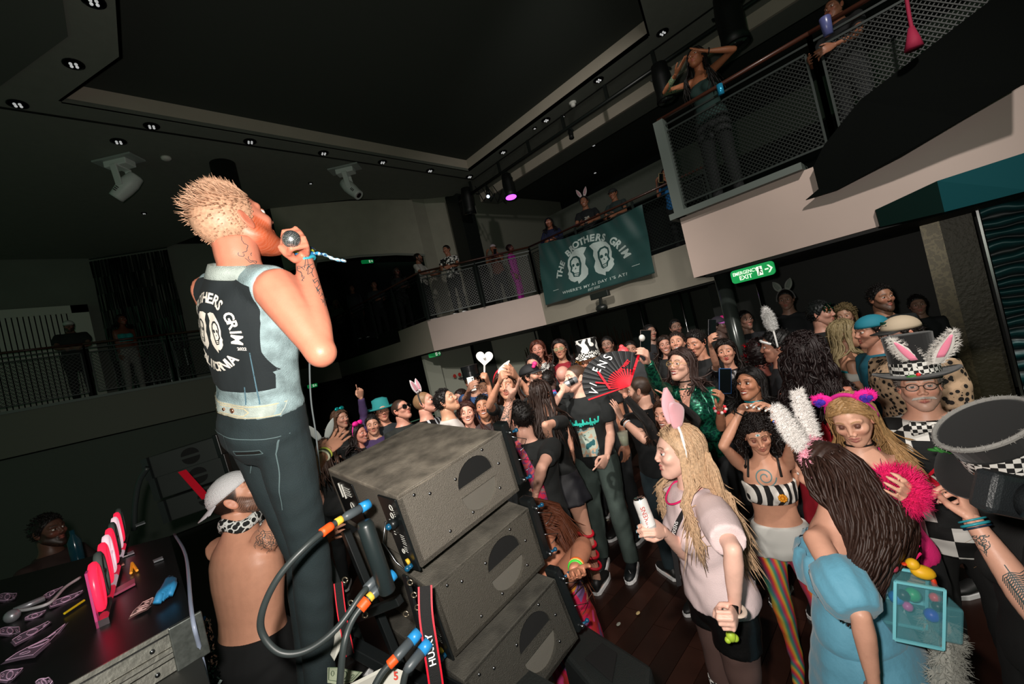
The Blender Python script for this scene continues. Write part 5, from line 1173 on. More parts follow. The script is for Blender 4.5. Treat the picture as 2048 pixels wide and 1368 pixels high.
# rigging frame parts between stack and jeans
rf = empty('rigging_frame', tuple(P(735, 1260, 1.7)), 'black perforated rigging frame and brackets behind the cables', 'frame')
fm = MB(); fm.bar(P(810, 1150, 1.45), P(850, 1290, 1.45), .035, .01).bar(P(800, 1200, 1.5), P(700, 1240, 1.62), .03, .03).bar(P(700, 1290, 1.6), P(900, 1400, 1.5), .05, .04).bar(P(690, 1060, 1.75), P(800, 1330, 1.7), .04, .03).bar(P(650, 1120, 1.8), P(720, 1300, 1.75), .1, .03); fm.build('members', PLB, rf, bevel=.003)
bo_ = MB()
for x, y in ((690, 1160), (702, 1206), (730, 1230), (820, 1165), (828, 1190), (835, 1215), (812, 1228), (846, 1262)): bo_.tube([P(x, y, 1.42)+CX*.009*math.cos(a)+CD*.009*math.sin(a) for a in np.linspace(0, 6.3, 10)], .003, 5)
tag(bo_.build('hole_rims', mat('brass_rim', '#9a8f7c', .3, metal=.9), rf, smooth=True), kind='stuff')
# ---- DJ table at lower left: flight case with aluminium edge
ZT_ = 1.6; tc = [Pz(384, 1229, ZT_), Pz(339, 1072, ZT_), Pz(322, 1036, ZT_)]; near = Pz(135, 1368, ZT_); dv = nrm((near-tc[0])*np.array([1, 1, 0])); 
tl0 = tc[0]; tl1 = tc[0]+dv*1.6; tl3 = tc[1]; far = Pz(0, 1130, ZT_); tl2 = tl1+(tl3-tl0)
t = empty('dj_table', (tl0[0]-.4, tl0[1], 0), 'black flight case table at lower left with a scratched aluminium edge', 'table'); TT = t
MB().prism([tl0, tl1, tl1+(tl3-tl0)*2.2, tl0+(tl3-tl0)*1.0+nrm(tl3-tl0)*.0, tl3], (0, 0, -.05)).build('table_top', mat('table_black', '#151718', .35, var=.2), t)
ALU = mat('aluminium', '#b9b8ae', .35, metal=.85, var=.15, vscale=40, bump=.2, bscale=60)
ed = MB(); out = nrm(np.cross(dv, UP)); out = out if out@(C0-tl0) > 0 else -out
for z0, z1, o_ in ((.0, -.012, .006), (-.018, -.05, .004), (-.052, -.064, .009), (-.068, -.08, .005), (-.084, -.118, .003)): ed.prism([tl0+UP*z0+out*.0, tl1+UP*z0, tl1+UP*z1, tl0+UP*z1], out*o_)
ed.build('edge_profile', ALU, t); 
rv = MB()
for i in range(8):
    for zz in (-.035, -.1): q = tl0+dv*(.1+.18*i)+UP*zz+out*.004; rv.cyl(q, q+out*.004, .006, 10)
tag(rv.build('rivets', SCREW, t, smooth=True), kind='stuff')
MB().prism([tl0-dv*.02, tl0+dv*.06, tl0+dv*.06-UP*.125, tl0-dv*.02-UP*.125], out*.012).build('corner_plate', mat('corner_steel', '#6f7470', .4, metal=.8, var=.3, vscale=60), t, bevel=.003)
MB().prism([tl0-UP*.12, tl1-UP*.12, tl1-UP*.6, tl0-UP*.6], out*.003-(tl3-tl0)*.9).build('case_body', BLACK, t)
sd = MB(); sd.tube(spline([tl0+UP*-.5-out*.01, tl0-UP*.13, tl0+UP*.0, (tl0+tl3)/2+np.array([.03, 0, .02]), tl3+np.array([.02, 0, .0])], 6), .006, 6); sd.build('light_cable', mat('cable_pale', '#8a94a8', .4), t, smooth=True)
# standing sign of bubble letters edge-on
s0, s1 = Pz(193, 1258, ZT_), Pz(246, 1078, ZT_); sv = nrm(s1-s0); Ls = np.linalg.norm(s1-s0); sn = np.cross(sv, UP); t = empty('letter_sign', tuple(s0), 'standing sign of red, white and grey bubble letters on the black table', 'sign')
MB().prism([s0, s1, s1+UP*.02, s0+UP*.02], sn*.03).build('base_strip', mat('sign_clear', '#40353a', .15, coat=1), t)
MB().prism([s0, s0+sv*.04, s0+sv*.04+UP*.17, s0+UP*.17], sn*.006).build('end_bar', mat('sign_pink', '#b03a70', .3, emit=.25), t)
cols = [('#ff2a4d', .8), ('#5d6663', 0), ('#ff2a4d', .8), ('#ffd9e4', .6), ('#ff2a4d', .8), ('#5d6663', 0), ('#ffd9e4', .6), ('#ff2a4d', .8), ('#5d6663', 0)]
for i, (c, e) in enumerate(cols):
    u0 = Ls*(i+.12)/len(cols); wv = Ls/len(cols)*.80; m_ = mat('letter_'+c, c, .3, emit=e); b = MB(); rr_ = .012
    def S3(a, z, o_=0): return s0+sv*(u0+a*wv)+UP*(.035+z*.135)+sn*(.012+o_)
    path = [S3(.5+.5*math.cos(a)*(1 if abs(math.cos(a)) < .8 else .95), .5+.5*math.sin(a)) for a in np.linspace(0, 2*math.pi, 20)]
    b.tube(path, rr_, 8, caps=False); 
    if i % 2: b.tube([S3(.08, .5), S3(.92, .5)], rr_*.8, 8)
    else: b.tube([S3(.5, .12), S3(.5, .88)], rr_*.8, 8)
    b.build('letter', m_, t, smooth=True)
# things lying on the table
def tq(x, y, dz=.003): return Pz(x, y, ZT_+dz)
bills = [[(256, 1243), (308, 1197), (307, 1207), (270, 1240)], [(256, 1240), (284, 1204), (310, 1196), (296, 1222)], [(0, 1190), (36, 1185), (30, 1200), (-5, 1206)], [(0, 1260), (40, 1252), (42, 1268), (0, 1274)], [(20, 1285), (100, 1240), (104, 1246), (30, 1296)], [(0, 1330), (95, 1275), (138, 1245), (70, 1318)], [(0, 1350), (50, 1333), (30, 1360), (0, 1368)], [(70, 1368), (98, 1353), (108, 1368), (80, 1385)], [(85, 1195), (130, 1170), (110, 1188), (90, 1200)], [(95, 1212), (170, 1178), (160, 1192), (100, 1220)], [(48, 1240), (95, 1218), (85, 1232), (50, 1244)]]
tx = ['on the table right of the letter sign', '', 'at the far left edge of the table', 'below the leftmost one at the left edge', 'running diagonally below the cable', 'largest purple one near the bottom', 'in the bottom left corner', 'at the bottom edge of the table', 'behind the letter sign base', 'just left of the letter sign', 'small one left of the plug']
for i, q in enumerate(bills):
    if i == 0: continue
    note([tq(*p) for p in (bills[i])], 'purple tinted bank note '+(tx[i] or 'on the table right of the letter sign'), '#6a5a6e' if i > 1 else '#7a6460', '#c9a6c4' if i > 1 else '#e0b4b0', 'bank notes on the table', mk=True)  # purple stage light is put into the paper and ink colours
cc = Pz(328, 1190, ZT_); t = empty('tissue_bundle', tuple(cc), 'blue crumpled tissue bundle near the table corner', 'tissue'); b = MB(); R = random.Random(2)
for i in range(9): b.tube(spline([Pz(314+3*i, 1204-2*i+R.uniform(-3, 3), ZT_+.02), Pz(322+3*i, 1186-2*i, ZT_+.035), Pz(337+1.4*i, 1155+R.uniform(-3, 5), ZT_+.01)], 4), [.012]*5+[.009]*3+[.004], 6)
b.build('tissue', mat('tissue_blue', '#2d87bb', .6), t, smooth=True)
b = MB(); b.tube([tq(262, 1146, .01), tq(264, 1126, .01)], .005, 8).tube([tq(264, 1126, .01), tq(274, 1141, .01)], .005, 8); b.build('glow_stick', mat('glow_orange', '#f0a020', .4, emit=.2), label='small bent orange glow stick on the table', cat='glow stick')
MB().tube([tq(129, 1227, .01), tq(168, 1201, .01)], .004, 8).build('straw', mat('straw_yellow', '#d8c020', .4), label='thin yellow straw left of the letter sign base', cat='straw')
b = MB(); b.tube(spline([tq(160, 1155, .02), tq(130, 1175, .02), (tq(100, 1205, .02)), tq(60, 1218, .02), tq(27, 1222, .02)], 6), .006, 6); b.build('usb_cable', mat('cable_white', '#b9b9bd', .4), label='thin white cable lying across the table at left', cat='cable', smooth=True)
b = MB(); b.tube([tq(27, 1222, .02), tq(90, 1196, .02)], .011, 8).ball(tq(24, 1232, .02), .022, 10, 8); b.build('microphone', mat('mic_grey', '#8d9096', .35, metal=.5), label='grey handheld stick lying on the table at the far left', cat='gadget', smooth=True)
b = MB(); b.prism([tq(212, 1192, .004), tq(270, 1160, .004), tq(271, 1170, .004), tq(215, 1200, .004)], (0, 0, .008)); b.build('sign_reflection_strip', mat('strip_red', '#a8506a', .4), label='flat red and white strip lying right of the letter sign', cat='strip')  # coloured strip stands in for the sign reflecting in the table
for i, (x, y, c) in enumerate(((245, 1113, '#a8a0a4'), (258, 1108, '#8d8790'), (238, 1131, '#c07a70'), (316, 1120, '#6f767a'), (280, 1048, '#787c80'))):
    MB().prism([tq(x-10, y+3), tq(x+9, y-5), tq(x+11, y-1), tq(x-8, y+6)], (0, 0, .006)).build('paper_scrap', mat('scrap_'+c, c, .7), label=['pale paper scrap behind the letter sign', 'second paper scrap behind the letter sign', 'small reddish scrap beside the letter sign', 'grey paper scrap near the right table edge', 'tiny scrap at the far end of the table'][i], cat='scrap')
# stack of distant cabinets at the left behind the table
t = None
for i, (x, y) in enumerate(((296, 915), (312, 955), (330, 1000))):
    O = P(x, y, 3.6); w, h = .5, .19; Wd = RT*.9+FH*.25+UP*.06; Wd = nrm(Wd); N_ = nrm(np.cross(Wd, UP)); Ud = np.cross(N_, Wd)
    if N_@(C0-O) < 0: N_ = -N_
    t = empty('line_array_cabinet', tuple(O-Ud*h+Wd*.25), ['far dark speaker cabinet left of the singer, topmost of three', 'far dark speaker cabinet left of the singer, middle of three', 'far dark speaker cabinet left of the singer, lowest of three'][i], 'speaker', 'far speaker stack at left'); q = lambda x, y, z: O+Wd*x-Ud*y+N_*z
    MB().hexa([q(0, h, 0), q(w, h, 0), q(w, h, -.4), q(0, h, -.4), q(0, 0, 0), q(w, 0, 0), q(w, 0, -.4), q(0, 0, -.4)]).build('shell', mat('far_cab', '#2e3331', .7), t, bevel=.008)
    for sg in (-1, 1): MB().prism([q(.3+a, .095+b*sg, .002) for a, b in [(.07*math.cos(x_), .012+.06*math.sin(x_)) for x_ in np.linspace(0, math.pi, 10)]], N_*.004).build('hand_hold', CABB, t)
    MB().hexa([q(w, h, .02), q(w+.04, h, .02), q(w+.04, h, -.06), q(w, h, -.06), q(w, -.02, .02), q(w+.04, -.02, .02), q(w+.04, -.02, -.06), q(w, -.02, -.06)]).build('rigging_bar', PLB, t, bevel=.006)
    MB().hexa([q(-.05, h, .02), q(-.005, h, .02), q(-.005, h, -.1), q(-.05, h, -.1), q(-.05, 0, .02), q(-.005, 0, .02), q(-.005, 0, -.1), q(-.05, 0, -.1)]).build('rigging_plate', mat('far_plate', '#3a4040', .35, metal=.4), t)
MB().tube(spline([P(295, 935, 3.5), P(278, 965, 3.5), P(270, 1010, 3.5), P(268, 1060, 3.5)], 6), .02, 8).build('cable', CAB, label='black cable looping down left of the far speaker stack', cat='cable', smooth=True)
b = MB(); b.bar(P(364, 942, 3.0), P(412, 996, 2.9), .05, .004, up=UP); b.build('strap', mat('web_red', '', 0), label='bright red strap running from the far speaker stack towards the white cap', cat='strap')
# wrapped bottle / tinsel garland by the case corner
b = MB(); R = random.Random(5)
for i in range(120): p = P(410+R.uniform(-8, 8)+i*.2, 1240+i*1.1, 1.75+R.uniform(-.03, .03)); b.box(p, (.015, .01, .004), frame(R_vec(R), R_vec(R)))
b.build('foil_garland', mat('foil', '#3c4442', .2, metal=.9), label='dark crumpled foil garland hanging right of the case corner', cat='garland', kind=None)
MB().tube([P(405, 1235, 1.95), P(470, 1368, 1.9), P(480, 1400, 1.9)], .012, 6).build('tent_pole', mat('pole_blue', '#24507a', .4), label='thin blue pole slanting down left of the shirtless man', cat='pole', smooth=True)
# ================================================================== THE SINGER
DEN = mat('denim', '#8fa5a8', .85, var=.42, vscale=22, bump=.5, bscale=350); DENP = mat('denim_pale', '#a7b2ab', .85, var=.25, vscale=30, bump=.4, bscale=350); JEAN = mat('jeans_black', '#1c2a2d', .85, var=.22, vscale=10, bump=.4, bscale=400)
PATCH = mat('patch_black', '#151d20', .9, var=.1, vscale=20); PRINTW = mat('print_white', '#e9e0d3', .8)
pelv = P(534, 858, 1.5)
SG = person('blond man in a sleeveless denim vest singing into a microphone on stage', (474, 450, 1.36), 122, look=114, H=1.80, fem=0, girth=.94, skin='#cc8067', headscale=1.0, hpitch=24, hroll=-3, armr=1.24, farmr=1.1, legr=.86, neck=.9, pelvis=pelv, floor=1.08, beard=1, beardsize=.9, beardc='#b04a22', hair='spiky', hairc='#bd9478', scalp=.5, brow='#9a5a38', vox=.008, nailc='#101010',
    arms={'R': dict(e=('w', *P(626, 682, 1.25)), w=('w', *P(606, 505, 1.38)), hand='fist', up=1, palm=(.3, -.8, .3), t=(598, 440, -1)), 'L': dict(e=('w', *P(482, 720, 1.62)), w=('w', *P(505, 610, 1.66)), hand='fist', t=(512, 560, 1))},
    legpts={'R': (P(622, 1110, 1.52), P(643, 1385, 1.56)), 'L': (P(608, 1110, 1.63), P(626, 1370, 1.68))},
    top=dict(kind='vest', m=DEN, z0=1.03, z1=1.49, ex=.018, name='vest', wr=.003), bottom=dict(kind='trousers', m=JEAN, ex=.014, z1=1.07), shoes='#101010')
G = SG; vest = [c for c in G.t.children if c.name.startswith('vest')][0]; bv = bvh_of(vest)
bk = -G.Fx; rt_ = -G.Lx; rt_ = np.cross(UP, bk); rt_ = nrm(np.cross(G.ax, bk)); ctr = G.pv+G.ax*.375*G.s+bk*.12+rt_*(-.005)
if (rt_@RT) < 0: rt_ = -rt_
def pat(v, f, m, name, off, par=None, c=ctr, maxl=.012, rr=rt_, uu=G.ax, oo=bk, bvv=None, parent=None):
    v, f = subdiv(v, f, maxl); mb = decal(bvv or bv, v, f, c, rr, uu, oo, off=off, reach=.5); return mb.build(name, m, parent or G.t)
rr_ = random.Random(1); pl_ = [(-.155, .13), (-.08, .145), (0, .148), (.08, .145), (.155, .13), (.16, .03), (.155, -.05), (.165, -.12), (.16, -.165), (.06, -.172), (0, -.175), (-.08, -.17), (-.165, -.16), (-.16, -.05), (-.16, .03)]
pl_ = [(x*1.0, y*1.12) for x, y in pl_]; v, f = poly_fill(pl_); BP = pat(v, f, PATCH, 'back_patch', .004)
tv = merge2(arc_text('THE BROTHERS GRIM', .104, 205, -15, .042, bold=.0012), arc_text('CALIFORNIA', .112, 222, 318, .042, bold=.0012, flip=True), (xf(SKULL[0], .125), SKULL[1])); t2 = text_mesh('2022', .013, bold=.0004); tv = merge2(tv, (xf(t2[0], 1, .112, -.045), t2[1]))
pat(*tv, PRINTW, 'back_print', .006, maxl=.02)
# stitched seams, waistband and button tab on the vest; pocket on the jeans
band_c = G.pv+G.ax*.125*G.s+bk*.12
pat(*poly_fill([(-.19, -.022), (.19, -.022), (.19, .022), (-.19, .022)]), DENP, 'waistband', .003, c=band_c)
pat(*merge2(ribs([(-.19, .018), (.19, .018)], .0022), ribs([(-.19, -.018), (.19, -.018)], .0022), ribs([(-.02, -.012), (.08, -.012), (.095, 0), (.08, .012), (-.02, .012)], .0022)), mat('stitch', '#c9b48a', .8), 'stitching', .005, c=band_c)
pat(*merge2(ribs([(-.05, .025), (-.045, .085)], .004), ribs([(.085, .025), (.09, .085)], .004), ribs([(.12, .025), (.125, .2)], .003)), mat('seam_blue', '#4c6c7a', .85), 'seam', .004, c=band_c)
for x in (.035, .0): 
    h = bv.ray_cast(Vector(band_c+rt_*x+bk*.2), Vector(-bk), .5)
    if h[0] is not None: MB().cyl(np.array(h[0])+bk*.002, np.array(h[0])+bk*.007, .0085 if x else .005, 16).build('button', mat('copper', '#c88a70', .25, metal=.9), G.t, smooth=True)
jn = [c for c in G.t.children if c.name.startswith('trousers')][0]; bj = bvh_of(jn); jc = G.pv-G.ax*.02*G.s+bk*.12
pat(*merge2(ribs([(.03, .01), (.12, .022), (.125, .008), (.035, -.006), (.03, .01)], .0025), ribs([(-.16, .06), (.18, .06)], .0025), ribs([(.0, .06), (.0, -.05), (-.01, -.12)], .002), ribs([(.16, .05), (.15, 0), (.165, -.2)], .0025)), mat('jean_stitch', '#55686a', .8), 'pocket_stitching', .003, c=jc, bvv=bj)
pat(*poly_fill([(.035, .006), (.118, .018), (.12, .009), (.037, -.003)]), BLACK, 'pocket_opening', .002, c=jc, bvv=bj)
# collar
cl = MB(); R_ = []
for k in range(21):
    a = math.pi*(.12+.76*k/20)+math.pi; c = G.nb-G.ax*.005+G.Lx*.078*math.cos(a)+G.Fx*.072*math.sin(a); o_ = nrm(c-G.nb); R_.append([c+G.ax*.022+o_*.004, c+G.ax*.024+o_*.012, c-G.ax*.015+o_*.028, c-G.ax*.02+o_*.02, c+G.ax*.02+o_*.001])
cl.rings(R_); cl.build('collar', DENP, G.t, smooth=True)
# neck and forearm tattoos
bb = bvh_of(G.body)
def ink(G_, c, right, out, v, f, name='tattoo', up=None, off=.0012, reach=.08):
    r = nrm(right); n_ = nrm(out); u = nrm(np.cross(n_, r)); v, f = subdiv(v, f, .01); mb = decal(bvh_of(G_.body), v, f, c, r, u, n_, off=off, reach=reach); 
    if mb.f: mb.build(name, mat('ink_tattoo', '#3c4a4a', .6), G_.t)
def squiggle(n, w, h, seed, th=.002):
    R = random.Random(seed); parts = []
    for i in range(n):
        x, y = R.uniform(-w, w), R.uniform(-h, h); a = R.random()*6; pts = [(x, y)]
        for k in range(6): a += R.uniform(-1.1, 1.1); x += .006*math.cos(a)*(w/.03); y += .006*math.sin(a)*(w/.03); pts.append((x, y))
        parts.append(ribs(pts, th))
    return merge2(*parts)
E_, W2 = G.el['R'], G.wr['R']; fd = nrm(W2-E_); vo = nrm(C0-(E_*.4+W2*.6)); ink(G, E_*.35+W2*.65, fd, vo, *squiggle(26, .08, .025, 4)); ink(G, G.nb+G.ax*.04+nrm(C0-G.nb)*.05+RT*.04, RT, nrm(C0-G.nb), *squiggle(10, .03, .03, 9))
# wristbands and the cloth tail
wb = W2-fd*.012
for k, (c, dz, w) in enumerate((('#1c6fa8', 0, .007), ('#c8d040', .014, .004), ('#2f9db0', -.012, .006), ('#1f3a5a', .024, .004))):
    x_ = nrm(np.cross(fd, vo)); R_ = [wb+fd*(dz+.004*math.sin(3*a))+(x_*math.cos(a)+vo*math.sin(a))*(.031+.0) for a in np.linspace(0, 2*math.pi, 25)]; MB().tube(R_, w, 6, caps=False).build('wristband', mat('band_'+c, c, .6), G.t, smooth=True)
tl = MB(); a = wb+RT*.03; q = [a, a+RT*.035-UP*.012, a+RT*.065-UP*.035, a+RT*.10-UP*.05]
tl.tube(spline(q, 5), [.004]+[.010+.004*(i % 3) for i in range(13)]+[.016, .01], 8, flat=.35); tl.build('cloth_tail', pattern('cloth_blue', 'blotch', ['#2a86b8', '#e2e8e8', '#7fc0d8', '#1d4f80'], 60), G.t, smooth=True)
# microphone in the fist
hw, A3, hs, _ = G.hands['R']; hd_ = A3[0]; mc = hw+hd_*.085*hs-A3[2]*.03; md = nrm(np.cross(A3[0], A3[2])); md = md if md@RT < 0 else -md; md = nrm(nrm(C0-mc)*.75+CD*-.1)
t = empty('microphone', tuple(mc), 'silver grille microphone gripped in the raised fist of the singer', 'microphone')
gm = pattern('mic_grille', 'checker', ['#b9bdbd', '#5f6666'], 260, .3, .8); MB().ball(mc+md*.022, (.0265, .0265, .0265), 24, 16).build('grille', gm, t, smooth=True); MB().tube([mc+md*.006, mc-md*.03, mc-md*.16], [.024, .017, .012], 16).build('handle', mat('mic_body', '#232628', .4), t, smooth=True)
mcab = spline([mc-md*.16, P(630, 500, 1.55), P(628, 560, 1.5), P(622, 640, 1.5), P(619, 720, 1.55), P(622, 800, 1.6), P(632, 870, 1.65), P(640, 950, 1.7)], 8); MB().tube(mcab, .0032, 8).build('cable', mat('cable_grey', '#6c7476', .5), label='thin grey microphone cable falling from the raised fist behind the vest', cat='cable', smooth=True)
# ================================================================== THE SHIRTLESS MAN
PAIS = pattern('paisley', 'cells', ['#101414', '#101414', '#d8dcd8', '#181c1c'], 45, .8)
BM = person('shirtless man in a backwards white cap looking up beside the stage', (478, 992, 2.0), 120, look=66, H=1.84, fem=0, girth=1.12, skin='#d49a7e', hpitch=28, hroll=-4, beard=1, beardsize=.8, beardc='#1c120e', hair='buzz', hairc='#2a1c16', lean=(.10, .0), vox=.009, smile=.3, brow='#1c120e',
    arms={'R': dict(e=(590, 985, 1), w=(655, 902, 1), hand='spread', up=1, t=(690, 862, 1), palm=(-.3, -.6, .5)), 'L': dict(rel=((.5, -.1, -.9), (.9, -.3, .2)))},
    bottom=dict(kind='shorts', m=mat('shorts_black', '#0d0f10', .9), ex=.014, z1=1.06), shoes='#111111')
G = BM; WC = mat('cap_white', '#e4e4e6', .8, bump=.6, bscale=260); cap_hat(G, '#e4e4e6', '#cfcfd4', back=True, m=WC)
hl = MB()
for i in range(70):
    a = -.2+(i % 14)*.16; e = .25+(i//14)*.2; q = G.to(np.array([-.012-.108*math.cos(e)*math.cos(a-.9), -.088*math.cos(e)*math.sin(a-.9)*1.0, .035+.085*math.sin(e)])); n_ = nrm(q-G.hc); hl.ball(q, .0022, 6, 4)
tag(hl.build('vent_holes', mat('vent_dark', '#77777c', .9), G.t), kind='stuff')
bn = MB(); R_ = []
for k in range(25):
    a = 2*math.pi*k/24; c = G.nb+G.ax*.035+G.Lx*.078*math.cos(a)+G.Fx*(.076*math.sin(a)); o_ = nrm(c-G.nb-G.ax*.035); R_.append([c+o_*.016*math.cos(b)+G.ax*(.03*math.sin(b))+G.ax*.012*math.sin(a*3) for b in [2*math.pi*j/8 for j in range(8)]])
bn.rings(R_, caps=False); bn.build('bandana', PAIS, G.t, smooth=True)
bt = MB(); bt.tube(spline([G.nb+G.Fx*.09, G.nb+G.Fx*.15-G.ax*.08-G.Lx*.1, G.pv+G.Fx*.14+G.ax*.25-G.Lx*.18, G.pv+G.Fx*.1+G.ax*.12-G.Lx*.17], 5), .035, 8, flat=.3); bt.build('bandana_tail', PAIS, G.t, smooth=True)
Sj, Ej = G.sh['R'], G.el['R']; ad = nrm(Ej-Sj); vo = nrm(C0-Sj); ink(G, Sj-vo*-.04, ad, vo, *merge2(*[ribs([(r*math.cos(a)*(1+.12*math.cos(7*a)), r*math.sin(a)*(1+.12*math.cos(7*a))) for a in np.linspace(0, 6.29, 40)], .0025) for r in (.018, .03, .042)], squiggle(20, .04, .04, 3)), reach=.2); ink(G, Sj*.35+Ej*.65+vo*.04, ad, vo, *squiggle(36, .09, .035, 8), reach=.2)
hw, A3, hs, _ = G.hands['R']; fd = A3[0]; x_ = nrm(np.cross(fd, vo)); y_ = np.cross(x_, fd)
for k, (c, dz) in enumerate((('#b8c050', -.015), ('#30402c', -.03), ('#e2e0c0', -.04))): MB().tube([hw+fd*dz+(x_*math.cos(a)+y_*math.sin(a))*.034 for a in np.linspace(0, 2*math.pi, 21)], .006, 6, caps=False).build('wristband', mat('band_'+c, c, .6), G.t, smooth=True)
# ================================================================== THE CROWD
def shirt(c, **k): return dict(kind=k.pop('kind', 'tshirt'), m=k.pop('m', None) or mat('cloth_'+c, c, .85, var=.12, vscale=12, bump=.2, bscale=300), **k)
def pants(c, **k): return dict(kind=k.pop('kind', 'trousers'), m=k.pop('m', None) or mat('cloth_'+c, c, .85, var=.12, vscale=12), **k)
CHK = pattern('checker_cloth', 'checker', ['#e6e4de', '#141414'], 12, .8); CHKS = pattern('checker_small', 'checker', ['#e6e4de', '#141414'], 60, .8)
def C_(label, x, y, d, yaw, floor=0., **k):
    z = P(x, y, d)[2]; s = (z-floor+.12)/1.75
    k.pop("H", 0); s = min(max(s, .86), 1.1); k.setdefault('top', shirt('#141616')); k.setdefault('bottom', pants('#15181a'))
    lt = k.get('skin', '#c08a70'); 
    if floor == 0: k['skin'] = '#'+''.join('%02x' % int(int(lt[i:i+2], 16)*.78+q*.22) for i, q in ((1, 255), (3, 214), (5, 200)))
    k.setdefault('group', 'dancers on the floor' if floor == 0 else 'guests on the balcony'); return person(label, (x, y, d), yaw, H=s*1.75, floor=floor, **k)
SK_ = ['#dc9f86', '#c98b6c', '#e0a78f', '#b57a5c', '#8f5d43']
def UPARM(e, w, hand='open', **k): return dict(e=e, w=w, hand=hand, up=1, **k)
# ---- man in the black band shirt, drinking from a can
MT = C_('man in a black printed t-shirt and grey trousers drinking from a can', 1151, 757, 3.85, -18, look=-62, hpitch=10, hroll=-4, skin='#e0a890', hair='buzz', hairc='#4a3528', thick=1.3, vox=.010,
    arms={'R': dict(e=(1092, 832, -1), w=(1126, 781, 1), hand='grip', palm=(-.2, -1, .2), t=(1146, 765, 1)), 'L': dict(e=(1222, 868, 1), w=(1214, 915, -1), hand='point', t=(1192, 948, -1), palm=(.2, -1, .1))},
    top=shirt('#141818', ex=.02, z0=.86), bottom=pants('#3d4a45', ex=.018), shoes='#14181a', hips={'L': (.12, .03), 'R': (.05, .04)})
def shirt_print(G, v, f, m, cy=.30, cx=0, name='print', front=True, maxl=.03, which='shirt', off=.006):
    o = [c for c in G.t.children if c.name.split('.')[0] in (which, 'top', 'tank_top', 'dress', 'vest')]
    if not o: return
    dirn = G.Fx if front else -G.Fx; r = nrm(np.cross(G.ax, dirn)); v, f = subdiv(v, f, maxl); mb = decal(bvh_of(o[0]), v, f, G.pv+G.ax*cy*G.s+r*cx+dirn*.1, r, G.ax, dirn, off=off, reach=.7)
    if mb.f: mb.build(name, m, G.t)
ART = pattern('shirt_art', 'blotch', ['#2f6f74', '#c9d8c8', '#d8b79a', '#7a9a9c', '#3b3b34'], 9, .8)
shirt_print(MT, *poly_fill([(-.075, -.16), (.085, -.16), (.085, .10), (-.075, .10)]), ART, cy=.20, name='shirt_picture')
tl_ = merge2(*[ribs([(x, .125+.012*math.sin(x*60)), (x+.01*math.sin(i*3), .165+.02*math.cos(i*1.7))], .012) for i, x in enumerate(np.linspace(-.12, .13, 16))], ribs([(-.12, .14), (.13, .14)], .02)); shirt_print(MT, *tl_, mat('teal_ink', '#2fc7b4', .8), cy=.20, name='shirt_lettering')
for sd in 'LR':
    n_ = MT.an[sd]; o_ = nrm(C0*np.array([1, 1, 0])-n_*np.array([1, 1, 0])); pts = [n_+MT.f*(.02+.03*k)+UP*(-.02+.012*(k-1.6)**2-.022)+o_*.055 for k in range(5)]; MB().tube(pts, [.008, .009, .007, .004, .001], 6, flat=.4).build('shoe_stripe', mat('stripe_white', '#f2f2f2', .6), MT.t)
def can(p, ax_, label, c, r=.0265, h=.155, bandc=None, group=None):
    a = nrm(ax_); t = empty('drink_can', tuple(p), label, 'can', group); x = nrm(np.cross(a, FH)); A = [x, np.cross(a, x), a]
    MB().lathe([(r*.5, -h/2), (r, -h/2+.008), (r, h/2-.012), (r*.85, h/2-.002), (r*.8, h/2), (r*.1, h/2-.003)], p, 24, A).build('can_body', mat('can_'+c, c, .3, metal=.15 if c[1] == 'e' else .7), t, smooth=True)
    MB().lathe([(r*1.01, -h*.2), (r*1.01, h*.12)], p, 24, A, caps=False).build('can_label', mat('canlabel_'+(bandc or c), bandc or c, .4), t, smooth=True)
    MB().lathe([(r*.86, h/2), (r*.2, h/2+.001)], p, 20, A).build('can_lid', CHROME, t, smooth=True); return t
can(P(1142, 764, 3.78), RT*-.95+UP*-.25, 'black and silver drink can at the lips of the man in the printed shirt', '#b9bcc0', .033, .13, '#15181a')
# ---- folding fan man and mesh-sleeved woman
FM = C_('bearded man in a plain black t-shirt behind the folding fan', 1278, 780, 3.5, -150, look=-100, skin='#dca38a', hair='buzz', hairc='#3a2a20', beard=1, vox=.011, top=shirt('#131517', ex=.02), bottom=pants('#1b2a30'),
    arms={'L': dict(e=(1290, 880, -1), w=(1243, 838, 1), hand='open', t=(1226, 800, 1), palm=(0, -1, .2)), 'R': dict(rel=((.2, .1, -1), (.6, -.1, -.6)))})
w = FM.wr['L']; d = nrm(w-FM.el['L']); x_ = nrm(np.cross(d, UP)); y_ = np.cross(x_, d)
for dz, m_, r_ in ((-.03, '#101010', .012), (-.055, '#e8e8e8', .006)): MB().tube([w+d*dz+(x_*math.cos(a)+y_*math.sin(a))*.031 for a in np.linspace(0, 6.29, 21)], r_, 6, caps=False).build('wristband', mat('band_'+m_, m_, .4), FM.t, smooth=True)
MESH = mat('mesh_sleeve', '#1d1c1c', .3, metal=.3, bump=1., bscale=400, spec=1.)
MW = C_('smiling woman in a black sparkling mesh top pointing beside the pink bunny ears', 1332, 828, 3.0, -35, fem=1, smile=1., skin='#d9967c', hair='bob', hairc='#3b2418', vox=.012, top=shirt('#0f1010', kind='long', m=MESH, ex=.006), bottom=pants('#0e0f10'),
    arms={'R': dict(e=(1296, 846, -1), w=(1250, 792, 1), hand='fist', t=(1254, 762, 1), palm=(0, -1, 0)), 'L': UPARM((1392, 840, -1), (1352, 805, -1), 'point', t=(1312, 782, -1), palm=(0, -.6, .8))})
sp_ = MB(); R = random.Random(8)
for i in range(90): u = R.random(); p = MW.sh['R']*(1-u)+MW.el['R']*u if i % 2 else MW.el['R']*(1-u)+MW.wr['R']*u; sp_.box(p+R_vec(R)*.035, (.005, .005, .002), frame(R_vec(R), R_vec(R)))
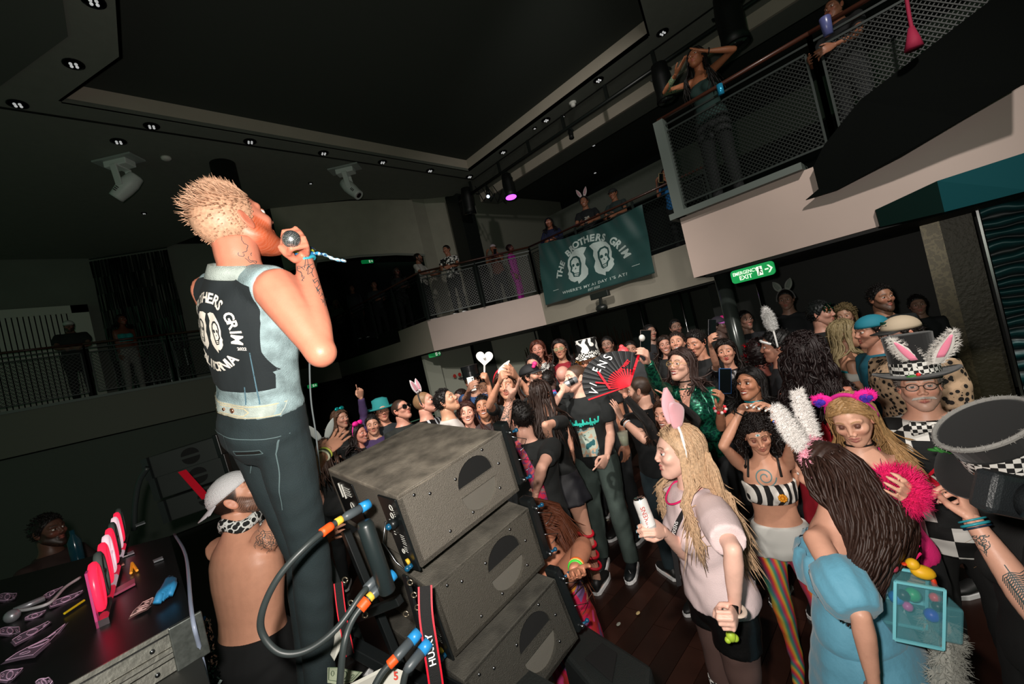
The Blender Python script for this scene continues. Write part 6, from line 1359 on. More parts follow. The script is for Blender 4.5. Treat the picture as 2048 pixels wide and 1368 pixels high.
tag(sp_.build('sequins', mat('sequin_silver', '#ffffff', .1, metal=1), MW.t), kind='stuff')
fc_ = P(1258, 771, 3.0); t = empty('folding_fan', tuple(fc_), 'large open black folding fan with white and red lettering and red ribs', 'fan'); fr_, fu_ = nrm(CX), nrm(-CD*.72+_fw*.69); fn_ = np.cross(fr_, fu_)
RF = .335; nb_ = 15; a0, a1 = math.radians(66), math.radians(203); lf = MB()
def FQ(r, a, z=0): return fc_+fr_*r*math.cos(a)+fu_*r*math.sin(a)+fn_*z
for i in range(nb_*2): lf.add([FQ(.13, a0+(a1-a0)*i/(nb_*2), .004*(i % 2)), FQ(RF, a0+(a1-a0)*i/(nb_*2), .004*(i % 2)), FQ(RF, a0+(a1-a0)*(i+1)/(nb_*2), .004*((i+1) % 2)), FQ(.13, a0+(a1-a0)*(i+1)/(nb_*2), .004*((i+1) % 2))], [(0, 1, 2, 3)])
lf.build('leaf', mat('fan_black', '#17181a', .55), t)
for i in range(nb_+1):
    a = a0+(a1-a0)*i/nb_; MB().bar(FQ(.0, a, -.004), FQ(RF if i in (0, nb_) else .15, a, .007), .017 if i == 0 else .010, .003, up=fn_).build('rib', mat('fan_red', '#f0142c', .45), t); 
    if 0 < i < nb_: MB().bar(FQ(.14, a, .006), FQ(RF*.98, a, .006), .003, .002, up=fn_).build('rib_line', mat('fan_grey', '#5c5f62', .4), t)
tw = MB(); 
for ch, rr_, a, sz in (('V', .265, 194, .085), ('I', .255, 180, .075), ('E', .25, 148, .085), ('N', .25, 130, .09), ('S', .28, 113, .095)):
    a = math.radians(a); v, f = text_mesh(ch, sz, bold=.001); rot = math.radians(62); tw.add([FQ(rr_, a, .012)+fr_*(p[0]*math.cos(rot)-p[1]*math.sin(rot))+fu_*(p[0]*math.sin(rot)+p[1]*math.cos(rot)) for p in v], f)
tw.build('white_lettering', mat('web_white', '', 0), t)
tr = MB(); tr.bar(FQ(.15, math.radians(196), .012), FQ(.24, math.radians(150), .012), .018, .002, up=fn_).bar(FQ(.24, math.radians(176), .013), FQ(.12, math.radians(178), .013), .014, .002, up=fn_)
v, f = text_mesh('KEY WEST', .034, bold=.002); rot = math.radians(50); tr.add([FQ(.22, math.radians(112), .012)+fr_*(.075+p[0]*math.cos(rot)-p[1]*math.sin(rot))+fu_*(-.035+p[0]*math.sin(rot)+p[1]*math.cos(rot)) for p in v], f); tag(tr.build('red_lettering', mat('fan_red2', '#d0182c', .5), t), kind='stuff')
# ---- blonde woman in the pale pink t-shirt
PT = mat('pink_shirt', '#e6cfcf', .85, var=.08, vscale=6, bump=.25, bscale=250)
def blonde_extra(G, mb, R):
    for _ in range(420):
        a = R.uniform(-1.9, 1.9); p = G.to(np.array([-.02+.10*math.cos(2.2+abs(a)*.3)*1.0, .08*math.sin(a), .05-.05*abs(math.sin(a))])); v = G.nb+(-G.Fx*.06+G.Lx*(.12*math.sin(a)))+R_vec(R)*.02; e = G.nb-UP*R.uniform(.24, .42)-G.Fx*R.uniform(.06, .16)+G.Lx*R.uniform(-.04, .17); mb.tube(spline([p, v+UP*.02, (v+e)/2+R_vec(R)*.02, e+R_vec(R)*.02], 4), [.0026]*9+[.002]*3+[.0005], 4)
BW = C_('blonde woman in a pale pink t-shirt and pink bunny ears holding a white can', 1356, 903, 1.88, -66, look=-76, hpitch=5, fem=1, girth=1.1, headscale=1.04, skin='#e8b6a2', hair='long', hairc='#c8a684', hn=330, hlen=.42, hw=.9, shadow='#c08c80', lip='#c0706a', gaze=(1, .55, .05), iris='#4a5a6a', brow='#6a4a34', vox=.009, nailc='#8fc0d0', extra_hair=blonde_extra, lean=(.02, 0),
    arms={'L': dict(e=(1466, 1100, -1), w=(1470, 1222, 1), hand='fist', palm=(.3, -1, 0), t=(1456, 1268, -1)), 'R': dict(e=('w', *P(1376, 1112, 1.9)), w=('w', *P(1326, 1062, 1.73)), hand='grip', palm=(.3, -.9, .1), t=(1284, 1046, -1))},
    top=shirt('', m=PT, ex=.026, z0=.93, sleeve=.8, wr=.004), bottom=dict(kind='shorts', m=mat('leather_black', '#121212', .35, bump=.2, bscale=60), length=.30, ex=.014), shoes='#1a1a1a')
G = BW; bunny_ears(G, '#f4b3bd', '#f38aa6', length=.17, spread=.5, width=.044, earyaw=60, bent=(.0, .55), bandc='#f0ece8')
G.leg_mb(MB(), 0); lg = MB(); G.leg_mb(lg, .004); cloth_obj(G, 'tights', lg, mat('tights_sheer', '#5a4540', .6), vox=.012)
for sd in 'LR':
    k, n_ = G.kn[sd], G.an[sd]; q = k+(n_-k)*.12; MB().tube([q, k+(n_-k)*.3, k+(n_-k)*.6, k+(n_-k)*.95], [.068*G.s, .069*G.s, .056*G.s, .047*G.s], 20).build('sock', pattern('checker_sock', 'checker', ['#dcdcd8', '#161616'], 30, .8, mapping=(.6, .5, .7)), G.t, smooth=True)
w = G.wr['L']; d = nrm(w-G.el['L']); x_ = nrm(np.cross(d, FH)); y_ = np.cross(x_, d); MB().tube([w+d*-.005+(x_*math.cos(a)+y_*math.sin(a))*.031 for a in np.linspace(0, 6.29, 25)], .009, 8, caps=False, flat=.5).build('watch_strap', mat('strap_sand', '#d8c4b4', .5), G.t, smooth=True); vo = nrm(C0-w); MB().box(w-d*.005+vo*.034, (.036, .03, .01), [d, np.cross(vo, d), vo]).build('watch_face', mat('watch_black', '#0b0c0e', .1, coat=1), G.t, bevel=.004)
can(P(1292, 1034, 1.70), UP*.96-RT*.12+FH*.05, 'slim white energy drink can in the hand of the blonde woman', '#e4e2e0', .0275, .158, '#eceae8')
cp_ = P(1292, 1034, 1.70); b = MB(); put_text(b, 'VIXENS', cp_+nrm(C0-cp_)*.031, UP*.96-RT*.12, -RT-UP*.12, .026, off=0); b.build('can_lettering', mat('ink_red', '', 0), label='red lettering on the slim white can', cat='lettering')
ly = MB(); ly2 = MB()
ln1 = spline([G.nb+G.Lx*.06+UP*.03, G.nb+G.Lx*.085+G.Fx*.05-UP*.03, G.pv+G.ax*.36+G.Fx*.155+G.Lx*.06, G.pv+G.ax*.22+G.Fx*.16+G.Lx*.02, G.pv+G.ax*.10+G.Fx*.165], 6)
for i in range(len(ln1)-1): ly.bar(ln1[i], ln1[i+1], .022, .003, up=G.Lx)
ly.build('lanyard', mat('lanyard_black', '#17181a', .7), G.t); b = MB(); put_text(b, 'VIXENS', ln1[11]+nrm(C0-ln1[11])*.02, ln1[10]-ln1[14], np.cross(nrm(C0-ln1[11]), nrm(ln1[10]-ln1[14])), .02, off=0); b.build('lanyard_lettering', mat('web_white', '', 0), G.t)
MB().tube([G.nb+G.Lx*.075*math.cos(a)+G.Fx*(.035+.085*math.sin(a))-UP*(.01+.05*max(0, math.sin(a))) for a in np.linspace(0, 6.29, 31)], .0045, 6, caps=False).build('bead_necklace', mat('bead_pink', '#e0266a', .3), G.t, smooth=True)
MB().ball(P(1462, 1272, 1.58), (.018, .018, .022)).ball(P(1470, 1276, 1.58), .014).ball(P(1456, 1280, 1.58), .012).build('toy', mat('toy_lime', '#b8d840', .5), label='small lime green toy in the lowered fist of the blonde woman', cat='toy', smooth=True)
# ---- woman with the third eye
STR = pattern('stripe_bra', 'stripe', ['#ece8e0', '#141414'], 7, .8, mapping=(0, 0, .79)); RB = pattern('rainbow_net', 'rainbow', ['#e0344c', '#ef8030', '#d0b848', '#5aa070', '#3f8088', '#a05070', '#e0344c'], 7.5, .7, mapping=(0, .2, .76))
def third(pt, mx): mx(sm(g2(pt, (.09, 0, .05), (.03, .017, .009)), .45, .55)*(pt[..., 0] > .05), '#e8f0ee'); mx(sm(g2(pt, (.09, 0, .05), (.03, .0065, .0065)), .45, .55)*(pt[..., 0] > .05), '#2b8a8a')
TE = C_('woman with a painted third eye, striped bikini top and rainbow fishnet tights, arms raised', 1514, 868, 2.35, -8, look=4, hpitch=-20, hroll=-6, fem=1, skin='#c98c6c', hair='curly', hairc='#191210', closed=True, shadow='#9a5f50', lip='#b0655a', paint=third, vox=.010, girth=1.02, thick=.45, nailc='#e8f0f0', H=None,
    arms={'R': UPARM((1446, 892, -1), (1484, 818, -1), 'relax', t=(1512, 800, -1), palm=(0, -.4, .9)), 'L': UPARM((1586, 880, -1), (1545, 818, -1), 'relax', t=(1518, 800, -1), palm=(0, -.4, .9))},
    top=dict(kind='band', m=STR, z0=1.20, z1=1.335, ex=.012, name='bikini_top'), bottom=dict(kind='shorts', m=mat('white_shorts', '#dcdcd6', .7), length=.22, ex=.014, z1=1.06), shoes=None, hips={'L': (.02, .06), 'R': (.02, -.02)})
G = TE
def extra_locks(G, n, L_, c=None, wob=.02, r=.006, seed=3):
    R = random.Random(seed); mb = MB()
    for _ in range(n):
        a = R.uniform(1.3, 4.98); p = G.to(np.array([-.015+.095*math.cos(a), .085*math.sin(a), R.uniform(-.04, .06)])); q = [p]
        for k in range(1, 7): q.append(p-UP*L_*k/6*R.uniform(.8, 1.1)+R_vec(R)*wob+nrm((p-G.hc)*np.array([1, 1, 0]))*.03)
        mb.tube(spline(q, 3), r, 4)
    mb.build('locks', hair_mat(c), G.t, smooth=True)
extra_locks(G, 130, .20*G.s, '#191210')
lg = MB(); G.leg_mb(lg, .003)
for sd in 'LR': n_ = G.an[sd]; s = G.s; f = G.f; lg.tube([n_-f*.05*s-UP*.02*s, n_-UP*.03*s, n_+f*.08*s-UP*.045*s, n_+f*.15*s-UP*.055*s, n_+f*.19*s-UP*.06*s], [.036*s, .042*s, .038*s, .035*s, .017*s], 12)
cloth_obj(G, 'fishnet_tights', lg, RB, vox=.009)
MB().tube([G.sh['L']-G.Lx*.05+UP*.04, G.pv+G.ax*.40+G.Fx*.09+G.Lx*.08], .006, 6).tube([G.sh['R']+G.Lx*.05+UP*.04, G.pv+G.ax*.40+G.Fx*.09-G.Lx*.08], .006, 6).build('shoulder_strap', mat('strap_black', '#151515', .7), G.t)
sc = G.pv+G.ax*.455*G.s+G.Fx*.1; sv_, sf_ = ribs([((.010+.0035*a)*math.cos(a), (.010+.0035*a)*math.sin(a)) for a in np.linspace(0, 12.5, 60)], .006); mb = decal(bvh_of(G.body), *subdiv(sv_, sf_, .02), sc, np.cross(UP, G.Fx), UP, G.Fx, off=.002, reach=.5); mb.build('body_paint', mat('paint_teal', '#5f8688', .6), G.t)
fl_ = G.pv+G.ax*.36*G.s+G.Fx*.155+G.Lx*.07; fb = MB()
for k in range(9): a = k*.698; fb.ball(fl_+G.Lx*.016*math.cos(a)+UP*.016*math.sin(a), .007, 8, 6)
fb.ball(fl_+G.Fx*.004, .010, 10, 8).build('flower', mat('flower_orange', '#f0a020', .6), G.t, smooth=True)
for sd, cs in (('R', ['#101010']), ('L', ['#101010', '#40c0b0', '#f0a020', '#e04060', '#4060d0'])):
    w = G.wr[sd]; d = nrm(w-G.el[sd]); x_ = nrm(np.cross(d, FH)); y_ = np.cross(x_, d)
    for k, c in enumerate(cs):
        if k == 0: MB().tube([w-d*.03+(x_*math.cos(a)+y_*math.sin(a))*.027 for a in np.linspace(0, 6.29, 21)], .004, 6, caps=False).build('bracelet', mat('band_'+c, c, .5), G.t, smooth=True)
        else:
            b = MB()
            for a in np.linspace(0, 6.28, 16)[k-1::4]: b.ball(w-d*.06+(x_*math.cos(a)+y_*math.sin(a))*.030, .0065, 8, 6)
            b.build('bead', mat('bead_'+c, c, .4), G.t, smooth=True)
# ---- woman in the blue off-shoulder dress, seen from behind
BLU = mat('blue_dress', '#5f9fb8', .7, var=.12, vscale=5, bump=.3, bscale=40, sheen=.3)
def dark_extra(G, mb, R):
    for _ in range(420):
        a = R.uniform(1.2, 5.1); p = G.to(np.array([-.01+.1*math.cos(a), .084*math.sin(a), R.uniform(-.02, .09)])); sd = math.sin(a); q = [p]; ph = R.random()*6
        for k in range(1, 8):
            u = k/7; q.append(p*(1-u)+(G.pv+G.ax*(.50-.22*u)*G.s)*u-G.Fx*(.10+.05*math.sin(u*3))*min(1, u*2)+G.Lx*sd*.22*u-UP*.04*u+np.array([math.sin(ph+u*9), math.cos(ph+u*9), 0])*.026)
        mb.tube(spline(q, 2), [.0055]*12+[.005, .003, .001], 4)
DW = C_('woman in a blue off-shoulder dress with long dark hair and fluffy white bunny ears', 1642, 940, 1.60, -122, look=-116, hpitch=-12, hroll=4, fem=1, girth=1.12, skin='#c98f74', hair='long', hairc='#34211a', hn=0, hlen=.3, vox=.009, lean=(-.05, .0), extra_hair=dark_extra,
    arms={'L': dict(e=(1722, 1232, -1), w=(1748, 1372, 1), hand='relax'), 'R': dict(rel=((.15, .05, -1), (.3, -.2, -.9)))},
    top=dict(kind='band', m=BLU, z0=.9, z1=1.33, ex=.022, name='dress'), bottom=dict(kind='skirt', m=BLU, z1=1.12, length=.98, ex=.02, flare=.17, name='dress_skirt'), shoes='#303030')
G = DW; bunny_ears(G, '#f4eeea', '#f3c2cc', length=.215, spread=.62, width=.038, fur=1500, bandc='#f2a6b8', fl=.030, base_y=.045)
bf = MB(); R = random.Random(4); pp = [G.to(np.array([-.005, .088*math.cos(a), .035+.094*math.sin(a)])) for a in np.linspace(.3, 2.84, 20)]; fluffy(bf, pp, [p-G.hc for p in pp], .03, .002, 900, R); bf.build('band_fluff', mat('fluff_pink', '#f2a6b8', .9), G.t)
for sg, sd in ((1, 'L'), (-1, 'R')):
    Sj, Ej = G.sh[sd], G.el[sd]; a_ = Sj+(Ej-Sj)*.22; mb = MB(); R_ = []; d = nrm(Ej-Sj); x_ = nrm(np.cross(d, UP+FH)); y_ = np.cross(x_, d)
    for k, (u, r) in enumerate(((.34, .056), (.38, .074), (.6, .085), (.85, .08), (.97, .064), (.99, .054))): R_.append([Sj+(Ej-Sj)*u+(x_*math.cos(a)+y_*math.sin(a))*(r*(1+.05*math.sin(9*a))) for a in np.linspace(0, 2*math.pi, 37)[:-1]])
    mb.rings(R_); mb.build('sleeve', BLU, G.t, smooth=True)
mb = MB(); R_ = []
for k, (z, e) in enumerate(((1.345, .02), (1.335, .035), (1.28, .05), (1.20, .052), (1.17, .035))): w_, d_, o_ = G.prof(z); R_.append([c+0*c for c in [G.pv+G.ax*(z-.93)*G.s+G.Lx*(w_*1.12*G.s+e+.01*math.sin(11*a))*math.cos(a)*1.08+G.Fx*(d_*1.12*G.s+e+.008*math.sin(13*a))*math.sin(a) for a in np.linspace(0, 2*math.pi, 61)[:-1]]])
mb.rings(R_, caps=False); mb.build('dress_ruffle', BLU, G.t, smooth=True)
# clear backpack and fluffy tail
bc = P(1822, 1212, 1.42); t = empty('backpack', tuple(bc), 'small clear backpack with teal piping and a yellow toy duck on top', 'backpack'); fx = nrm(RT*.9-FH*.3-UP*.25); fu = nrm(UP-fx*(UP@fx)*1.0+fx*-.05); fn = np.cross(fx, fu); CLR = mat('clear_vinyl', '#6fb9c4', .08, alpha=.35, coat=1); PIP = mat('piping_teal', '#7fd0dc', .4)
MB().box(bc, (.13, .20, .09), [fx, fu, fn]).build('body', CLR, t, bevel=.012)
for sg in (-1, 1):
    for s2 in (-1, 1): MB().bar(bc+fx*.065*sg+fu*.1+fn*.045*s2, bc+fx*.065*sg-fu*.1+fn*.045*s2, .008).build('piping', PIP, t); MB().bar(bc+fx*.065+fu*.1*sg+fn*.045*s2, bc-fx*.065+fu*.1*sg+fn*.045*s2, .008).build('piping', PIP, t)
MB().box(bc+fx*.095-fu*.02, (.05, .12, .08), [fx, fu, fn]).build('pocket', CLR, t, bevel=.008); MB().bar(bc-fx*.065-fu*.01-fn*.05, bc+fx*.065-fu*.01-fn*.05, .012).build('zip', PIP, t)
cn = MB(); R = random.Random(6)
for i, c in enumerate(('#e0263a', '#2a7fd0', '#2fae60', '#2a2fd0', '#d040a0', '#101418', '#101418')):
    MB().ball(bc+fx*R.uniform(-.04, .09)+fu*R.uniform(-.08, .07)-fn*.0+fn*R.uniform(-.02, .02), R.uniform(.012, .026), 8, 6).build('contents', mat('cont_'+c, c, .4), t, smooth=True)
dk = bc+fu*.125+fx*.03; MB().ball(dk, (.035, .026, .022), ax=[fx, fn, fu]).ball(dk-fx*.028+fu*.022, .019).build('toy_duck', mat('duck_yellow', '#f2b81e', .5), t, smooth=True); MB().ball(dk+fx*.03-fu*.03, (.01, .008, .022)).build('toy_ribbon', mat('beak_orange', '#e0401c', .5), t, smooth=True); MB().ball(dk-fx*.05+fu*.018, (.010, .008, .004)).build('duck_beak', mat('beak_orange', '#e0401c', .5), t, smooth=True); MB().ball(dk-fx*.08+fu*.0, (.022, .014, .014)).ball(dk-fx*.1-fu*.012, (.018, .01, .012)).build('toy_figure', mat('toy_maroon', '#a83a50', .5), t, smooth=True)
tp_ = spline([P(1872, 1238, 1.45), P(1890, 1285, 1.42), P(1895, 1340, 1.40), P(1885, 1400, 1.4)], 8); fb = MB(); R = random.Random(12); fb.tube(tp_, [.02]+[.035]*(len(tp_)-2)+[.02], 8); q = []; n2 = []
for p in tp_:
    for k in range(10): v = nrm(R_vec(R)); q.append(p+v*.03); n2.append(v-UP*.8)
fluffy(fb, q, n2, .045, .0022, 1500, R); fb.build('fur_tail', mat('fur_grey', '#9a9a92', .9), label='grey fluffy faux fur tail hanging from the clear backpack', cat='tail')
# ---- woman in the hot pink halter top
HP_ = mat('hot_pink', '#f0287c', .7, bump=.2, bscale=200)
PW = C_('blonde woman in a hot pink halter top looking down at her phone', 1704, 838, 1.88, 8, look=-12, hpitch=-18, hroll=-5, fem=1, girth=1.15, skin='#d9a184', hair='long', hairc='#a98458', hn=240, hlen=.36, closed=True, shadow='#7a5044', lip='#b57068', vox=.010,
    arms={'L': dict(e=(1818, 1010, -1), w=(1795, 985, -1), hand='phone', t=(1830, 985, -1), palm=(.2, -.6, -.6)), 'R': dict(rel=((.3, .1, -1), (.9, -.5, -.1)), hand='relax')},
    top=dict(kind='band', m=HP_, z0=.95, z1=1.34, ex=.012, name='halter_top'), bottom=pants('#141416'), shoes='#202020')
G = PW; MB().tube([G.nb+G.Lx*.05-UP*.0, G.pv+G.ax*.40+G.Fx*.10+G.Lx*.06], .018, 8, flat=.3).tube([G.nb-G.Lx*.05, G.pv+G.ax*.40+G.Fx*.10-G.Lx*.06], .018, 8, flat=.3).build('halter_strap', HP_, G.t); MB().tube([G.nb+UP*.03+G.Lx*.052*math.cos(a)+G.Fx*(.052*math.sin(a)+.006) for a in np.linspace(0, 6.29, 25)], .004, 6, caps=False).build('choker', mat('band_#101010', '', 0), G.t)
lz = spline([G.nb+G.Lx*.06, G.nb+G.Fx*.1+G.Lx*.04-UP*.1, G.pv+G.ax*.35+G.Fx*.155, G.pv+G.ax*.2+G.Fx*.16], 5); b = MB()
for i in range(len(lz)-1): b.bar(lz[i], lz[i+1], .022, .003, up=G.Lx)
b.build('lanyard', mat('lanyard_black', '', 0), G.t)
band(G, mat('band_magenta', '#d0208a', .8), .02)
for sg in (-1, 1):
    b = MB(); R = random.Random(sg+4); c = np.array([0, sg*.066, .115]); pp, nn_ = [], []
    for k in range(60):
        u = R.random(); a = R.random()*6.28; pp.append(G.to(c+np.array([.012*math.cos(a), sg*.05*u+0*a, .025*math.sin(a)*(1-.5*u)+.01*u]))); nn_.append(R_vec(R)+UP*.3)
    b.ball(G.to(c+np.array([0, sg*.022, .004])), (.016, .045, .03), 10, 8, G.HA); fluffy(b, pp, nn_, .022, .003, 500, R); e = b.build('cat_ear', mat('ear_magenta', '#f0209a', .9), G.t); b = MB(); b.ball(G.to(c+np.array([.014, sg*.028, .004])), (.014, .026, .018), 10, 8, G.HA); fluffy(b, [G.to(c+np.array([.022, sg*.028, .004]))]*5, [G.HA[0]]*5, .02, .003, 160, R); b.build('inner_ear', mat('ear_purple', '#4a2ab0', .9), e)
thing_phone(P(1812, 978, 1.60), -UP*.5+FH*.5+RT*.1, 'dark phone held flat above the magenta feather cuff', up=RT, s=1.)
ft = MB(); R = random.Random(3); w = G.wr['L']; q, n2 = [], []
for k in range(260): v = nrm(R_vec(R)); q.append(w+v*.045+UP*.01); n2.append(v)
ft.ball(w, .045, 12, 8); fluffy(ft, q, n2, .065, .0022, 2600, R); ft.build('feather_cuff', mat('feather_pink', '#f0186c', .85), G.t)
tb_ = MB(); 
for k in range(3): tb_.tube(spline([w+UP*-.05, w+RT*.015*k-UP*.12, w+RT*(.02-.012*k)-UP*(.2+.02*k), w+RT*.03-UP*(.17+.03*k)], 4), .004, 5)
tb_.build('cuff_ties', mat('feather_pink', '', 0), G.t)
# ---- hatter
MH = C_('elderly man in glasses, checkered jacket and tall black hat with bunny ears', 1838, 772, 1.98, 2, look=4, hpitch=6, skin='#c98f74', hair='short', hairc='#6a625c', beard=.4, beardc='#a8a09a', brow='#b0a8a0', girth=1.16, vox=.011, jaw=1.1,
    arms={'R': dict(rel=((.1, .25, -1), (.4, .1, -1))), 'L': dict(rel=((.1, .25, -1), (.3, .1, -1)))}, top=dict(kind='long', m=CHK, ex=.026, z0=.8, name='jacket'), bottom=pants('#1a1a1a'))
G = MH; glasses(G, '#2a1f16', '#c8d0d0', .12); HB = mat('hat_felt', '#0e0f10', .85, sheen=.2)
th_ = top_hat(G, HB, CHKS, h=.20, r=.1, brim=.075, z=.062, bandh=.06, rt=.104)
ms = MB(); R = random.Random(5)
for k in range(160): y = R.uniform(-.036, .036); p = G.to(np.array([.098-abs(y)*.25, y, -.042-abs(y)*.1])); ms.tube([p, p+(np.array([.004, y*.25, -.010])@G.HA)], [.0012, .0004], 3)
ms.build('moustache', mat('hair_grey', '#b8b2aa', .7), G.t)
shirt_print(G, *poly_fill([(-.055, .15), (.055, .15), (.045, -.22), (-.045, -.22)]), mat('cloth_#141616', '#141616', .85), cy=.30, name='shirt_front', which='jacket') if False else None
jk = [c for c in G.t.children if c.name.startswith('jacket')][0]; bvj = bvh_of(jk)
def on_front(G, bv_, v, f, m, name, cy, cx=0., off=.006, maxl=.03):
    r = nrm(np.cross(G.ax, G.Fx)); v, f = subdiv(v, f, maxl); mb = decal(bv_, v, f, G.pv+G.ax*cy*G.s+r*cx+G.Fx*.1, r, G.ax, G.Fx, off=off, reach=.8); return mb.build(name, m, G.t) if mb.f else None
on_front(G, bvj, *poly_fill([(-.075, .10), (.075, .10), (.05, -.3), (-.05, -.3)]), mat('cloth_#141616', '', 0), 'black_tee', .36, .0)
on_front(G, bvj, *text_mesh('VIXENS', .075, bold=.001), mat('print_cream', '#d8d2c6', .8), 'tee_lettering', .27, .02, .009)
on_front(G, bvj, *text_mesh('KEY WEST', .028, bold=.001), mat('print_cream', '', 0), 'tee_lettering', .215, .05, .009)
on_front(G, bvj, *merge2(ribs([(-.05, .05), (.03, -.05)], .022), ribs([(.04, .05), (-.04, -.05)], .012)), mat('fan_red2', '', 0), 'red_cross', .30, -.045, .011)
bw = MB(); c = G.nb+G.Fx*.115-UP*.035
for sg in (-1, 1): bw.rings([[c+G.Lx*sg*x+UP*h*math.cos(a)+G.Fx*.012*math.sin(a) for a in np.linspace(0, 6.28, 9)[:-1]] for x, h in ((0, .012), (.02, .022), (.06, .036), (.068, .03))])
for k in range(4): cc_ = c-UP*(.03+.0*k)+G.Lx*(.02*(k-1.5)); bw.tube([c, cc_-UP*.04, cc_+G.Lx*(.008*(k-1.5))-UP*.10], [.01, .018, .014], 8, flat=.3)
bw.build('bow_tie', CHKS, G.t, smooth=True)
for i, sg in enumerate((-1, 1)):
    b = np.array([.085, .045+sg*.03, .11]); d = nrm(np.array([.1, sg*.55, 1.])); pp, nn_ = [], []; mb = MB(); R_ = []; inn = []
    for k in range(11):
        u = k/10; c = b+d*.16*u; wd = .032*math.sin(math.pi*min(1, .15+.85*u))+.002; R_.append([G.to(c+np.array([.008*math.sin(a), wd*math.cos(a), 0])) for a in np.linspace(0, 6.28, 13)[:-1]])
        if 1 < k < 10: inn.append([G.to(c+np.array([.012+.004*math.sin(a), wd*.5*math.cos(a), 0])) for a in np.linspace(0, 6.28, 11)[:-1]])
        for a in np.linspace(0, 6.28, 10)[:-1]:
            if not (math.sin(a) > .3 and abs(math.cos(a)) < .8): pp.append(R_[-1][int(a/6.28*12)]); nn_.append(np.array([.4*math.sin(a), math.cos(a), .3])@G.HA)
    mb.rings(R_); fluffy(mb, pp, nn_, .026, .0016, 700, R); e = mb.build('hat_bunny_ear', mat('ear_greywhite', '#d6d2cc', .9), th_); 
    MB().rings(inn).build('inner_ear', mat('ear_#f38aa6', '', 0), th_, smooth=True)
MB().ball(G.to((.112, .0, .068)), .009).build('rose', mat('rose_red', '#e02020', .5), th_, smooth=True); MB().ball(G.to((.112, -.025, .062)), (.02, .02, .006)).build('leaf', mat('leaf_green', '#2f7a30', .6), th_, smooth=True)
# ---- woman at the right edge under the wide hat, fist raised
HW = person('woman at the right edge under a wide black hat raising a fist with dark nails', (2024, 928, 1.36), -40, look=-60, H=1.66, hpitch=-26, hroll=8, fem=1, skin='#c08468', group='dancers on the floor', hair='longwavy', hairc='#8a6a44', hn=200, vox=.010, nailc='#0c0c0c', closed=True,
    arms={'R': UPARM((1998, 985, -1), (1928, 882, 1), 'fist', t=(1898, 830, 1), palm=(0, .8, .3)), 'L': dict(rel=((.1, .2, -1), (.3, .1, -1)))}, top=shirt('#131313', ex=.02), bottom=pants('#101010'))
G = HW; hh = top_hat(G, HB, CHKS, h=.14, r=.11, brim=.085, z=.03, bandh=.062, rt=.125); b = MB(); R = random.Random(9); pp = [G.to(np.array([-.012+.125*1.1*math.cos(a), .12*math.sin(a), .172])) for a in np.linspace(0, 6.28, 40)]; b.tube(pp, .008, 6, caps=False); fluffy(b, pp, [p-G.hc for p in pp], .014, .0018, 700, R); b.build('hat_fluff', mat('fluff_grey', '#8e8c88', .9), hh)
MB().ball(G.to((.05, -.112, .05)), .014).build('rose', mat('rose_orange', '#f04018', .5), hh, smooth=True); b = MB()
for k in range(5): b.ball(G.to((.06+.012*k, -.118-.012*k, .035+.004*k)), (.02, .008, .006), 8, 6, frame(R_vec(R), R_vec(R)))
b.build('leaf', mat('leaf_green', '', 0), hh, smooth=True)
W2, E_ = G.wr['R'], G.el['R']; fd = nrm(W2-E_); ink(G, W2-fd*.03+nrm(C0-W2)*.03, np.cross(fd, nrm(C0-W2)), nrm(C0-W2), *squiggle(14, .022, .012, 5, .0015))
# ---- the photographer's neighbour holding a camera at the right edge
CP = person('tattooed forearm of a person outside the right edge holding a black camera', (2330, 930, 1.05), -15, H=1.72, fem=0, skin='#e0a890', group=None, vox=.009, girth=1.0, armr=1.12, hair='short', nailc='#c08a80',
    arms={'R': dict(e=(2095, 1250, -1), w=(1948, 1045, 1), hand='grip', t=(1915, 950, 1), palm=(-.35, -1, .2), hs=1.0), 'L': dict(rel=((.5, .2, -.9), (.6, 0, .2)))}, top=shirt('#131517', ex=.02, sleeve=.7), bottom=pants('#101010'))
G = CP; W2, E_ = G.wr['R'], G.el['R']; fd = nrm(W2-E_); vo = nrm(C0-W2); x_ = nrm(np.cross(fd, vo)); y_ = np.cross(x_, fd)
for dz, c, w in ((-.005, '#2f9aa8', .0045), (.008, '#2f9aa8', .003), (-.014, '#16324a', .003)): MB().tube([W2+fd*dz+(x_*math.cos(a)+y_*math.sin(a))*.034 for a in np.linspace(0, 6.29, 29)], w, 6, caps=False).build('wristband', mat('band_'+c, c, .4), G.t, smooth=True)
fe = merge2(*[ribs([(x, 0), (x+.02*math.cos(a), .02*math.sin(a)), (x+.034*math.cos(a+.3), .034*math.sin(a+.3))], .002) for x in np.linspace(-.05, .04, 16) for a in (1.9, 2.3, -1.9, -2.3)], ribs([(-.06, 0), (.06, 0)], .003)); ink(G, W2*.35+E_*.65+vo*.03, fd, vo, *fe, reach=.2); ink(G, W2-fd*.055+vo*.02-x_*.02, fd, nrm(vo-x_*.4), *squiggle(22, .02, .015, 15, .002), reach=.2)
cc_ = P(2030, 992, .86); t = empty('camera', tuple(cc_), 'black camera gripped by the tattooed arm at the right edge', 'camera'); cxx = nrm(CX*.97+CD*.2); cyy = nrm(CD*.97-CX*.2); czz = np.cross(cxx, cyy); CB = mat('camera_black', '#1a1d1f', .4, bump=.2, bscale=300)
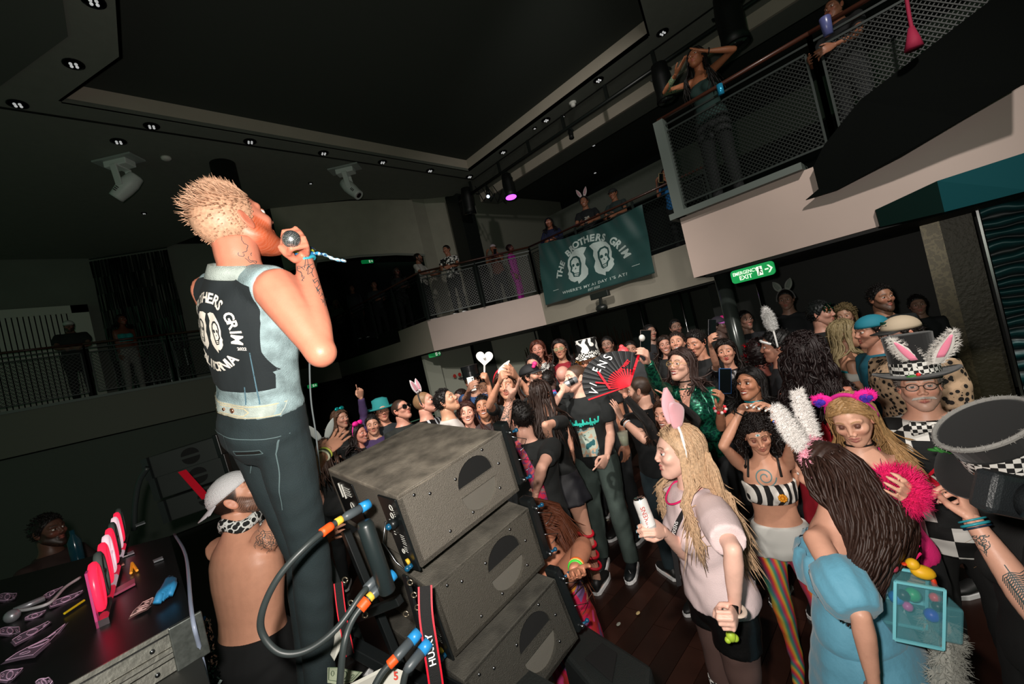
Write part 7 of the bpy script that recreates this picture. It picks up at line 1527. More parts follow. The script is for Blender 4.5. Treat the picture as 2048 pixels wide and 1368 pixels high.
MB().box(cc_, (.14, .085, .05), [cxx, cyy, czz]).build('camera_body', CB, t, bevel=.012); MB().lathe([(.038, 0), (.038, .035), (.034, .045), (.028, .045), (.02, .03)], cc_-czz*.028+cxx*.0, 28, [cxx, cyy, -czz]).build('lens', CB, t, smooth=True); MB().ball(cc_+cxx*.055-cyy*.02-czz*.03, (.012, .006, .004), ax=[cxx, cyy, czz]).build('indicator', mat('lcd_pale', '#9fd8d8', .2, emit=.5), t, smooth=True)
# ---- bending woman right of the speaker stack
KW = person('long haired woman bending forward right of the speaker stack in colourful skirt', (1078, 1045, 2.25), -70, look=-80, H=1.62, hpitch=-60, fem=1, skin='#c9876a', group='dancers on the floor', hair='long', hairc='#5a2f1c', hn=160, girth=1.05, armr=1.45, vox=.011, pelvis=P(1128, 1195, 2.30), neck=1.,
    arms={'L': dict(e=(1166, 1092, -1), w=(1150, 1140, -1), hand='relax', t=(1160, 1170, -1)), 'R': dict(rel=((.5, .2, -.9), (.6, 0, -.7)))}, top=dict(kind='band', m=mat('top_orange', '#d89030', .7), z0=1.0, z1=1.22, ex=.01, name='top_wrap'), bottom=dict(kind='skirt', m=pattern('skirt_blocks', 'blotch', ['#e8a828', '#7a5a8a', '#c01848', '#b02a2a', '#d84080'], 5, .7), z1=1.05, length=.8, ex=.015, flare=.05, name='skirt'), shoes='#101010')
G = KW; w = G.wr['L']; d = nrm(w-G.el['L']); x_ = nrm(np.cross(d, FH)); y_ = np.cross(x_, d)
for k, c in enumerate(('#40d840', '#f0e080', '#ff7020')): MB().tube([w-d*(.02+.012*k)+(x_*math.cos(a)+y_*math.sin(a))*.029 for a in np.linspace(0, 6.29, 17)], .006, 6, caps=False).build('wristband', mat('band_'+c, c, .5), G.t, smooth=True)
# ---- the rest of the crowd
def quick(label, x, y, d, yaw, **k): return C_(label, x, y, d, yaw, **k)
# man with two fingers up beside the cabinet
G = quick('dark haired man with a magenta scarf pointing two fingers up beside the top cabinet', 1040, 838, 3.0, 160, look=-140, skin='#d9a088', hairc='#15100e', beard=1, top=shirt('#131616', ex=.02),
    arms={'L': UPARM((1003, 880, -1), (1020, 800, -1), 'two', t=(1036, 762, -1), palm=(0, -1, .2)), 'R': dict(e=(1083, 935, -1), w=(1072, 985, 1), hand='relax')})
SCF = pattern('scarf_magenta', 'blotch', ['#d0204a', '#7a3a6a', '#c04a50', '#8f6a70'], 22, .8)
MB().tube(spline([G.nb-G.Fx*.02+RT*-.06, G.nb+nrm(C0-G.nb)*.10-RT*.03-UP*.1, G.nb+nrm(C0-G.nb)*.15-UP*.32, G.nb+nrm(C0-G.nb)*.15-UP*.5+RT*.01], 5), .048, 8, flat=.35).build('scarf', SCF, G.t, smooth=True); ink(G, G.el['L']*.4+G.wr['L']*.6+nrm(C0-G.wr['L'])*.03, nrm(G.wr['L']-G.el['L']), nrm(C0-G.wr['L']), *squiggle(20, .07, .02, 6, .003), reach=.2)
G = quick('man in a black cap with a pink flower and a galaxy print shirt smiling sideways', 1063, 752, 4.4, 10, look=62, hpitch=6, skin='#b98064', beard=.8, smile=.8, hairc='#1a120e', top=shirt('', m=pattern('galaxy', 'blotch', ['#16203a', '#2f6fb0', '#b03a7a', '#20182c', '#3aa0b8'], 7, .7)), bottom=pants('#16242e'),
    arms={'L': dict(rel=((.1, .2, -1), (.4, -.1, -.9))), 'R': dict(rel=((.3, .1, -1), (.9, -.2, .3)))}); cap_hat(G, '#141518', '#141518'); MB().ball(G.to((.09, -.03, .1)), .028).ball(G.to((.08, -.05, .08)), .02).build('cap_flower', mat('flower_pink', '#e0307a', .6), G.t, smooth=True)
G = quick('woman in a red headband with both arms raised and black and white lace gloves', 1012, 770, 3.9, -10, fem=1, skin='#c58465', hair='long', hairc='#3a241a', hlen=.35, arms={'R': UPARM((978, 812, -1), (1000, 762, -1), 'fist', t=(1008, 735, -1)), 'L': UPARM((1068, 800, -1), (1032, 752, -1), 'relax', t=(1016, 735, -1))}); band(G, mat('band_red', '#d0142c', .7), .03); f_ = P(1010, 735, 3.85)
b = MB(); b.tube(spline([P(1000, 752, 3.86), P(1004, 742, 3.86), P(1011, 732, 3.86), P(1019, 721, 3.86)], 5), [.01]+[.022, .03, .034, .036, .036, .036, .034, .032, .03, .028, .025, .02, .015, .010][:14]+[.004], 8, flat=.3, upv=_fw); b.build('feather', mat('lace_white', '#d8d6d0', .8), label='small white feather held up above the red headband', cat='feather', smooth=True)
G = quick('tall woman with a tattooed arm hanging down behind the magenta scarf', 1082, 790, 3.6, 150, fem=1, skin='#cf9478', hair='long', hairc='#2a1c16', arms={'R': dict(e=(1090, 850, -1), w=(1106, 893, 1), hand='relax'), 'L': dict(rel=((.3, .2, -1), (.8, 0, 0)))}, bottom=pants('', kind='skirt', m=mat('skirt_dark', '#1c1c22', .6), length=.26, flare=.06, name='skirt')); ink(G, G.el['R']*.5+G.wr['R']*.5+nrm(C0-G.wr['R'])*.03, nrm(G.wr['R']-G.el['R']), nrm(C0-G.wr['R']), *squiggle(8, .05, .012, 11, .004), reach=.2)
for sd in 'LR':
    for k in range(4): c = G.kn[sd]+(G.an[sd]-G.kn[sd])*(.1+.2*k); MB().tube([c+G.Lx*.062*math.cos(a)+G.Fx*.062*math.sin(a)+UP*.02*math.cos(a) for a in np.linspace(0, 6.29, 17)], .012, 6, caps=False).build('leg_ribbon', mat('ribbon_red', '#d8142c', .5), G.t, smooth=True)
G = quick('smiling man with his arm up holding a white heart shaped fan', 967, 814, 4.3, -8, skin='#a56a48', smile=1., hairc='#120d0b', hpitch=8, arms={'L': UPARM((990, 822, -1), (975, 760, -1), 'fist', t=(967, 738, -1)), 'R': dict(rel=((.1, .2, -1), (.3, 0, -1)))}, top=shirt('#3a3030')); hc_ = P(969, 716, 4.1); t = empty('heart_fan', tuple(hc_), 'white heart shaped hand fan held up against the grey panel', 'fan'); hp_ = []
for a in np.linspace(0, 2*math.pi, 33)[:-1]: hp_.append(hc_+CX*.0052*16*math.sin(a)**3-CD*.0052*(13*math.cos(a)-5*math.cos(2*a)-2*math.cos(3*a)-math.cos(4*a)))
MB().prism(hp_, _fw*.01).build('heart', mat('fan_white', '#f0ede8', .5), t, bevel=.002); MB().bar(hc_+CD*.07, hc_+CD*.16, .012).build('handle', mat('fan_white', '', 0), t); MB().ball(hc_-_fw*.008, .014).build('fan_hub', mat('hub_grey', '#b8b8b6', .3), t, smooth=True)
quick('smiling dark haired woman right behind the dusty top cabinet', 934, 826, 4.3, -12, look=-2, hpitch=4, fem=1, smile=1., skin='#d99880', hair='long', hairc='#3a1f18', hlen=.3)
quick('young man in a white t-shirt gazing up to the right', 893, 803, 4.2, 70, look=68, hpitch=22, skin='#c48c6a', hairc='#14100e', top=shirt('#c9c5c0'))
G = quick('boy with small bunny ears and a black jacket with white stripes in profile', 850, 806, 4.5, 62, look=72, hpitch=14, skin='#cf8d76', hairc='#8a6a4c', hair='buzz', top=shirt('', m=pattern('jacket_stripe', 'stripe', ['#101214', '#101214', '#c9cfd4', '#101214'], 3, .4), kind='long')); bunny_ears(G, '#d8ccd0', '#c88a98', length=.15, spread=.7, width=.026, earyaw=50, bandc='#1a1a1a')
G = quick('man in black sunglasses looking up left of the boy with bunny ears', 803, 820, 4.7, 30, look=45, hpitch=18, skin='#c07f68', hair='buzz', hairc='#3a2a22', girth=1.1, top=shirt('#1a1f1c')); glasses(G, '#0c0c0c', '#060606', r=.026, frame_=.004)
G = quick('person in a wide teal felt hat behind the cabinet', 764, 822, 5.2, 10, skin='#b8765a', hairc='#1a1210', top=shirt('#20262a')); b = MB(); R_ = [[G.to(np.array([-.02+r*math.cos(a), r*math.sin(a), z])) for a in np.linspace(0, 6.28, 29)[:-1]] for r, z in ((.17, .03), (.175, .05), (.10, .045), (.09, .14), (.04, .16), (.002, .16))]; b.rings(R_); b.build('teal_hat', mat('felt_teal', '#1f7f80', .8), G.t, smooth=True)
G = quick('person in a purple jacket raising one arm with a pointing finger far back', 745, 850, 5.0, 0, skin='#b07a60', hairc='#140f0e', top=shirt('#3a2850', kind='long'), arms={'R': UPARM((730, 815, -1), (722, 795, -1), 'point', t=(719, 768, -1), palm=(0, -1, 0)), 'L': dict(rel=((.1, .2, -1), (.3, 0, -1)))})
G = quick('woman with a magenta bow headband smiling just above the cabinet edge', 717, 868, 4.9, 60, look=55, fem=1, smile=.7, skin='#b9705c', hair='bob', hairc='#1c1210'); band(G, mat('band_magenta', '', 0), .02)
for sg in (-1, 1): MB().ball(G.to((.02, sg*.045, .13)), (.03, .05, .032), ax=G.HA).build('bow', mat('bow_magenta', '#e81890', .6), G.t, smooth=True)
G = quick('woman with a shiny teal bow headband at the far left of the crowd', 681, 838, 5.6, 40, fem=1, skin='#b07a62', hair='bob', hairc='#5a4030'); 
for sg in (-1, 1): MB().ball(G.to((.02, sg*.035, .13)), (.02, .04, .03), ax=G.HA).build('bow', mat('bow_teal', '#18a8a8', .2, metal=.6), G.t, smooth=True)
G = quick('dark figure with pale grey bunny ears half hidden by the jeans', 652, 898, 4.6, 170, fem=1, skin='#8a5f4c', hair='long', hairc='#3a281e'); bunny_ears(G, '#9aa09c', '#c8cac6', length=.24, spread=1.1, width=.04, bandc='#5a5a5a')
G = quick('man in a shiny black top hat photographing with a white phone', 944, 762, 5.2, -15, skin='#9a6a52', hairc='#15100d', top=shirt('#22406a'), arms={'R': UPARM((934, 796, -1), (938, 780, -1), 'phone', t=(944, 765, -1)), 'L': dict(rel=((.1, .2, -1), (.3, 0, -1)))}); top_hat(G, mat('satin_hat', '#101214', .25), None, h=.13, r=.1, brim=.05); thing_phone(P(943, 768, 4.9), -FH, 'white phone held up under the shiny top hat', '#e4e4e0', s=1.1)
quick('smiling man between the heart fan and the white phone', 964, 778, 5.4, 10, look=20, smile=1., skin='#b07a58', hairc='#140f0d', hpitch=8, top=shirt('#2a3a5a'))
G = quick('man in pale glasses frames behind the smiling woman', 922, 796, 5.6, -50, skin='#b9806a', hairc='#241814'); glasses(G, '#e0e0e0', '#606870', .3)
# further back right of the heart fan
G = quick('dancer in a checkered crop top in front of the bronze reeds', 1076, 700, 5.9, -5, fem=1, skin='#a86a55', hairc='#4a2418', hair='bob', top=shirt('', m=CHKS, kind='long', z0=1.14, ex=.014), bottom=pants('', m=CHKS, kind='shorts', length=.3))
G = quick('dancer in a red outfit and reflective sunglasses', 1120, 698, 5.7, -10, fem=1, skin='#a56e52', hair='long', hairc='#1c1210', hlen=.3, top=shirt('#8a1424')); glasses(G, '#c8b080', '#fff2c8', metal=.8, r=.024)
G = quick('man in a tall patchwork top hat with a checkered band and orange hair', 1180, 724, 4.3, -35, look=-30, skin='#9a5f42', hair='curly', hairc='#c88a3a', top=shirt('#1a1818')); top_hat(G, pattern('hat_patch', 'blotch', ['#e8e6e0', '#121212', '#e8e6e0', '#121212'], 5, .7), CHKS, h=.17, r=.1, brim=.03, bandh=.05)
quick('bald man behind the drinking man', 1128, 752, 4.9, 160, skin='#c98a78', hair='bald', top=shirt('#26282a')); quick('person in a dark hood between the crop top dancer and the drinking man', 1098, 762, 4.9, 150, skin='#3a2c28', hairc='#17110f', top=shirt('#1e2022'))
G = quick('man in a black cap looking left near the crop top dancer', 1068, 730, 5.3, -20, skin='#b58068', beard=1, hairc='#1a1210', top=shirt('#35383a'), bottom=pants('#15181a'))
# right centre group
SEQ = pattern('sequin_green', 'blotch', ['#0f3a30', '#1c6a50', '#123f38'], 30, .3, .5, bump=3.)
G = C_('laughing woman in a green sequined jacket and rhinestone choker raising her phone', 1362, 730, 3.3, -20, look=-38, hpitch=14, hroll=4, fem=1, smile=1., skin='#e0a890', hair='bob', hairc='#3a2a26', lip='#8f1c28', top=shirt('', kind='long', m=SEQ, ex=.016), arms={'R': UPARM((1316, 775, -1), (1296, 722, -1), 'phone', t=(1292, 690, -1), palm=(0, -1, .2)), 'L': dict(rel=((.2, .2, -1), (.9, -.5, .1)))}); glasses(G, '#c8a060', '#ffffff', .06, r=.025); v_, f_ = poly_fill([(-.05, .14), (.05, .14), (.0, -.06)]); shirt_print(G, v_, f_, mat('skin_plain', '#dc9f88', .5), cy=.40, name='neckline'); MB().tube([G.nb+UP*.035+G.Lx*.056*math.cos(a)+G.Fx*(.056*math.sin(a)+.006) for a in np.linspace(0, 6.29, 25)], .010, 6, caps=False, flat=.5).build('choker', mat('band_#101010', '', 0), G.t)
dg_ = MB()
for k in range(14): dg_.ball(G.nb+G.Fx*(.085+.003*k)+G.Lx*(.03*math.sin(k*2.2))-UP*(.005*k), .006, 6, 5)
tag(dg_.build('rhinestones', mat('sequin_silver', '', 0), G.t), kind='stuff')
for sg in (-1, 1): MB().tube([G.to((.0, sg*.085, -.03)), G.to((.0, sg*.1, -.1))], .004, 5).build('earring', CHROME, G.t)
thing_phone(P(1291, 682, 3.12), _fw*1.0, 'phone in a clear case held high by the green sequin woman', '#3a2a20', up=-CD, s=1.1)
MB().ball(P(1284, 676, 3.1), (.03, .02, .026)).build('phone_charm', mat('charm_white', '#dcdcd6', .5), label='small white skull shaped charm on the raised phone', cat='charm', smooth=True)
quick('man with spiky black hair and a thin chain looking down left', 1393, 686, 4.3, -20, look=-35, hpitch=-8, skin='#b9795c', hairc='#15100e', top=shirt('#121314'))
quick('smiling young man behind the laughing sequin woman', 1355, 686, 4.9, -12, smile=1., hpitch=12, skin='#c08468', hairc='#2a1c16')
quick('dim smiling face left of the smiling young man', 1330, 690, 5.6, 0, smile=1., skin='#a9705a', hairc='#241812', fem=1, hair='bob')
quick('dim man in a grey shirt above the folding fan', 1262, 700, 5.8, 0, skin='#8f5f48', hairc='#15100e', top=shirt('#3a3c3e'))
G = C_('woman in red lipstick lifting her phone overhead with a tattooed arm', 1452, 704, 4.1, -12, look=-6, hpitch=4, fem=1, skin='#c98a6c', hair='bob', hairc='#1c1411', lip='#a02028', top=shirt('', m=pattern('sequin_black', 'blotch', ['#181818', '#3a3638', '#181818'], 30, .3, .4, bump=3.)), arms={'R': UPARM((1432, 728, -1), (1420, 690, -1), 'phone', t=(1418, 668, -1)), 'L': dict(rel=((.2, .2, -1), (.6, 0, -.6)))}); thing_phone(P(1424, 655, 3.9), _fw, 'dark phone held highest in the middle of the crowd', '#1a1a20', up=-CD, light_=True)
G = quick('person in a black and pink cap with a lilac visor far back', 1440, 650, 5.8, 60, skin='#4a3630', hairc='#14100e'); cap_hat(G, '#3a3440', '#c86ac8'); MB().ball(G.to((.05, 0, .08)), (.05, .03, .04), ax=G.HA).build('cap_panel', mat('cap_pink', '#d81a80', .6), G.t, smooth=True)
G = C_('woman in a turquoise choker smiling at her phone with red bead bracelets', 1500, 768, 2.9, -25, look=-34, hpitch=12, fem=1, girth=1.1, smile=.6, skin='#a86a48', hair='bob', hairc='#120e0d', lip='#a04038', shadow='#5a3424', top=shirt('#141416', kind='band', z1=1.33), arms={'R': dict(e=(1442, 855, -1), w=(1440, 812, -1), hand='phone', t=(1452, 775, -1), palm=(0, -1, .2)), 'L': dict(rel=((.2, .2, -1), (.6, 0, -.6)))})
MB().tube([G.nb+UP*.03+G.Lx*.058*math.cos(a)+G.Fx*(.058*math.sin(a)+.006) for a in np.linspace(0, 6.29, 25)], .010, 6, caps=False, flat=.5).build('choker', mat('choker_teal', '#20a8b8', .4), G.t); w = G.wr['R']; d = nrm(w-G.el['R']); x_ = nrm(np.cross(d, FH)); y_ = np.cross(x_, d)
for k in range(10): a = k*.628; MB().ball(w-d*.03+(x_*math.cos(a)+y_*math.sin(a))*.033, .011, 8, 6).build('bead', mat('bead_red' if k % 2 else 'bead_clear', '#e0303c' if k % 2 else '#f0d8d4', .2), G.t, smooth=True)
thing_phone(P(1450, 762, 2.72), _fw, 'phone in a glittery blue case held by the woman in the turquoise choker', '#1a4a80', up=-CD, s=1.1)
G = C_('black haired person in white fluffy bunny ears and white sunglasses in profile', 1552, 692, 3.3, -95, look=-88, skin='#b0735a', hair='short', hairc='#0e0c0c', thick=1.5, top=shirt('#15161a')); bunny_ears(G, '#d8d6d4', '#e6e0de', length=.2, spread=1.0, width=.028, earyaw=75, back=-.1, fur=420, bandc='#d8d6d4', fl=.025); b = MB(); b.tube([G.to((.05, -.078, .04)), G.to((.085, -.05, .055)), G.to((.095, 0, .06)), G.to((.085, .05, .055)), G.to((.03, .085, .03))], .010, 6); b.build('sunglasses', mat('glasses_white', '#e8e8e8', .4), G.t, smooth=True)
G = C_('woman with voluminous dark curls in a red open-back dress seen from behind', 1612, 712, 2.65, 165, fem=1, skin='#a86048', hair='longcurly', hairc='#1c1010', hn=200, hlen=.40, thick=1.6, hw=1.6, top=shirt('#c8142c', kind='band', z1=1.40, name='dress'), bottom=pants('#a81428', kind='skirt', length=.6, flare=.05, name='dress_skirt')); extra_locks(G, 150, .36, '#1c1010', .035, .008, 5)
G = quick('person with red tinsel hair ornaments behind the turquoise choker woman', 1520, 712, 3.6, 170, skin='#8a3a30', hair='curly', hairc='#1a0e0e', fem=1); b = MB(); R = random.Random(3); fluffy(b, [G.hc+R_vec(R)*.11+UP*.03 for _ in range(60)], [R_vec(R) for _ in range(60)], .05, .003, 300, R); b.build('tinsel', mat('tinsel_red', '#d01830', .2, metal=.8), G.t)
G = quick('man in an iridescent mask hood turned to the right', 1642, 628, 4.2, 70, skin='#b07a66', hair='short', hairc='#101414', top=shirt('#121415')); b = MB(); R = random.Random(4)
for k in range(70): p = G.to(np.array([.02+.07*R.random(), .075*R.uniform(-1, 1), .02+.06*R.random()])); b.box(p, (.03, .02, .003), frame(R_vec(R), R_vec(R)))
b.build('mask_sequins', pattern('iridescent', 'blotch', ['#c87a1c', '#103028', '#2a6a50', '#0c1414'], 20, .2, .8), G.t)
quick('woman with blonde curls looking down behind the masked man', 1690, 632, 4.7, -10, fem=1, skin='#a87a60', hair='longcurly', hairc='#6a5a3c', hlen=.25)
G = C_('blonde woman in a white and turquoise off-shoulder dress turned away', 1692, 668, 3.5, 95, fem=1, skin='#b07a5c', hair='long', hairc='#8a7a58', hlen=.33, top=shirt('#2aa0b0', kind='band', z1=1.36, name='dress'), bottom=pants('#2aa0b0', kind='skirt', length=.6, name='dress_skirt')); R_ = []; MB().rings([[G.pv+G.ax*(z-.93)+G.Lx*(.18+e)*math.cos(a)+G.Fx*(.11+e)*math.sin(a) for a in np.linspace(0, 6.28, 33)[:-1]] for z, e in ((1.34, .0), (1.33, .02), (1.28, .03), (1.27, .01))], caps=False).build('dress_collar', mat('dress_white', '#c8c8c0', .8), G.t, smooth=True); MB().tube([G.nb+G.Lx*.1-G.Fx*.05, G.pv+G.ax*.3-G.Lx*.1-G.Fx*.14, G.pv-G.Lx*.2], .012, 6).build('bag_strap', mat('band_#101010', '', 0), G.t)
G = quick('tall bearded man in a dark teal print t-shirt under the low ceiling', 1762, 596, 4.1, 20, look=35, skin='#8a5a40', beard=1, hairc='#0f0c0b', top=shirt('#141a1c')); shirt_print(G, *poly_fill([(-.1, -.06), (.1, -.06), (.11, .04), (-.08, .06)]), mat('print_teal', '#1a7a8a', .8), cy=.28, name='print')
G = C_('person in a teal jersey cap and orange fox logo shirt behind the beige cap', 1742, 662, 3.1, -60, skin='#a87058', hair='short', hairc='#1a1210', top=shirt('#1a6478')); cap_hat(G, '#17788c', '#17788c', back=True)
LEO = pattern('leopard', 'cells', ['#1a1512', '#1a1512', '#b89a7c', '#c9a888', '#c9a888'], 30, .8)
G = C_('broad man in a beige cap and leopard print shirt behind the tall hat', 1800, 668, 2.75, -45, look=-62, girth=1.35, skin='#b87a62', beard=.8, hairc='#1c1411', top=shirt('', m=LEO, ex=.03, sleeve=.8)); cap_hat(G, '#b9a890', '#141414'); glasses(G, '#1a1a1a', '#888888', .3); v_, f_ = merge2(poly_fill([(-.03, -.012), (.03, .0), (.04, .014), (-.01, .014)]), ribs([(-.03, -.02), (.035, -.01)], .006)); b = MB(); b.add([G.to((.088-.9*(q[0]*q[0])*8+.0, q[0]*1.0, .085+q[1])) for q in v_], f_); b.build('cap_badge', mat('badge_green', '#1a5a48', .6), G.t)
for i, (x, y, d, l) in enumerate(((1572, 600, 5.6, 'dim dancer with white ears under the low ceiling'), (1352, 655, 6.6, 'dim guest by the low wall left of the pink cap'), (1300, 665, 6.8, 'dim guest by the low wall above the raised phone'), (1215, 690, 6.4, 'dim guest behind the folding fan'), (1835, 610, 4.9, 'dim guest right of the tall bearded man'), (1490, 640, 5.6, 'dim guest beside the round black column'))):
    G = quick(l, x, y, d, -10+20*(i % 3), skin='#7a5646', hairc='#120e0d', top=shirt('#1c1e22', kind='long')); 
    if i == 0: bunny_ears(G, '#8a9088', '#707870', length=.14, spread=.9, bandc='#5a5a5a')
MB().ball(P(1247, 706, 5.0), (.07, .07, .08)).ball(P(1243, 694, 5.0), .03).build('balloon', mat('balloon_pink', '#ff5a60', .3), label='pink orange devil horned balloon ornament above the folding fan', cat='ornament', smooth=True)
cp = P(1247, 876, 3.2); t = empty('drink_cup', tuple(cp-UP*.055), 'clear plastic cup with a pale drink beside the printed shirt', 'cup'); MB().lathe([(.03, -.055), (.04, .05)], cp, 20).build('cup', mat('cup_clear', '#d8dcc8', .1, alpha=.55), t, smooth=True); MB().lathe([(.029, -.05), (.036, .02)], cp, 20).build('drink', mat('drink_pale', '#b8bc90', .3), t, smooth=True)
# skirt with red hoops (dancer between stack and drinking man)
# ---- people on the balconies
def bal(label, x, y, yaw, z=4.78, floor=3.2, **k):
    p = Pz(x, y, z); return C_(label, x, y, depth(p), yaw, floor=floor, vox=.02, **k)
LEANF = {'L': dict(rel=((.6, .25, -.9), (1, -.5, -.2))), 'R': dict(rel=((.6, .25, -.9), (1, -.5, -.2)))}
bal('man in a white t-shirt at the balcony corner looking right', 836, 516, 60, look=75, skin='#8f5f4a', hairc='#120e0d', beard=1, top=shirt('#b8b4ae'), arms=LEANF)
bal('man in a black and white patterned shirt leaning on the balcony rail', 893, 500, -20, look=-40, hpitch=-8, skin='#a87058', hairc='#1a120e', top=shirt('', m=pattern('bold_print', 'blotch', ['#e8e4de', '#121212', '#e8e4de'], 8, .8)), arms=LEANF)
G = bal('guest in a white cap holding a glowing phone at the rail', 986, 497, -10, skin='#9a6248', hairc='#241812', top=shirt('#6a3a2a'), arms={'R': dict(rel=((.7, .1, -.5), (.6, -.3, .8)), hand='phone'), 'L': dict(rel=((.7, .1, -.5), (.6, -.3, .8)), hand='phone')}); cap_hat(G, '#c8b8c0', '#c8b8c0', back=True); thing_phone(P(990, 505, depth(G.hc)-.45), _fw, 'phone with its light on held at the balcony rail', '#c06a40', up=-CD, light_=True, s=1.3)
bal('dancer in a shiny magenta suit stepping along the balcony', 1020, 497, 75, look=85, skin='#7a4038', hairc='#2a1218', top=shirt('#d028b8', kind='long'), bottom=pants('#c828b0'))
G = bal('guest in dark blue with round glasses left of the skull banner', 1098, 446, -10, skin='#a0644c', hairc='#120e0d', hair='long', hlen=.25, top=shirt('#1a2240', kind='long'), arms=LEANF); glasses(G, '#d8c0b0', '#d89080', r=.024)
G = bal('smiling man in rabbit ears and a black printed t-shirt above the banner', 1168, 404, -8, z=5.0, smile=1., skin='#a56e54', hairc='#120e0d', top=shirt('#14181c'), arms=LEANF); bunny_ears(G, '#d8c8c8', '#c0909a', length=.19, spread=.8, width=.035, bandc='#141414'); shirt_print(G, *merge2(*[(xf(v, 1, 0, .05-.045*i), f) for i, (v, f) in enumerate(text_mesh(w_, .06, bold=.002) for w_ in ('THE', 'BEST', 'DAY'))]), mat('print_cream', '', 0), cy=.30, name='print')
G = bal('man in a flat cap leaning over the banner from behind', 1226, 388, -25, look=-30, z=4.95, skin='#a06a50', hairc='#241812', top=shirt('#2c3a3a'), arms=LEANF, hpitch=-8); cap_hat(G, '#2a2c2c', '#2a2c2c')
G = bal('woman in a bright blue top holding a phone beyond the banner', 1333, 348, -20, z=4.85, fem=1, skin='#9a6650', smile=.6, hair='long', hairc='#160f0d', hlen=.2, top=shirt('#1c6aa8'), arms={'R': dict(rel=((.7, .1, -.6), (.5, -.3, 1)), hand='phone'), 'L': dict(rel=((.7, .1, -.6), (.4, -.4, .8)))})
thing_phone(P(1322, 356, depth(G.hc)-.4), _fw, 'gold cased phone held by the woman in the blue top', '#c8b070', up=-CD, s=1.2)
# group on the far stair balcony
for i, (x, y, l, k) in enumerate(((650, 602, 'woman in a pale cap at the far stair rail', dict(fem=1, hair='bob', hairc='#3a2a20')), (672, 607, 'blonde woman beside the pale cap at the far stair rail', dict(fem=1, hair='long', hairc='#7a6a4c', hlen=.2)), (704, 577, 'man in a dark suit with folded arms at the far stair rail', dict(hairc='#15100e')), (748, 570, 'man peering over the far stair rail', dict(hairc='#0f0c0b')), (793, 543, 'person with long black braids at the stair rail', dict(hair='long', hairc='#0c0a0a', fem=1, hlen=.3)))):
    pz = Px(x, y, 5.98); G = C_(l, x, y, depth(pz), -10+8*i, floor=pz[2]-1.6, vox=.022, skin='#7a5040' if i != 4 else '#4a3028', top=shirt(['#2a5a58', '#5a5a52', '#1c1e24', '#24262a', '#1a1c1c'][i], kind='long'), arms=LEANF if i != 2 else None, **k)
    if i == 0: cap_hat(G, '#b8b0a8', '#b8b0a8')
# left balcony
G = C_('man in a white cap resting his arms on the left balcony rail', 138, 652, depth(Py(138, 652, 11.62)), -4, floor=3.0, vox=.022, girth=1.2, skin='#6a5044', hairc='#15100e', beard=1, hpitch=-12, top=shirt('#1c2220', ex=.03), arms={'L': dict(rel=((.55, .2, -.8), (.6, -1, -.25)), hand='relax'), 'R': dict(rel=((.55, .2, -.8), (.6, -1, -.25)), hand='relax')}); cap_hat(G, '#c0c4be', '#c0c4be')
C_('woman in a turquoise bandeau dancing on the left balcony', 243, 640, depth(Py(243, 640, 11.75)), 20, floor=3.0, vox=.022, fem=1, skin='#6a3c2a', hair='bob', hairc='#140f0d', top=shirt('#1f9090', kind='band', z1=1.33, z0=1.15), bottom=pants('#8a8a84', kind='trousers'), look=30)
# bearded man beyond the table
C_('bearded man in the dark beyond the table', 98, 1062, 2.9, 40, skin='#5a3c30', beard=1, hairc='#15100e', top=shirt('#2c1c18'), floor=.15, arms={'R': dict(rel=((.5, .1, -.9), (.9, -.2, .1))), 'L': dict(rel=((.5, .1, -.9), (.9, -.2, .1)))})
b = MB(); bp_ = P(150, 1092, 2.6); b.lathe([(.028, -.1), (.032, -.09), (.032, .03), (.012, .07), (.012, .1)], bp_, 16); b.build('bottle', mat('bottle_blue', '#17404e', .15, alpha=.7), label='small blue water bottle standing beyond the table', cat='bottle', smooth=True)
# woman covering her eyes on the near right balcony and her neighbour
G = C_('woman in dark lace covering her eyes with both hands on the upper right balcony', 1392, 118, depth(Px(1392, 118, 5.75)), -20, floor=3.2, vox=.013, fem=1, hpitch=14, skin='#a86a4a', hair='long', hairc='#140f0d', hlen=.45, top=shirt('#16302c', kind='band', z1=1.36), arms={'R': UPARM((1330, 185, -1), (1352, 148, -1), 'flat', t=(1380, 100, -1), palm=(0, -1, .2)), 'L': UPARM((1468, 98, -1), (1415, 102, -1), 'flat', t=(1375, 96, -1), palm=(0, -1, .3))})
Sl = MB(); Sl.tube([G.sh['R'], G.el['R'], G.el['R']*.2+G.wr['R']*.8], [.05, .042, .032], 12); Sl.build('lace_sleeve', pattern('lace_teal', 'cells', ['#20403a', '#6a7a58', '#16302c'], 60, .5), G.t, smooth=True); G2 = G
w = G.wr['L']; d = nrm(w-G.el['L']); x_ = nrm(np.cross(d, FH)); y_ = np.cross(x_, d); MB().tube([w-d*.01+(x_*math.cos(a)+y_*math.sin(a))*.03 for a in np.linspace(0, 6.29, 17)], .008, 6, caps=False).build('wristband', mat('band_#101010', '', 0), G.t)
C_('guest with a shaved head leaning over the upper right rail', 1668, 18, depth(Px(1668, 18, 5.6)), -30, floor=3.2, vox=.016, skin='#8a5a44', hair='buzz', hairc='#14100e', top=shirt('#16181a'), arms=LEANF)
MB().lathe([(.035, -.1), (.045, .05), (.04, .06)], P(1652, 48, 3.7), 18).build('drink_cup', mat('cup_violet', '#4a4f7c', .3), label='pale violet cup on the upper right handrail', cat='cup', smooth=True); MB().lathe([(.03, -.05), (.033, .06)], P(1441, 180, 4.55), 14).build('drink_can', mat('can_blue', '#2a9ac8', .25, metal=.5), label='blue can standing on the corner of the near right rail', cat='can', smooth=True)
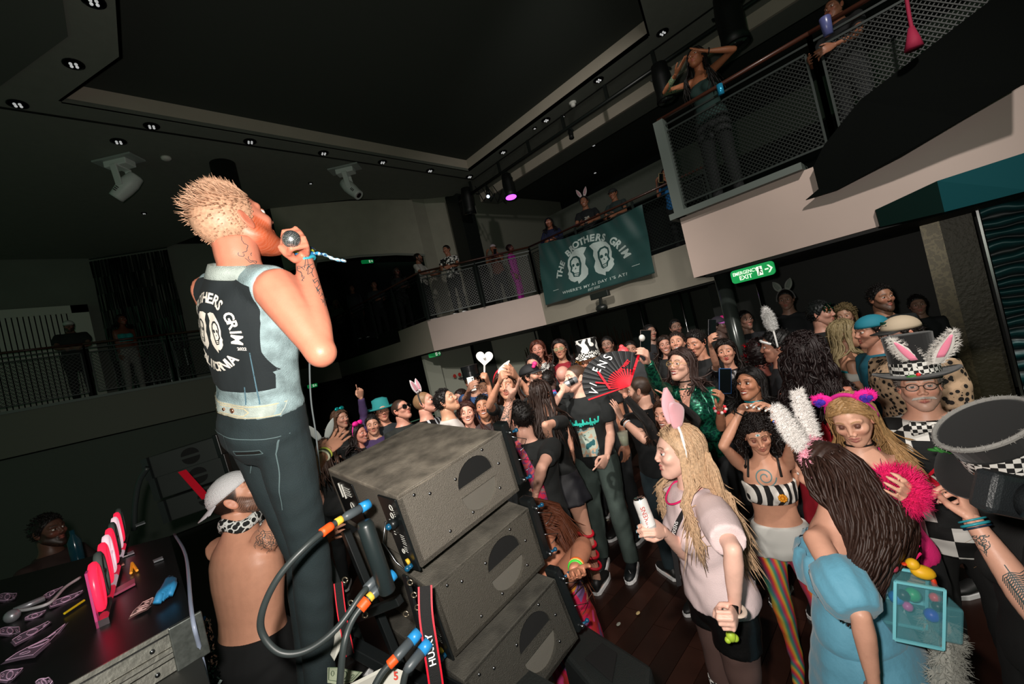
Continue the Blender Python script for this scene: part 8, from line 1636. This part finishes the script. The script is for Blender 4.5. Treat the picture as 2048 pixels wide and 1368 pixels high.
b = MB(); pts = spline([P(1812, -10, 3.35), P(1818, 30, 3.35), P(1824, 60, 3.35)], 6); b.tube(pts, .014, 6); b.tube([P(1822, 55, 3.35), P(1826, 80, 3.35), P(1828, 97, 3.35)], [.02, .045, .06], 10); b.build('tassel', mat('tassel_pink', '#8a0c34', .8), label='long hot pink rope tassel hanging from the upper right rail', cat='tassel', smooth=True)
# ---- the skull banner hung over the balcony
bnp = [P(1076, 489, 9.6), P(1284, 410, 8.0), P(1311, 546, 7.75), P(1090, 611, 9.4)]
q0, q1, q2, q3 = [np.array([7.5, Px(x, y, 7.5)[1], Px(x, y, 7.5)[2]]) for x, y in ((1076, 489), (1283, 409), (1311, 546), (1090, 611))]
def BQ(u, v, o=0.):  # u right, v down
    p = (q0*(1-u)+q1*u)*(1-v)+(q3*(1-u)+q2*u)*v; dz = .035*math.sin(u*17+v*4)*(.4+.6*v)+.02*math.sin(u*41-v*9)*(1-v); sag = .10*math.sin(math.pi*u)*(1-v)
    return p+np.array([-dz-o, 0, -sag])
t = empty('skull_banner', tuple((q2+q3)/2), 'dark green cloth banner with white lettering and two skulls hung over the balcony rail', 'banner'); NU, NV = 60, 36; g = MB(); g.rings([[BQ(i/NU, j/NV) for i in range(NU+1)] for j in range(NV+1)]+[[BQ(i/NU, j/NV, -.006) for i in range(NU+1)] for j in range(NV, -1, -1)], caps=False, closed=False); g.build('cloth', mat('banner_green', '#16403e', .5, sheen=.3), t, smooth=True)
def banner_art(v, f, m, name, asp=1.55):
    v, f = subdiv(v, f, .05); mb = MB(); mb.add([BQ(.5+p[0]/asp, .5-p[1], .005) for p in v], f); mb.build(name, m, t)
BWm = mat('banner_white', '#a9b8b4', .7)
banner_art(*merge2(arc_text('THE BROTHERS GRIM', .42, 190, -10, .15, bold=.006)), BWm, 'lettering') if False else None
v_, f_ = arc_text('THE BROTHERS GRIM', 1., 168, 12, .24, bold=.010); v_ = [(p[0]*.50, p[1]*.62-.26) for p in v_]; banner_art(v_, f_, BWm, 'arched_lettering')
banner_art(xf(SKULL[0], .58, 0, -.02, sx=1.18), SKULL[1], BWm, 'skulls'); v_, f_ = text_mesh("WHERE'S MY A1 DAY 1'S AT?", .062, spacing=1.15, bold=.0012); banner_art(xf(v_, 1., 0, -.385), f_, BWm, 'motto'); v_, f_ = text_mesh("EST 2022", .05, shear=.2, bold=.001); banner_art(xf(v_, 1., 0, -.455), f_, BWm, 'year_lettering')
banner_art(*merge2(ribs([(-.62, -.30), (-.52, -.30)], .008), ribs([(.52, -.30), (.62, -.30)], .008)), BWm, 'ornament')
# litter on the planks
for i, (x, y, c) in enumerate(((1276, 1226, '#b8a070'), (1180, 1236, '#c05a30'), (1151, 1008, '#8a7a50'), (1215, 1040, '#c8c0a8'), (1237, 1248, '#8a8a80'))):
    p = Pz(x, y, .012); b = MB(); b.ball(p, (.022, .014, .006), 8, 6); b.build('litter', mat('litter_'+c, c, .7), label=['tan leaf shaped scrap on the planks left of the pink shirt woman', 'orange scrap on the planks near the speaker stack', 'tiny brown scrap on the floor behind the drinking man', 'tiny pale scrap by the black shoes', 'grey speck on the planks beside the tan scrap'][i], cat='litter')
G = None
